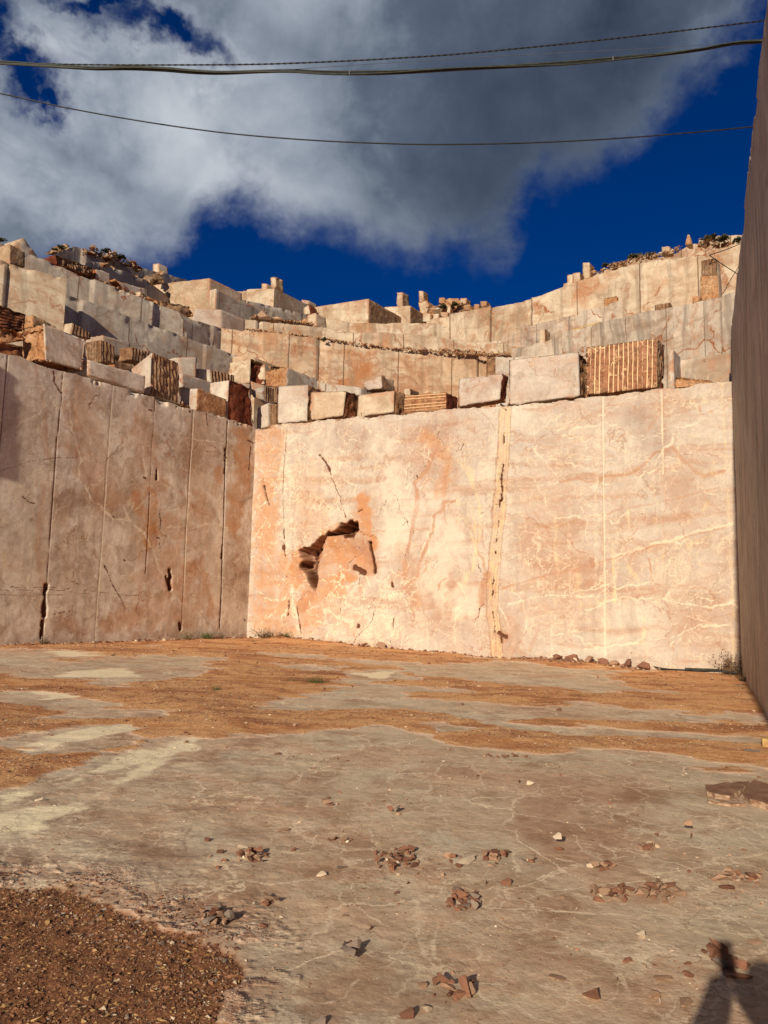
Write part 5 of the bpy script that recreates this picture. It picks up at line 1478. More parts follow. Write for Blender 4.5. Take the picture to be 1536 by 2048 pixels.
blk('stone_block', 'big sunlit cream block with a broad shaded side in the middle of the skyline', [(628, 614), (738, 597), (738, 650), (628, 650)], 60, BPHI, RZ, 7.2, F='buff', S='brown', T='buff', rnd=0.05, sink=1.5, amp={'R': 0.06, 'L': 0.1})  # brown sides paint in the shade; front and top stay buff
blk('stone_block', 'smaller sunlit block with a dark shaded side right of the big middle one', [(768, 614), (821, 611), (821, 655), (768, 655)], 63, BPHI, RZ, 4.5, F='buff', S='brown', T='buff', rnd=0.05, sink=1.5, amp={'R': 0.05, 'L': 0.1})  # shade of the side is put into its brown colour
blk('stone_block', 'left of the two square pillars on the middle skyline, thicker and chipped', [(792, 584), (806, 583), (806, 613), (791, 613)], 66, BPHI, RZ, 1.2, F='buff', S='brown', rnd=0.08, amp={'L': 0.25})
blk('stone_block', 'right of the two square pillars on the middle skyline, slimmer', [(837, 581), (847, 581), (847, 608), (837, 608)], 68, BPHI, RZ, 1.0, F='buff', S='ochre', rnd=0.04)
blk('boulder', 'sloping pale rock with an orange side below the right pillar', [(832, 602), (850, 596), (872, 632), (838, 632)], 64, BPHI, RZ, 2.0, F='buff', S='ochre', cat='boulder', rnd=0.3, amp={'F': 0.4})
for i_, (qx, qy, sw, shh, m_, lb) in enumerate([(882, 598, 13, 9, 'ochre', 'orange brick-like stone topping the rubble heap right of the pillars'), (905, 600, 16, 6, 'buff', 'flat pale stone on the crest of the rubble heap'),
                                           (926, 600, 14, 8, 'buff', 'pale pointed stone on the crest right of the flat one'), (915, 612, 16, 11, 'ochre', 'orange stone in the middle of the rubble heap'),
                                           (933, 613, 14, 10, 'ochre', 'brown stone right of the orange stone in the rubble heap'), (893, 616, 16, 14, 'buff', 'upright white stone at the front of the rubble heap'),
                                           (966, 606, 13, 9, 'ochre', 'square orange block at the right tip of the rubble heap'), (952, 612, 12, 9, 'ochre', 'small orange stone left of the square one at the tip of the rubble heap'),
                                           (974, 616, 14, 9, 'buff', 'pale stone below the square orange block of the rubble heap'), (952, 621, 26, 7, 'ochre', 'long low tan stone at the base of the rubble heap'),
                                           (853, 633, 18, 14, 'buff', 'bright cube at the left foot of the rubble heap'), (871, 632, 14, 10, 'buff', 'pale stone right of the bright cube'),
                                           (888, 629, 16, 11, 'buff', 'third pale stone in the row under the rubble heap'), (909, 634, 14, 7, 'red', 'dark red hollow stone under the rubble heap')]):
    blk('stone_block', lb, [(qx - sw / 2, qy - shh / 2), (qx + sw / 2, qy - shh / 2 - 1), (qx + sw / 2, qy + shh / 2 + 4), (qx - sw / 2, qy + shh / 2 + 4)], 57.0 + (638 - qy) * 0.22, BPHI + (i_ * 37) % 30 - 10, RZ, 1.0, F=m_, S='ochre', rnd=0.14, group='tumbled stones of the heap on the skyline')
# strips above the brown panels
bench('quarry_bench', 'low cream strip bench below the skyline blocks, rubble along its foot', [(440, 637), (520, 642), (630, 652), (668, 656), (690, 664)], 47.5, 50, 3.0, 'buffj', back=6, endaz=25, jag=0.2)
bench('quarry_bench', 'pale strip bench with warm veins under the big middle block', [(632, 638), (680, 642), (738, 645), (826, 647), (880, 646), (900, 655)], 54, 56, 3.5, 'buff', back=6, endaz=20, jag=0.2)
bench('quarry_bench', 'low weathered tan strip bench above the middle of the brown panels', [(645, 656), (700, 664), (715, 668), (735, 666), (775, 665), (860, 672), (940, 684), (1064, 692), (1180, 700)], 49, 49.5, 2.6, 'buffj', back=6, endaz=10, jag=0.35, amp=0.12)
bench('quarry_bench', 'orange-brown panelled bench face filling the middle of the quarry', [(443, 655), (529, 665), (617, 675), (698, 687), (779, 697), (820, 700), (894, 708), (960, 710), (992, 714)], 43.4, 46.5, 7.5, 'panel', back=5, endaz=15, jag=0.2, amp=0.09)
blk('stone_block', 'dark rough split rock at the right end of the panelled bench', [(971, 712), (994, 714), (994, 760), (968, 752)], 45.6, BPHI, RZ, 2, F='brown', rnd=0.2, amp={'F': 0.6})
bench('quarry_bench', 'small bluish-grey face right of the dark split rock', [(992, 715), (1018, 715), (1080, 712)], 44, 43, 5.5, 'grey', back=4, endaz=10)
blk('stone_block', 'dark rough overhanging rock right of the bright bench end', [(505, 714), (534, 726), (536, 766), (503, 764)], 38.6, LPHI - 25, LZ, 1.6, F='dark', S='buff', T='brown', rnd=0.3, amp={'F': 0.6})
blk('boulder', 'fluted ochre boulder between the dark overhang and the grey slab', [(534, 727), (574, 732), (576, 768), (536, 770)], 37.6, 15, RZ, 1.4, F='drill', S='ochre', T='brown', cat='boulder', rnd=0.35, amp={'F': 0.4})
blk('stone_block', 'long grey slab tapering to the right behind the first cream block', [(572, 731), (640, 757), (640, 785), (570, 775)], 38.0, LPHI - 5, LZ, 1.4, F='grey', S='ochre', rnd=0.08)
blk('stone_block', 'low grey ledge stone left of the pink boulder', [(638, 763), (722, 772), (722, 790), (638, 786)], 40, 0, RZ, 1.4, F='grey', T='ochre', rnd=0.06)
# right arc
bench('quarry_bench', 'sweeping cream bench with diagonal veins, climbing right from the rubble heap', [(850, 637), (920, 627), (986, 614), (1041, 602), (1075, 596), (1121, 579), (1166, 562), (1210, 546), (1246, 533)], 58, 49, 5.2, 'buffj', back=8, endaz=30, jag=0.25, amp=0.12)
bench('quarry_bench', 'cracked grey-cream bench below the sweeping one, with a yellow ledge', [(978, 672), (1012, 663), (1075, 646), (1127, 632), (1190, 618), (1246, 600)], 50.5, 46, 5.0, 'greyj', back=6, endaz=30, jag=0.5, amp=0.15, step=0.4)
bench('quarry_bench', 'low streaked grey bench just above the largest cream block', [(1020, 693), (1060, 686), (1127, 670), (1160, 678), (1185, 681)], 44, 41, 4.5, 'greyj', back=5, endaz=30, jag=0.4, amp=0.1)
bench('quarry_bench', 'wide streaked grey bench face behind the striped block', [(1127, 667), (1185, 651), (1262, 633), (1347, 613)], 41, 35.5, 7.0, 'greyj', back=5, endaz=30, jag=0.2, amp=0.08)
bench('quarry_bench', 'tall pale diagonal-veined bench face beside the dark right wall', [(1345, 612), (1400, 602), (1469, 587), (1560, 568)], 34.9, 31.0, 7.5, 'greyj', back=6, endaz=30, jag=0.15, amp=0.06)
bench('quarry_bench', 'large smooth cream face high on the right, below the ridge', [(1244, 534), (1300, 524), (1360, 513), (1416, 503)], 45.5, 42.5, 5.5, 'buffj', back=8, endaz=30, jag=0.15, amp=0.05)
bench('quarry_bench', 'ridge-top bench on the right, broken into columns', [(1160, 562), (1190, 550), (1208, 536), (1253, 517), (1290, 511), (1311, 505), (1345, 497), (1362, 488), (1385, 476), (1421, 474), (1500, 474)], 54, 46, 5.0, 'buffj', back=8, endaz=30, jag=0.5, amp=0.25, step=0.5)
bench('quarry_bench', 'pale face at the upper right under the thin hanging cable', [(1418, 507), (1452, 495), (1490, 482), (1540, 465)], 40.5, 38, 6.5, 'buff', back=6, endaz=30, jag=0.2)
blk('stone_block', 'upper drilled block of the two-block tower near the right wall', [(1402, 520), (1433, 515), (1436, 549), (1402, 551)], 37.2, BPHI, RZ, 0.9, F='drill', S='buff', rnd=0.05, group='two stacked tower blocks')
blk('stone_block', 'lower mottled block of the two-block tower near the right wall', [(1400, 551), (1436, 549), (1438, 596), (1400, 600)], 37.1, BPHI, RZ, 0.95, F='ochre', S='buff', rnd=0.07, group='two stacked tower blocks')
blk('stone_block', 'small orange block at the foot of the two-block tower', [(1383, 592), (1401, 589), (1401, 602), (1383, 605)], 36.9, BPHI, RZ, 0.7, F='ochre', rnd=0.08)
blk('stone_block', 'low brown drilled stone on the edge of the streaked bench', [(1308, 608), (1341, 603), (1341, 616), (1308, 622)], 36.6, BPHI, RZ, 0.7, F='drill', rnd=0.08)
blk('stone_block', 'dark brown upright stone set in the cracked grey-cream bench', [(1077, 658), (1091, 656), (1091, 690), (1077, 690)], 43.2, BPHI, RZ, 0.8, F='buff', S='brown', Rr='brown', rnd=0.06)
blk('stone_block', 'long yellow weathered ledge stone in the cracked bench', [(1128, 663), (1200, 642), (1200, 650), (1128, 671)], 46.6, -35, RZ, 0.6, F='yellow', S='yellow', rnd=0.05, sink=0.0)
blk('stone_block', 'small square block on the skyline at the left foot of the right ridge', [(1164, 524), (1181, 523), (1181, 556), (1164, 560)], 53, BPHI, RZ, 1.1, F='buff', S='ochre', rnd=0.06)
blk('stone_block', 'block with a shaded side in the stepped pile on the right ridge', [(1144, 545), (1162, 542), (1163, 568), (1144, 572)], 52.5, BPHI, RZ, 1.8, F='buff', S='brown', rnd=0.06)  # brown side stands in for shade on the pale block
blk('stone_block', 'pale stone left of the shaded block in the stepped pile', [(1134, 550), (1146, 548), (1146, 572), (1134, 574)], 53, BPHI, RZ, 1.1, F='buff', rnd=0.07)
blk('stone_block', 'lowest small stone at the left end of the stepped pile', [(1126, 567), (1142, 563), (1142, 576), (1126, 579)], 53, BPHI, RZ, 0.9, F='buff', rnd=0.07)
blk('boulder', 'thin pointed orange rock spire on the right ridge', [(1375, 469), (1379, 468), (1384, 487), (1369, 488)], 46.5, BPHI, RZ, 0.8, F='ochre', S='buff', cat='boulder', rnd=0.12, taper=0.4)
blk('boulder', 'small domed boulder on the right ridge left of the spire', [(1322, 492), (1340, 490), (1342, 503), (1320, 504)], 48, BPHI, RZ, 1.1, F='buff', S='ochre', cat='boulder', rnd=0.4)
blk('boulder', 'orange-brown rough rock near the left end of the right ridge', [(1222, 525), (1250, 519), (1250, 530), (1222, 535)], 51, BPHI, RZ, 1.0, F='ochre', cat='boulder', rnd=0.25, amp={'F': 0.3})
blk('stone_block', 'brown patch of rough stone in the sweeping bench, left of the smooth cream face', [(1206, 594), (1234, 588), (1234, 612), (1206, 616)], 48.2, BPHI, RZ, 0.6, F='ochre', rnd=0.12, amp={'F': 0.3})

# unseen overhanging block, added to cast the pointed shadow on the left wall
_s = LEFT.sz(82, 950)[0] - 8.0
_c = [LEFT.o + LEFT.t * (_s - 2.2) + LEFT.n * 1.62, LEFT.o + LEFT.t * _s + LEFT.n * 1.66, LEFT.o + LEFT.t * _s + LEFT.n * 1.6, LEFT.o + LEFT.t * (_s - 2.2) + LEFT.n * 1.5]
for _q, _z in zip(_c, (7.42, 7.42, 10.1, 10.3)):
    _q.z = _z
tag(hexmesh(_c, -LEFT.n * 5.2, ['left', 'ochre'], {'F': 'left', '*': 'ochre'}, 0.12, 0.08, {'T': 0.2}, 'stone_block'),
    'unseen overhanging block added outside the left edge to cast the pointed shadow on the left wall', 'stone block')

# terraces' floors and the body of the hill behind, so every block has something under it
def sheet(name, pts, mat, label):
    V = np.array(pts, float)
    n_ = len(V)
    me = bpy.data.meshes.new(name)
    me.from_pydata([tuple(v) for v in V], [], [tuple(range(n_))])
    me.materials.append(mat)
    o = bpy.data.objects.new(name, me)
    COL.objects.link(o)
    tag(o, label, kind='structure')
    return o


def wpt(pl, s_, off, z):
    q = pl.o + pl.t * s_ - pl.n * off
    return (q.x, q.y, z)


sheet('terrace_ground', [wpt(LEFT, -12, 0.4, 7.2), wpt(LEFT, 23.0, 0.6, 7.05), wpt(BACK, -0.6, 0.6, 7.05), wpt(BACK, 15.4, 0.5, 7.0), (40, 20, 7.0), (40, 60, 7.0), (-60, 60, 7.0), (-60, 0, 7.0)], M['hill'], 'rough earth floor of the first terrace behind the walls')
# ------------------------------------------------------------------ loose stones
def hull(n_, rs, flat=1.0, ang_=0.0):
    pts = []
    for _ in range(n_):
        v = Vector((rs.gauss(0, 1), rs.gauss(0, 1), rs.gauss(0, 1))).normalized()
        v *= rs.uniform(0.82, 1.0)
        pts.append(Vector((v.x, v.y * 0.85, v.z * 0.85 * flat)))
    bm = bmesh.new()
    vs_ = [bm.verts.new(p) for p in pts]
    r = bmesh.ops.convex_hull(bm, input=vs_)
    bmesh.ops.delete(bm, geom=[g for g in bm.verts if not g.link_faces], context='VERTS')
    bm.verts.index_update()
    V = np.array([v.co[:] for v in bm.verts])
    Fc = np.array([[v.index for v in f.verts] for f in bm.faces])
    bm.free()
    return V, Fc


rs = random.Random(11)
HULLS = [hull(rs.randint(7, 11), rs, rs.uniform(0.7, 1.1)) for _ in range(14)]
SMALL = [hull(7, rs, rs.uniform(0.6, 1.0)) for _ in range(10)]
STM = {}


def stone_mesh(k, m_):
    if (k, m_) not in STM:
        V, Fc = HULLS[k]
        bm = bmesh.new()
        vs_ = [bm.verts.new(v) for v in V]
        for f in Fc:
            try:
                bm.faces.new([vs_[i] for i in f])
            except ValueError:
                pass
        bmesh.ops.recalc_face_normals(bm, faces=bm.faces)
        bmesh.ops.bevel(bm, geom=list(bm.edges), offset=0.03, segments=1, affect='EDGES', profile=0.5)
        bmesh.ops.subdivide_edges(bm, edges=list(bm.edges), cuts=1, use_grid_fill=True)
        for v in bm.verts:
            q = np.array([v.co[:]]) + k * 5
            v.co *= 1 + 0.12 * (fbm(q, 2.4, 3, 0.6, k)[0] - 0.5)
        me = bpy.data.meshes.new('loose_stone')
        bm.to_mesh(me)
        bm.free()
        me.materials.append(M[m_])
        STM[(k, m_)] = me
    return STM[(k, m_)]


SPEC = []


def stone(x, y, size, m_, label, group, rs_, **k):
    SPEC.append((size / y, x, y, size, m_, label, group, rs_.randrange(10 ** 6), k))


def place(x, y, size, m_, label, group, rs_, tall=1.0, yaw=None, long=1.0, cat='stone', lift=0.0, tilt=0.25):
    o = bpy.data.objects.new('loose_stone', stone_mesh(rs_.randrange(len(HULLS)), m_))
    COL.objects.link(o)
    z = ground_z(x, y)
    o.scale = (size * 0.5 * long, size * 0.5, size * 0.5 * tall)
    o.rotation_euler = (rs_.uniform(-tilt, tilt), rs_.uniform(-tilt, tilt), rs_.uniform(0, 6.28) if yaw is None else yaw)
    o.location = (x, y, z + size * 0.5 * tall * 0.36 + lift)
    tag(o, label, cat, group)
    return o


CL = [  # centre px, radii px, count, stone size px, label, material weights
 (505, 1714, 34, 18, 20, 17, 'broken red-brown stone in the heap left of the middle of the slab', 'rrrtp'),
 (795, 1716, 46, 22, 26, 18, 'broken red-brown stone in the wide heap near the middle of the slab', 'rrrrt'),
 (684, 1681, 26, 5, 5, 15, 'small brown stone in the short row above the middle heaps', 'rrt'),
 (905, 1716, 20, 10, 5, 18, 'brown stone beside the long pale shard', 'rrt'),
 (990, 1716, 30, 15, 14, 18, 'red-brown stone in the heap right of the long pale shard', 'rrtt'),
 (1062, 1722, 22, 8, 5, 17, 'dark brown stone in the small group right of the middle heaps', 'rrg'),
 (1208, 1732, 26, 12, 8, 16, 'brown and pale stone in the loose group right of centre', 'rtp'),
 (930, 1800, 44, 20, 24, 20, 'red shard in the slanting heap below the middle of the slab', 'rrrrg'),
 (1232, 1786, 48, 14, 18, 20, 'tan shard in the heap right of centre', 'rttr'),
 (1318, 1782, 44, 18, 20, 20, 'tan shard in the heap left of the long row of stones', 'trtr'),
 (1478, 1756, 62, 9, 18, 19, 'tan stone in the curved row at the right edge', 'ttr'),
 (1298, 1693, 28, 6, 8, 16, 'small stone in the low row on the grey part of the slab', 'rtt'),
 (702, 1905, 22, 14, 6, 26, 'dark stone in the ring-shaped group near the bottom', 'rgg'),
 (905, 1978, 44, 18, 9, 28, 'reddish shard in the long heap at the bottom', 'rrt'),
 (1425, 1912, 20, 14, 4, 36, 'reddish slab piece by the shadow of the hands', 'rr'),
 (1462, 1935, 34, 18, 8, 34, 'brown slab piece lying inside the photographer\'s shadow', 'rrg'),
 (430, 1830, 34, 26, 14, 22, 'pinkish stone on the crumbled rim of the gravel hollow', 'trg'),
 (540, 1800, 36, 8, 7, 18, 'stone in the loose row right of the gravel hollow\'s rim', 'rt'),
 (660, 1604, 30, 8, 4, 13, 'small stone far up on the slab above the short row', 'rt'),
 (1008, 1514, 50, 4, 12, 9, 'pebble on the pinkish fringe of the slab right of centre', 'rtp'),
 (792, 1626, 16, 5, 3, 22, 'dark angular stone of the trio near the middle of the slab', 'gr'),
]
MW = {'r': 'st_red', 't': 'st_tan', 'p': 'st_pale', 'g': 'st_grey'}
rs = random.Random(5)
for (cx, cy, rx, ry, n_, spx, lb, mw) in CL:
    for k in range(int(n_ * 1.5)):
        a = rs.uniform(0, 6.283)
        r_ = rs.random() ** 0.7
        p = Pg(cx + math.cos(a) * rx * r_, cy + math.sin(a) * ry * r_)
        s_ = spx / F * p.y * rs.uniform(0.45, 1.45)
        stone(p.x, p.y, s_, MW[rs.choice(mw)], lb, 'loose stones: ' + lb.split(' in ')[-1] if ' in ' in lb else 'loose stones: ' + lb, rs, tall=rs.uniform(0.4, 0.95), long=rs.uniform(1.0, 1.7), tilt=0.5, lift=rs.random() ** 2 * s_ * 0.35)
SG = [  # single stones
 (925, 1723, 48, 'st_pale', 'long pale shard lying between two red heaps in the middle of the slab', 0.3, 0.25, 1.5), (565, 1662, 26, 'st_tan', 'single tan flake above the left heap', .5, 0, 1.2),
 (415, 1682, 18, 'st_red', 'single brown cube-like stone left of the left heap', .9, 0, 1), (583, 1703, 18, 'st_red', 'pointed reddish stone just right of the left heap', .7, .3, 1.2),
 (440, 1706, 18, 'st_red', 'dark stone upper left of the left heap', .8, 0, 1), (415, 1717, 14, 'st_tan', 'tan stone left of the left heap', .8, 0, 1), (448, 1724, 11, 'st_red', 'little stone touching the left heap on its left', .8, 0, 1),
 (640, 1748, 20, 'st_pale', 'white stone alone below and right of the left heap', .7, 0, 1.3), (498, 1754, 24, 'st_tan', 'flat tan flake below the left heap', .3, 0, 1.3), (434, 1736, 11, 'st_grey', 'small grey stone below left of the left heap', .8, 0, 1),
 (1034, 1567, 14, 'st_red', 'left stone of the pair high on the slab', .9, 0, 1.2), (1060, 1570, 15, 'st_pale', 'pale right stone of the pair high on the slab', .9, 0, 1.2),
 (683, 1733, 18, 'st_grey', 'slim grey shard between the left and middle heaps', .4, .5, 1.6), (532, 1800, 24, 'st_tan', 'round brown stone right of the gravel rim', .9, 0, 1), (735, 1852, 22, 'st_red', 'round dark stone alone above the ring-shaped group', .8, 0, 1.1),
 (688, 1826, 16, 'st_tan', 'small orange stone left above the round dark one', .5, 0, 1.2), (563, 1830, 10, 'st_grey', 'tiny dark stone right of the gravel rim', .7, 0, 1), (792, 1782, 13, 'st_red', 'small brown stone below the wide middle heap', .8, 0, 1.1),
 (808, 1763, 22, 'st_red', 'flat red flake just below the wide middle heap', .4, 0, 1.3), (797, 1748, 12, 'st_pale', 'pale chip just under the wide middle heap', .7, 0, 1), (1013, 1767, 24, 'st_red', 'red stone above the slanting heap to the right', .9, 0, 1),
 (968, 1766, 16, 'st_red', 'small upright stone above the slanting heap', .9, 0, 1), (915, 1733, 20, 'st_red', 'dark red stone below the long pale shard', .8, 0, 1), (885, 1750, 12, 'st_red', 'small red chip between middle heaps', .8, 0, 1.2),
 (1116, 1690, 19, 'st_pale', 'pale upper stone of the stacked pair right of the middle', 1, 0, 1), (1118, 1698, 19, 'st_red', 'brown lower stone of the stacked pair right of the middle', .7, 0, 1.2),
 (1378, 1664, 18, 'st_tan', 'pale pink upper stone of the pair standing on the grey slab', 1.1, 0, 1), (1376, 1674, 22, 'st_red', 'orange lower stone of the pair standing on the grey slab', .9, 0, 1),
 (1312, 1671, 14, 'st_red', 'small dark stone left of the standing pair', .8, 0, 1), (1377, 1743, 13, 'st_red', 'dark stone at the left start of the curved row', .9, 0, 1), (1455, 1776, 34, 'st_red', 'flat brown stone below the curved row', .5, 0, 1.1),
 (1124, 1793, 14, 'st_tan', 'small tan cube left of the tan heaps', .9, 0, 1), (1198, 1798, 26, 'st_red', 'dark red stone at the lower left of the tan heaps', .7, 0, 1), (1145, 1813, 20, 'st_pale', 'pale flake by the white line across the slab', .4, 0, 1.5),
 (1287, 1870, 24, 'st_pale', 'white cube-shaped stone with a red stripe, alone on the slab', 1, 0, 1), (1510, 1882, 26, 'st_tan', 'pinkish flat stone at the right edge above the shadow', .4, 0, 1.3),
 (1252, 1920, 26, 'st_red', 'triangular dark red stone left of the photographer\'s shadow', .8, 0, 1), (1115, 1952, 28, 'st_tan', 'flat tan shard left of the triangular stone', .4, -.5, 1.5),
 (1229, 1958, 19, 'st_red', 'small red stone under the triangular one', .7, 0, 1), (1375, 1926, 18, 'st_red', 'small oval brown stone beside the shadow of the arm', .6, 0, 1.2), (1325, 1954, 32, 'st_tan', 'slim orange stone left of the shadow of the arm', .4, -.3, 1.5),
 (1377, 1950, 28, 'st_red', 'folded brown stone near the shadow of the arm', .8, 0, 1), (1308, 1990, 28, 'st_tan', 'tan upper half of the pair near the bottom right', .8, .6, 1.2), (1312, 2003, 24, 'st_pale', 'cream lower half of the pair near the bottom right', .8, 0, 1.1),
 (1368, 2004, 36, 'st_tan', 'rounded flat tan stone near the bottom right', .5, .4, 1.3), (1192, 1992, 40, 'st_red', 'large red stone near the bottom, right of centre', .8, 0, 1.2), (846, 1969, 22, 'st_tan', 'orange stone left of the long bottom heap', .9, 0, 1),
 (852, 2018, 28, 'st_pale', 'pale rounded stone at the bottom', .6, 0, 1.2), (816, 2032, 32, 'st_red', 'dark orange stone at the bottom edge', .9, 0, 1), (640, 2044, 28, 'st_grey', 'dark stone cut by the bottom edge', .7, 0, 1.1),
 (528, 1848, 18, 'st_red', 'thin dark stone right of the crumbled rim', .6, 0, 1.3), (1196, 1356, 10, 'st_red', 'single red stone on the far grey patch', .8, 0, 1.2), (1120, 1421, 12, 'st_pale', 'pale stone on the long grey strip', .5, 0, 1.4),
 (925, 1411, 10, 'st_red', 'brown stone on the long grey strip', .7, 0, 1.2), (1462, 1405, 0, '', '', 0, 0, 0), (590, 1456, 12, 'st_tan', 'tan stone on the orange soil above the slab', .9, 0, 1), (555, 1506, 14, 'st_red', 'dark red stone near the far edge of the slab', .7, 0, 1.2),
 (372, 1486, 10, 'st_pale', 'pale stone near the far left edge of the slab', .8, 0, 1), (78, 1599, 16, 'st_pale', 'cream stone on the pale streak at the left', .8, 0, 1.2), (14, 1546, 12, 'st_red', 'dark stone on the orange soil at the left edge', .8, 0, 1),
 (250, 1445, 10, 'st_tan', 'tan stone on the soil left of centre', .9, 0, 1), (1506, 1508, 24, 'st_grey', 'flat grey stone on the soil at the right', .3, 0, 1.6), (815, 1550, 8, 'st_tan', 'tiny stone on the grey slab beyond the trio', .8, 0, 1),
 (900, 1560, 10, 'st_pale', 'pale sliver on the far grey slab', .4, 0, 1.8), (1490, 1378, 0, '', '', 0, 0, 0),
]
for (x_, y_, sp, m_, lb, tl_, yw, lg) in SG:
    if not sp:
        continue
    p = Pg(x_, y_)
    stone(p.x, p.y, sp / F * p.y * 1.15, m_, lb, 'single loose stones on the slab', rs, tall=tl_ * 0.85, yaw=yw, long=lg, lift=0.05 if 'upper stone' in lb else 0)

# broken stones at the foot of the sunlit wall and along the left wall
BASE = [(712, 1275, 22, 'st_tan', 'small rock at the foot of the wall below the cave'), (762, 1290, 34, 'st_tan', 'flat pinkish rock against the foot of the wall, with a shrubby shadow'), (728, 1288, 20, 'st_red', 'brown rock at the foot of the wall left of the flat pinkish one'),
        (1115, 1312, 26, 'st_red', 'leftmost broken rock under the right part of the sunlit wall'), (1143, 1305, 30, 'st_red', 'tallest broken rock under the right part of the sunlit wall'), (1152, 1312, 18, 'st_pale', 'pale broken rock beside the tallest one at the wall foot'),
        (1178, 1314, 28, 'st_tan', 'low tan rock in the middle of the line at the wall foot'), (1205, 1316, 30, 'st_red', 'brown rock right of the middle of the line at the wall foot'), (1228, 1317, 24, 'st_tan', 'rounded rock before the two biggest at the wall foot'),
        (1258, 1316, 30, 'st_red', 'pointed red-brown rock near the right end of the line at the wall foot'), (1287, 1322, 36, 'st_red', 'big red-brown rock ending the line at the wall foot'),
        (555, 1270, 26, 'st_tan', 'rounded rock half hidden by the dry shrub in the corner'), (435, 1279, 14, 'st_pale', 'pale stone at the foot of the shaded wall beside the green weeds'), (490, 1276, 14, 'st_pale', 'small white stone in the corner of the two walls'),
        (60, 1284, 14, 'st_pale', 'pale stone at the foot of the left wall near the photo edge'), (82, 1286, 10, 'st_tan', 'tan stone at the foot of the left wall right of the pale one')]
for (x_, y_, sp, m_, lb) in BASE:
    pl = LEFT if x_ < 495 else BACK
    h = pl.hit(x_, y_, 0.28)
    stone(h.x, h.y, sp / F * h.y, m_, lb, 'rocks fallen at the foot of the walls', rs, tall=rs.uniform(.7, 1.1), long=rs.uniform(1, 1.3))

SPEC.sort(key=lambda q: -q[0])
for q in SPEC[:285]:
    place(*q[1:7], random.Random(q[7]), **q[8])
REST = SPEC[285:]
# two broken slabs on the right and a square-cut stone at the edge
def slab(outline, th, mat_t, mat_s, label, dh=0.03):
    P = [Pg(*q) for q in outline]
    base = [(p.x, p.y, ground_z(p.x, p.y) + dh) for p in P]
    bm = bmesh.new()
    n_ = len(base)
    top = [bm.verts.new((x, y, z + th)) for x, y, z in base]
    bot = [bm.verts.new((x + 0.02, y + 0.02, z - 0.06)) for x, y, z in base]
    ft = bm.faces.new(top)
    sides = []
    for i in range(n_):
        j = (i + 1) % n_
        f = bm.faces.new([top[i], bot[i], bot[j], top[j]])
        f.material_index = 1
    bmesh.ops.recalc_face_normals(bm, faces=bm.faces)
    r = bmesh.ops.triangulate(bm, faces=[ft])
    for _ in range(3):
        bmesh.ops.subdivide_edges(bm, edges=list(bm.edges), cuts=1, use_grid_fill=True)
    bm.verts.index_update()
    C_ = np.array([v.co[:] for v in bm.verts])
    o3 = np.stack([fbm(C_ + 7 * k, 7, 4, 0.65, 91 + k) - 0.5 for k in range(3)], 1) * np.array([0.05, 0.05, 0.035])
    for v, d in zip(bm.verts, o3):
        v.co += Vector(d)
    me = bpy.data.meshes.new('broken_slab')
    bm.to_mesh(me)
    bm.free()
    me.materials.append(mat_t)
    me.materials.append(mat_s)
    c = np.array(base).mean(0)
    me.transform(Matrix.Translation((-c[0], -c[1], -c[2])))
    o = bpy.data.objects.new('broken_slab', me)
    COL.objects.link(o)
    o.location = c
    tag(o, label, 'stone slab', 'broken slabs on the floor')
    return o


M['slabside'] = simple('slab_side_crumbling', (0.62, 0.46, 0.32), (0.30, 0.16, 0.09), sc=16, bd=0.012)
M['slabtop'] = simple('slab_top_brown', (0.30, 0.17, 0.11), (0.20, 0.10, 0.06), sc=5, bd=0.01)
slab([(1411, 1582), (1450, 1577), (1500, 1571), (1490, 1585), (1472, 1597), (1462, 1604), (1430, 1600), (1414, 1594)], 0.018, M['slabtop'], M['slabside'], 'dark brown flat broken slab with a pale broken edge, left of the two at the right edge')
slab([(1496, 1578), (1508, 1570), (1560, 1585), (1580, 1630), (1536, 1622), (1500, 1610), (1486, 1601)], 0.02, M['slabtop'], M['slabside'], 'dark brown flat broken slab cut by the right edge of the photo')
slab([(1414, 1600), (1464, 1606), (1480, 1596), (1488, 1604), (1496, 1612), (1462, 1614), (1416, 1608)], 0.0, M['slabside'], M['slabside'], 'crumbling pale stone under the two dark brown slabs', dh=0.015)
p = Pg(1534, 1497)
hx = hexmesh([Vector((p.x - .06, p.y, p.z - .02)), Vector((p.x + .14, p.y - .03, p.z - .02)), Vector((p.x + .14, p.y - .03, p.z + .11)), Vector((p.x - .06, p.y, p.z + .12))], Vector((0.05, 0.12, 0)), ['yellow'], {'*': 'yellow'}, 0.015, 0.012, {}, 'loose_stone')
tag(hx, 'square yellowish stone at the right edge beside the dark wall', 'stone', 'single loose stones on the slab')


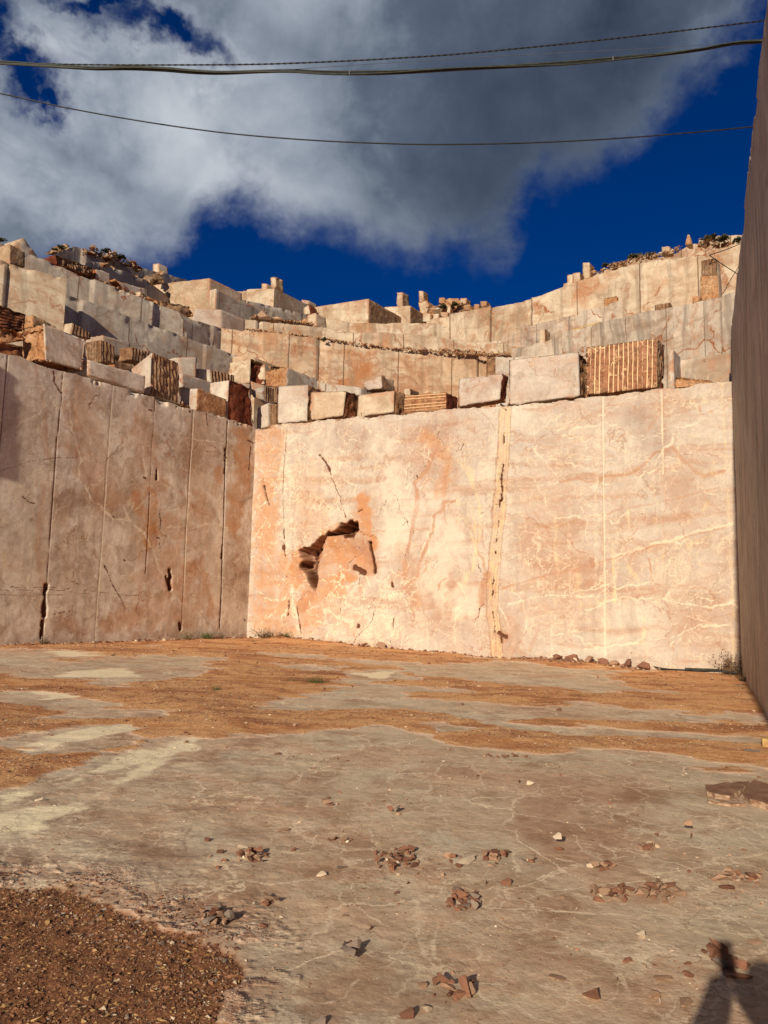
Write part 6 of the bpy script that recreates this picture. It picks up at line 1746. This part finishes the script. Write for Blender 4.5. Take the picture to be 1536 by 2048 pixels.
# ------------------------------------------------------------------ gravel and pebbles nobody could count
def scatter(name, label, X, Y, Sz, mats, probs, hulls, seed, flat=0.7, sink=0.2):
    r = np.random.default_rng(seed)
    n_ = len(X)
    hz = np.array([ground_z(float(a), float(b_)) for a, b_ in zip(X, Y)])
    which = r.integers(0, len(hulls), n_)
    mid = r.choice(len(mats), n_, p=probs)
    VV, FF, MM = [], [], []
    off = 0
    for i in range(n_):
        V, Fc = hulls[which[i]]
        a = r.uniform(0, 6.283)
        t = r.normal(0, 0.35)
        ca, sa, ct, st_ = math.cos(a), math.sin(a), math.cos(t), math.sin(t)
        s_ = Sz[i] * 0.5
        v = V * np.array([s_ * r.uniform(0.9, 1.5), s_, s_ * flat])
        v = np.stack([v[:, 0], v[:, 1] * ct - v[:, 2] * st_, v[:, 1] * st_ + v[:, 2] * ct], 1)
        v = np.stack([v[:, 0] * ca - v[:, 1] * sa, v[:, 0] * sa + v[:, 1] * ca, v[:, 2]], 1)
        v = v + np.array([X[i], Y[i], hz[i] + s_ * flat * sink])
        VV.append(v)
        FF.append(Fc + off)
        MM.append(np.full(len(Fc), mid[i]))
        off += len(V)
    o = mesh_obj(name, np.concatenate(VV), np.concatenate(FF), [M[m_] for m_ in mats], fm=np.concatenate(MM), smooth=False)
    tag(o, label, kind='stuff')
    return o


r = np.random.default_rng(4)
M['gv1'] = simple('gravel_dark', (0.20, 0.085, 0.045), (0.10, 0.04, 0.02), sc=40)
M['gv2'] = simple('gravel_brown', (0.34, 0.165, 0.085), (0.2, 0.09, 0.045), sc=40)
M['gv3'] = simple('gravel_ochre', (0.50, 0.31, 0.13), (0.34, 0.19, 0.08), sc=40)
M['gv4'] = simple('gravel_pale', (0.66, 0.53, 0.38), (0.5, 0.36, 0.24), sc=40)
X = r.uniform(-3.2, -0.5, 120000)
Y = r.uniform(2.4, 4.6, 120000)
ok = (ground_val(grav, X, Y) > 0.6) & (X > -0.56 * Y)
X, Y = X[ok][:24000], Y[ok][:24000]
Sz = 0.0078 * np.exp(r.normal(0, 0.55, len(X))) + 0.02 * (r.random(len(X)) < 0.03) * r.random(len(X))
scatter('gravel', 'dark brown gravel filling the hollow at the bottom left', X, Y, Sz, ['gv1', 'gv2', 'gv3', 'gv4'], [.42, .34, .18, .06], SMALL, 3)
# coarser chips on the rim side of the hollow
X = r.uniform(-2.4, -0.6, 9000)
Y = r.uniform(2.6, 4.4, 9000)
sdv = ground_val(sdg, X, Y)
ok = (sdv > -0.22) & (sdv < 0.30)
X, Y = X[ok][:1700], Y[ok][:1700]
scatter('gravel', 'coarser stone chips along the rim of the gravel hollow', X, Y, 0.014 + 0.022 * r.random(len(X)) ** 2.5, ['gv1', 'gv2', 'st_tan', 'st_grey'], [.25, .35, .2, .2], HULLS[:8], 4, flat=0.6)
# pebbles on the orange soil
yy = 1 / r.uniform(1 / 24.0, 1 / 5.5, 42000)
xx = yy * r.uniform(-0.56, 0.54, 42000)
ok = (ground_val(soil, xx, yy) > 0.7) & (ground_val(grav, xx, yy) < 0.3) & (r.random(len(xx)) < 0.25 + 0.75 * ground_val(pebb, xx, yy))
dBx = (xx - BACK.o.x) * BACK.n.x + (yy - BACK.o.y) * BACK.n.y
dLx = (xx - LEFT.o.x) * LEFT.n.x + (yy - LEFT.o.y) * LEFT.n.y
dRx = (xx - RIGHT.o.x) * RIGHT.n.x + (yy - RIGHT.o.y) * RIGHT.n.y
ok &= (dBx > 0.05) & (dLx > 0.05) & (dRx > 0.05)
X, Y = xx[ok][:13000], yy[ok][:13000]
scatter('pebbles', 'small pebbles strewn over the orange soil', X, Y, Y * 0.0019 * np.exp(r.normal(0, 0.45, len(X))) + 0.004, ['gv2', 'st_red', 'gv3', 'st_tan', 'gv4'], [.32, .26, .18, .14, .10], SMALL, 5)
if REST:
    scatter('small_stones', 'smallest loose stones lying between the larger ones of the heaps', np.array([q[1] for q in REST]), np.array([q[2] for q in REST]),
            np.array([q[3] for q in REST]), ['st_red', 'st_tan', 'st_pale'], [.55, .33, .12], HULLS, 8, flat=0.9, sink=0.3)
# fine chips on the slab
yy = 1 / r.uniform(1 / 8.5, 1 / 2.7, 14000)
xx = yy * r.uniform(-0.54, 0.54, 14000)
ok = (ground_val(soil, xx, yy) < 0.3) & (ground_val(grav, xx, yy) < 0.1)
ok &= r.random(len(xx)) < sstep(fbm(np.stack([xx, yy, xx * 0], 1), 1.6, 4, 0.6, 66), 0.42, 0.62)
X, Y = xx[ok][:3600], yy[ok][:3600]
scatter('stone_chips', 'fine reddish chips scattered on the bare slab', X, Y, Y * 0.0019 * np.exp(r.normal(0, 0.5, len(X))), ['st_red', 'st_tan', 'st_pale', 'gv2'], [.4, .25, .15, .2], SMALL, 6)
# rubble fringe at the foot of the sunlit wall
def along(pl, pxa, pxb, n_, off0, off1, rr):
    a = pl.sz(pxa, 1300)[0]
    b_ = pl.sz(pxb, 1300)[0]
    s_ = rr.uniform(a, b_, n_)
    o_ = off0 + (off1 - off0) * rr.random(n_) ** 1.6
    return pl.o.x + pl.t.x * s_ + pl.n.x * o_, pl.o.y + pl.t.y * s_ + pl.n.y * o_


X1, Y1 = along(BACK, 1030, 1300, 420, 0.03, 0.6, r)
X2, Y2 = along(BACK, 560, 1040, 160, 0.03, 0.25, r)
X3, Y3 = along(LEFT, 5, 500, 260, 0.03, 0.3, r)
scatter('rubble', 'broken rubble and crumbs along the foot of the walls', np.concatenate([X1, X2, X3]), np.concatenate([Y1, Y2, Y3]),
        0.04 + 0.13 * r.random(840) ** 2.2, ['st_red', 'st_tan', 'gv2', 'gv4'], [.4, .25, .2, .15], HULLS, 7, flat=0.9)


def ledge(label, pts, dL, dR, n_, size, seed, spread=0.5, drop=0.0, mats=('rubble', 'ochre', 'st_tan', 'st_red')):
    rr = np.random.default_rng(seed)
    x0, x1 = pts[0][0], pts[-1][0]
    VV, FF, MM, off = [], [], [], 0
    xs_ = [p[0] for p in pts]
    ys_ = [p[1] for p in pts]
    for i in range(n_):
        px = rr.uniform(x0, x1)
        py = np.interp(px, xs_, ys_)
        t = (px - x0) / (x1 - x0)
        dd = 1 / ((1 - t) / dL + t / dR)
        c = np.array(P3(px, py, dd)[:])
        c[1] += rr.uniform(0, spread)
        s_ = size * math.exp(rr.normal(0, 0.5)) * 0.5
        c[2] += s_ * 0.2 - drop * rr.random()
        V, Fc = HULLS[rr.integers(0, len(HULLS))]
        a = rr.uniform(0, 6.28)
        v = V * np.array([s_ * rr.uniform(1, 1.6), s_, s_ * 0.9])
        v = np.stack([v[:, 0] * math.cos(a) - v[:, 1] * math.sin(a), v[:, 0] * math.sin(a) + v[:, 1] * math.cos(a), v[:, 2]], 1) + c
        VV.append(v)
        FF.append(Fc + off)
        MM.append(np.full(len(Fc), rr.integers(0, len(mats))))
        off += len(V)
    o = mesh_obj('rubble', np.concatenate(VV), np.concatenate(FF), [M[m_] for m_ in mats], fm=np.concatenate(MM), smooth=False)
    tag(o, label, kind='stuff')


ledge('orange rubble spread along the top of the panelled bench', [(490, 657), (529, 662), (617, 672), (698, 684), (779, 694), (820, 697), (894, 705), (960, 708), (1040, 708)], 43.85, 46.0, 900, 0.13, 1, 0.5, 0.0, ('rubble', 'ochre', 'st_tan'))
ledge('rubble under the right part of the low strip benches', [(860, 698), (930, 700), (985, 706), (1060, 704)], 46.5, 46.9, 420, 0.22, 2, 0.7, 0.15, ('rubble', 'ochre', 'st_tan'))
ledge('rubble at the foot of the shrubby bench', [(500, 634), (560, 640), (625, 648)], 51, 53, 120, 0.3, 3)
ledge('crumbs along the top of the stained bench on the left', [(118, 527), (223, 570), (350, 618)], 38, 41.5, 160, 0.22, 4, 0.4, 0.05)
ledge('dark rocky crest on the left skyline', [(165, 496), (185, 496), (205, 502), (225, 500), (245, 510), (275, 526)], 52, 55, 260, 0.22, 5, 1.0, 0.5, ('brown', 'dark', 'buff'))
ledge('crumbled rock inside the heap right of the pillars', [(855, 603), (880, 605), (930, 606), (960, 615), (985, 618)], 63, 60, 260, 0.5, 6, 1.5, 2.0, ('buff', 'ochre', 'brown'))
ledge('loose rock along the right ridge', [(1185, 545), (1215, 529), (1253, 516), (1290, 508), (1345, 497), (1365, 487)], 51, 46.5, 300, 0.15, 7, 0.8, 0.3, ('ochre', 'brown', 'buff'))
ledge('loose rock on top of the right ridge beside the cable', [(1400, 475), (1440, 478), (1486, 478)], 45.8, 45, 120, 0.2, 8, 0.8, 0.4, ('ochre', 'brown', 'buff'))
ledge('small stones between the blocks on the left wall edge', [(178, 746), (250, 778), (371, 812), (455, 834)], dl(178, 0.35), dl(455, 0.35), 160, 0.12, 9, 0.5, 0.0)
ledge('small stones between the blocks on the sunlit wall edge', [(555, 848), (700, 834), (800, 827), (912, 818), (1165, 794), (1340, 776)], db(555, 0.45), db(1340, 0.45), 200, 0.10, 10, 0.4, 0.0)
ledge('broken crumbs on the upper left benches', [(200, 530), (240, 548), (290, 566), (320, 545)], 46, 52, 80, 0.45, 11, 0.6, 0.2, ('brown', 'ochre', 'buff'))


# ------------------------------------------------------------------ plants
def tuft(loc, h, n_, spread, mat, label, cat, seed, leafy=0.0, mat2=None, group=None, droop=0.5):
    rr = random.Random(seed)
    V, Fc, fm = [], [], []
    for i in range(n_):
        a = rr.uniform(0, 6.28)
        lean = rr.uniform(0.05, 1.0) * spread
        hh = h * rr.uniform(0.45, 1.0)
        w_ = h * 0.012 + 0.003
        p = Vector((rr.gauss(0, spread * .22), rr.gauss(0, spread * .22), -0.02))
        d = Vector((math.cos(a) * lean, math.sin(a) * lean, hh))
        side = Vector((-math.sin(a + rr.uniform(-1, 1)), math.cos(a), 0)) * w_
        seg = 4
        prev = None
        for k in range(seg + 1):
            t = k / seg
            c = p + d * t + Vector((math.cos(a), math.sin(a), -1.2)) * droop * lean * t * t * 0.5
            ww = side * (1 - t * 0.85)
            i0 = len(V)
            V += [c - ww, c + ww, c + Vector((0, 0, w_ * 0.6)) * (1 - t)]
            if prev is not None:
                Fc += [(prev, prev + 1, i0 + 1, i0), (prev + 1, prev + 2, i0 + 2, i0 + 1)]
                fm += [0, 0]
            prev = i0
            if leafy and k > 0:
                for _ in range(int(leafy)):
                    q = c + Vector((rr.gauss(0, 1), rr.gauss(0, 1), rr.gauss(0, 1))) * h * 0.05
                    u = Vector((rr.gauss(0, 1), rr.gauss(0, 1), rr.gauss(0, 1))).normalized() * h * 0.055
                    v2 = Vector((rr.gauss(0, 1), rr.gauss(0, 1), rr.gauss(0, 1))).normalized() * h * 0.028
                    i1 = len(V)
                    V += [q - u, q + v2, q + u, q - v2]
                    Fc.append((i1, i1 + 1, i1 + 2, i1 + 3))
                    fm.append(1)
    me = bpy.data.meshes.new('plant')
    me.from_pydata([tuple(v) for v in V], [], Fc)
    me.materials.append(M[mat])
    me.materials.append(M[mat2 or mat])
    me.polygons.foreach_set('material_index', fm)
    o = bpy.data.objects.new('plant' if cat != 'shrub' else 'shrub', me)
    COL.objects.link(o)
    o.location = loc
    tag(o, label, cat, group)
    return o


def gtuft(px, py, *a, **k):
    q = Pg(px, py)
    return tuft((q.x, q.y, ground_z(q.x, q.y)), *a, **k)


def wtuft(pl, px, py, off, *a, **k):
    q = pl.hit(px, py, off)
    return tuft((q.x, q.y, ground_z(q.x, q.y)), *a, **k)


wtuft(BACK, 535, 1278, 0.35, 0.42, 110, 0.75, 'dry', 'dry grey-brown shrub lying in the corner of the two walls', 'shrub', 1, leafy=1, mat2='olive')
wtuft(BACK, 574, 1272, 0.25, 0.22, 40, 0.2, 'leaf', 'small green plant at the wall foot right of the dry corner shrub', 'plant', 2, leafy=2)
wtuft(BACK, 1462, 1338, 0.3, 0.62, 70, 0.36, 'dry', 'dry twiggy plant at the foot of the wall beside the dark right wall', 'plant', 3, leafy=1, mat2='dry')
wtuft(LEFT, 413, 1280, 0.22, 0.30, 70, 0.32, 'leaf', 'green weed at the foot of the shaded wall, left of the pale stone', 'plant', 4, leafy=2)
wtuft(LEFT, 444, 1276, 0.2, 0.28, 30, 0.16, 'dry', 'thin dry weed at the foot of the shaded wall, right of the pale stone', 'plant', 5, leafy=1, mat2='olive')
wtuft(LEFT, 375, 1280, 0.2, 0.3, 40, 0.25, 'dry', 'dry grass at the foot of the shaded wall near its fifth seam', 'plant', 6, leafy=1, mat2='leaf')
wtuft(LEFT, 88, 1282, 0.2, 0.25, 40, 0.25, 'dry', 'dry grass at the foot of the shaded wall below the dark crack', 'plant', 7, leafy=1, mat2='olive')
wtuft(LEFT, 190, 1285, 0.2, 0.12, 30, 0.2, 'olive', 'low dark weed at the foot of the bright yellow seam', 'plant', 8, leafy=2)
gtuft(632, 1368, 0.16, 46, 0.24, 'leaf', 'largest green weed growing in the orange soil', 'plant', 9, leafy=3)
gtuft(584, 1366, 0.09, 24, 0.2, 'leaf', 'flat green weed left of the largest one in the soil', 'plant', 10, leafy=3)
gtuft(565, 1372, 0.06, 14, 0.14, 'leaf', 'tiny green weed, middle of the three close together in the soil', 'plant', 11, leafy=2)
gtuft(431, 1384, 0.10, 20, 0.1, 'leaf', 'small green weed alone left of the middle of the soil', 'plant', 12, leafy=3)
gtuft(340, 1383, 0.06, 14, 0.08, 'leaf', 'tiny green weed furthest left in the soil', 'plant', 13, leafy=3)
gtuft(225, 1313, 0.12, 30, 0.12, 'dry', 'dry tuft on the soil before the shaded wall', 'plant', 14, leafy=0)
gtuft(1488, 1366, 0.22, 46, 0.22, 'olive', 'olive weed on the soil at the foot of the dark right wall', 'plant', 15, leafy=1)


def bush(px, py, d, r_, label, seed, n_=260, squash=0.6):
    rr = random.Random(seed)
    r_ *= 0.45
    c = P3(px, py + 3, d)
    V, Fc = [], []
    for i in range(n_):
        a = Vector((rr.gauss(0, 1), rr.gauss(0, 1), rr.gauss(0, 1))).normalized() * rr.random() ** 0.4 * r_
        a.z = abs(a.z) * squash
        a *= 1 + 0.3 * math.sin(a.x * 5 / r_ + seed)
        u = Vector((rr.gauss(0, 1), rr.gauss(0, 1), rr.gauss(0, 1))).normalized() * r_ * 0.2
        v2 = Vector((rr.gauss(0, 1), rr.gauss(0, 1), rr.gauss(0, 1))).normalized() * r_ * 0.13
        i1 = len(V)
        V += [a - u, a + v2, a + u, a - v2]
        Fc.append((i1, i1 + 1, i1 + 2, i1 + 3))
    me = bpy.data.meshes.new('shrub')
    me.from_pydata([tuple(v) for v in V], [], Fc)
    me.materials.append(M['olive'])
    o = bpy.data.objects.new('shrub', me)
    COL.objects.link(o)
    o.location = c
    tag(o, label, 'shrub')


bush(649, 676, 44.3, 0.42, 'round dark bush on the rubble ledge above the orange panels', 1)
bush(568, 643, 52.5, 0.5, 'low shrub, left one at the foot of the shrubby bench', 2, squash=0.4)
bush(592, 646, 52.5, 0.45, 'low shrub, right one at the foot of the shrubby bench', 3, squash=0.4)
bush(122, 492, 51.5, 0.6, 'dark shrub on the rugged rock of the left skyline', 4)
bush(110, 497, 51.2, 0.5, 'dark shrub left of the rugged rock on the left skyline', 5)
bush(213, 500, 54, 0.9, 'scrub on the rocky crest of the left skyline, left clump', 6, squash=0.4)
bush(243, 512, 54, 0.9, 'scrub on the rocky crest of the left skyline, right clump', 7, squash=0.4)
bush(887, 612, 60, 0.9, 'shrub among the tumbled stones of the skyline heap', 8)
bush(910, 607, 61, 0.9, 'shrub behind the flat pale stone of the skyline heap', 9)
bush(1212, 528, 51, 0.7, 'dark shrub at the left start of the right ridge', 10, squash=0.35)
bush(1270, 511, 49.5, 1.0, 'long low shrub in the middle of the right ridge, left of the dome', 11, squash=0.3)
bush(1300, 507, 49, 0.8, 'dark shrub touching the domed boulder on the right ridge', 12, squash=0.4)
bush(1420, 474, 45.5, 1.0, 'scrub crowning the right ridge, left clump', 13, squash=0.35)
bush(1446, 475, 45.3, 1.0, 'scrub crowning the right ridge, middle clump', 14, squash=0.35)
bush(1475, 478, 45, 0.8, 'scrub crowning the right ridge beside the dark wall', 15, squash=0.35)
bush(2, 478, 38.5, 0.6, 'dark scrub at the top left corner of the skyline', 16, squash=0.5)


# ------------------------------------------------------------------ cables and pipes
def tube(name, pts, r_, mat, label, cat, seg=8, group=None, res=10, closed_ends=True, parent=None):
    # smooth path through the points (Catmull-Rom)
    P = [Vector(p) for p in pts]
    Q = []
    for i in range(len(P) - 1):
        p0 = P[max(i - 1, 0)]
        p1, p2 = P[i], P[i + 1]
        p3 = P[min(i + 2, len(P) - 1)]
        for k in range(res):
            t = k / res
            Q.append(0.5 * ((2 * p1) + (p2 - p0) * t + (2 * p0 - 5 * p1 + 4 * p2 - p3) * t * t + (3 * p1 - p0 - 3 * p2 + p3) * t ** 3))
    Q.append(P[-1])
    V = []
    for i, q in enumerate(Q):
        d = (Q[min(i + 1, len(Q) - 1)] - Q[max(i - 1, 0)]).normalized()
        u = d.cross(Vector((0, 0, 1)))
        u = u.normalized() if u.length > 1e-4 else Vector((1, 0, 0))
        v_ = u.cross(d)
        for k in range(seg):
            a = 2 * math.pi * k / seg
            V.append(q + (u * math.cos(a) + v_ * math.sin(a)) * r_)
    Fc = []
    for i in range(len(Q) - 1):
        for k in range(seg):
            Fc.append((i * seg + k, i * seg + (k + 1) % seg, (i + 1) * seg + (k + 1) % seg, (i + 1) * seg + k))
    c = sum((v for v in V), Vector()) / len(V)
    Vn = np.array([v[:] for v in V])
    o = mesh_obj(name, Vn, Fc, [M[mat]], loc=tuple(c) if parent is None else (0, 0, 0), parent=parent)
    if label:
        tag(o, label, cat, group)
    return o


def cpath(px, dL, dR):
    if dL < 13 and dR < 13:
        k_ = dL / 10.5
        dL, dR = 18.0 * k_, 18.0 * k_
    x0, x1 = px[0][0], px[-1][0]
    return [P3(x, y, dL + (dR - dL) * (x - x0) / (x1 - x0)) for x, y in px]


cab = bpy.data.objects.new('cable_bundle', None)
COL.objects.link(cab)
tag(cab, 'thickest overhead cable bundle sagging across the sky, greenish with a paler strand', 'cable', 'overhead cables across the quarry')
main = [(-160, 121), (0, 127), (60, 130), (120, 134), (190, 138), (260, 138), (330, 141), (380, 145), (440, 147), (520, 144), (580, 143), (650, 147), (720, 148), (800, 146), (920, 139), (1040, 133), (1150, 127), (1250, 117), (1330, 109), (1400, 100), (1470, 88), (1530, 84), (1640, 74)]
m1 = cpath(main, 10.5, 10.5)
tube('strand', m1, 0.033, 'cable', None, None, parent=cab)
m2 = cpath([(x + 4, y - 4 + 1.2 * math.sin(x / 67.0)) for x, y in main], 10.52, 10.52)
tube('strand', m2, 0.022, 'cable_g', None, None, parent=cab)
m3 = cpath([(x, y - 1 + 2.4 * math.sin(x / 90.0 + 1)) for x, y in main], 10.47, 10.47)
tube('strand', m3, 0.015, 'cable_g', None, None, parent=cab)
tube('strand', cpath([(520, 143), (700, 131), (900, 118), (1100, 107), (1300, 97), (1400, 90), (1530, 80), (1640, 70)], 10.5, 10.5), 0.006, 'cable_w', None, None, parent=cab)
for x_, y_ in ((699, 146), (1226, 117)):
    q = P3(x_, y_, 17.93)
    tube('clip', [q + Vector((0, 0, -.06)), q + Vector((0, 0, .05))], 0.02, 'cable_w', None, None, res=2, parent=cab)
# twisted cable: two strands wound round each other
cab2 = bpy.data.objects.new('twisted_cable', None)
COL.objects.link(cab2)
tag(cab2, 'thin twisted black cable above the thick bundle, rising to the upper right', 'cable', 'overhead cables across the quarry')
cc = [(-160, 118), (0, 126), (200, 130), (360, 130), (520, 129), (700, 122), (900, 110), (1100, 91), (1250, 75), (1400, 57), (1530, 41), (1640, 28)]
xs2 = np.linspace(-160, 1640, 420)
ys2 = np.interp(xs2, [c_[0] for c_ in cc], [c_[1] for c_ in cc])
kern = np.ones(31) / 31
ysm = np.convolve(np.pad(ys2, 15, mode='edge'), kern, 'valid')
for ph in (0, math.pi):
    pth = []
    for i_, (x_, y_) in enumerate(zip(xs2, ysm)):
        q = P3(x_, y_, 19.0)
        a = i_ * 1.05 + ph
        pth.append(q + Vector((0, math.sin(a), math.cos(a))) * 0.009)
    tube('strand', pth, 0.0135, 'cable', None, None, seg=6, res=2, parent=cab2)
tube('cable', cpath([(-160, 160), (0, 187), (120, 213), (250, 237), (380, 257), (500, 271), (650, 282), (800, 288), (900, 289), (1050, 286), (1200, 279), (1350, 268), (1510, 253), (1640, 238)], 12, 12), 0.0195, 'cable', 'single thin black cable hanging lowest across the sky', 'cable', group='overhead cables across the quarry')
tube('cable', cpath([(1490, 484), (1450, 500), (1421, 510), (1424, 514), (1450, 532), (1480, 551)], 38.0, 37.8), 0.022, 'cable', 'short thin cable bent in a V beside the dark right wall', 'cable', res=6)

def pipe(pxs, r_, mat, label, up=0.05):
    pts = []
    for x_, y_ in pxs:
        q = Pg(x_, y_ + (13 if x_ < 1477 and y_ < 1350 else 0))
        pts.append(Vector((q.x, q.y, ground_z(q.x, q.y) + r_ + up)))
    return tube('pipe', pts, r_, mat, label, 'pipe', group='pipes lying at the foot of the sunlit wall')


pipe([(1322, 1333), (1352, 1333), (1390, 1337), (1430, 1339), (1475, 1342)], 0.022, 'cable', 'longest dark pipe lying at the right foot of the sunlit wall')
pipe([(1362, 1328), (1400, 1330), (1440, 1333), (1472, 1336)], 0.022, 'cable', 'upper dark pipe at the right foot of the wall, furthest back')
pipe([(1370, 1332), (1410, 1335), (1450, 1337), (1470, 1339)], 0.024, 'cable_g', 'greenish pipe between the two dark ones at the wall foot', up=0.06)
pipe([(1292, 1323), (1318, 1328), (1345, 1332)], 0.016, 'cable', 'short thin dark hose running left from the pipes')
pipe([(1468, 1382), (1480, 1383), (1491, 1384)], 0.02, 'dry', 'short stick on the soil near the dark right wall')


# ------------------------------------------------------------------ the photographer, out of frame: seen only as a shadow
def person():
    x0, y0 = 0.095, -0.42
    J = {}
    V, E, R = [], [], []

    def add(p, r_, par=None):
        V.append((x0 + p[0], y0 + p[1], p[2]))
        R.append(r_)
        if par is not None:
            E.append((par, len(V) - 1))
        return len(V) - 1
    pel = add((0, 0, 0.96), 0.15)
    bel = add((0, 0, 1.10), 0.14, pel)
    che = add((0, 0, 1.30), 0.16, bel)
    nck = add((0, 0.01, 1.46), 0.065, che)
    hd0 = add((0.03, 0.05, 1.60), 0.105, nck)
    add((0.03, 0.06, 1.74), 0.105, hd0)
    for sx in (-1, 1):
        sh = add((0.18 * sx, 0.0, 1.42), 0.09, che)
        ex = add((0.27 * sx if sx > 0 else -0.31, 0.16, 1.20), 0.085, sh)
        wr = add((-0.01 + 0.055 * sx, 0.36, 1.46), 0.058, ex)
        add((-0.01 + 0.04 * sx, 0.37, 1.54), 0.055, wr)
        hp = add((0.10 * sx, 0, 0.90), 0.11, pel)
        kn = add((0.12 * sx, 0.02, 0.50), 0.07, hp)
        an = add((0.13 * sx, 0.0, 0.10), 0.05, kn)
        add((0.14 * sx, 0.16, 0.04), 0.04, an)
    me = bpy.data.meshes.new('person')
    me.from_pydata(V, E, [])
    o = bpy.data.objects.new('person', me)
    COL.objects.link(o)
    o.modifiers.new('skin', 'SKIN')
    for i, v in enumerate(me.skin_vertices[0].data):
        v.radius = (R[i], R[i])
        v.use_root = i == 0
    s_ = o.modifiers.new('sub', 'SUBSURF')
    s_.levels = s_.render_levels = 2
    me.materials.append(M['cloth'])
    tag(o, 'photographer in dark clothes raising a phone, seen only as a shadow at the bottom right', 'person')
    # five fingers on each hand round the phone
    for sx in (-1, 1):
        for k in range(5):
            fx = x0 - 0.01 + 0.035 * sx
            zz = 1.50 + 0.02 * k
            tube('finger', [(fx, y0 + 0.38, zz), (fx - 0.03 * sx, y0 + 0.41, zz + 0.012), (fx - 0.055 * sx, y0 + 0.405, zz + 0.02)], 0.0085, 'skin', None, None, res=3, parent=o)
    bm = bmesh.new()
    bmesh.ops.create_cube(bm, size=1)
    bmesh.ops.scale(bm, vec=(0.075, 0.009, 0.155), verts=bm.verts)
    bmesh.ops.bevel(bm, geom=list(bm.edges), offset=0.004, segments=2, affect='EDGES')
    pm = bpy.data.meshes.new('phone')
    bm.to_mesh(pm)
    bm.free()
    pm.materials.append(M['phone'])
    po = bpy.data.objects.new('phone', pm)
    COL.objects.link(po)
    po.location = (x0 - 0.01, y0 + 0.395, 1.60)
    tag(po, 'phone held up by the photographer, seen only as the top of the shadow', 'phone')


person()
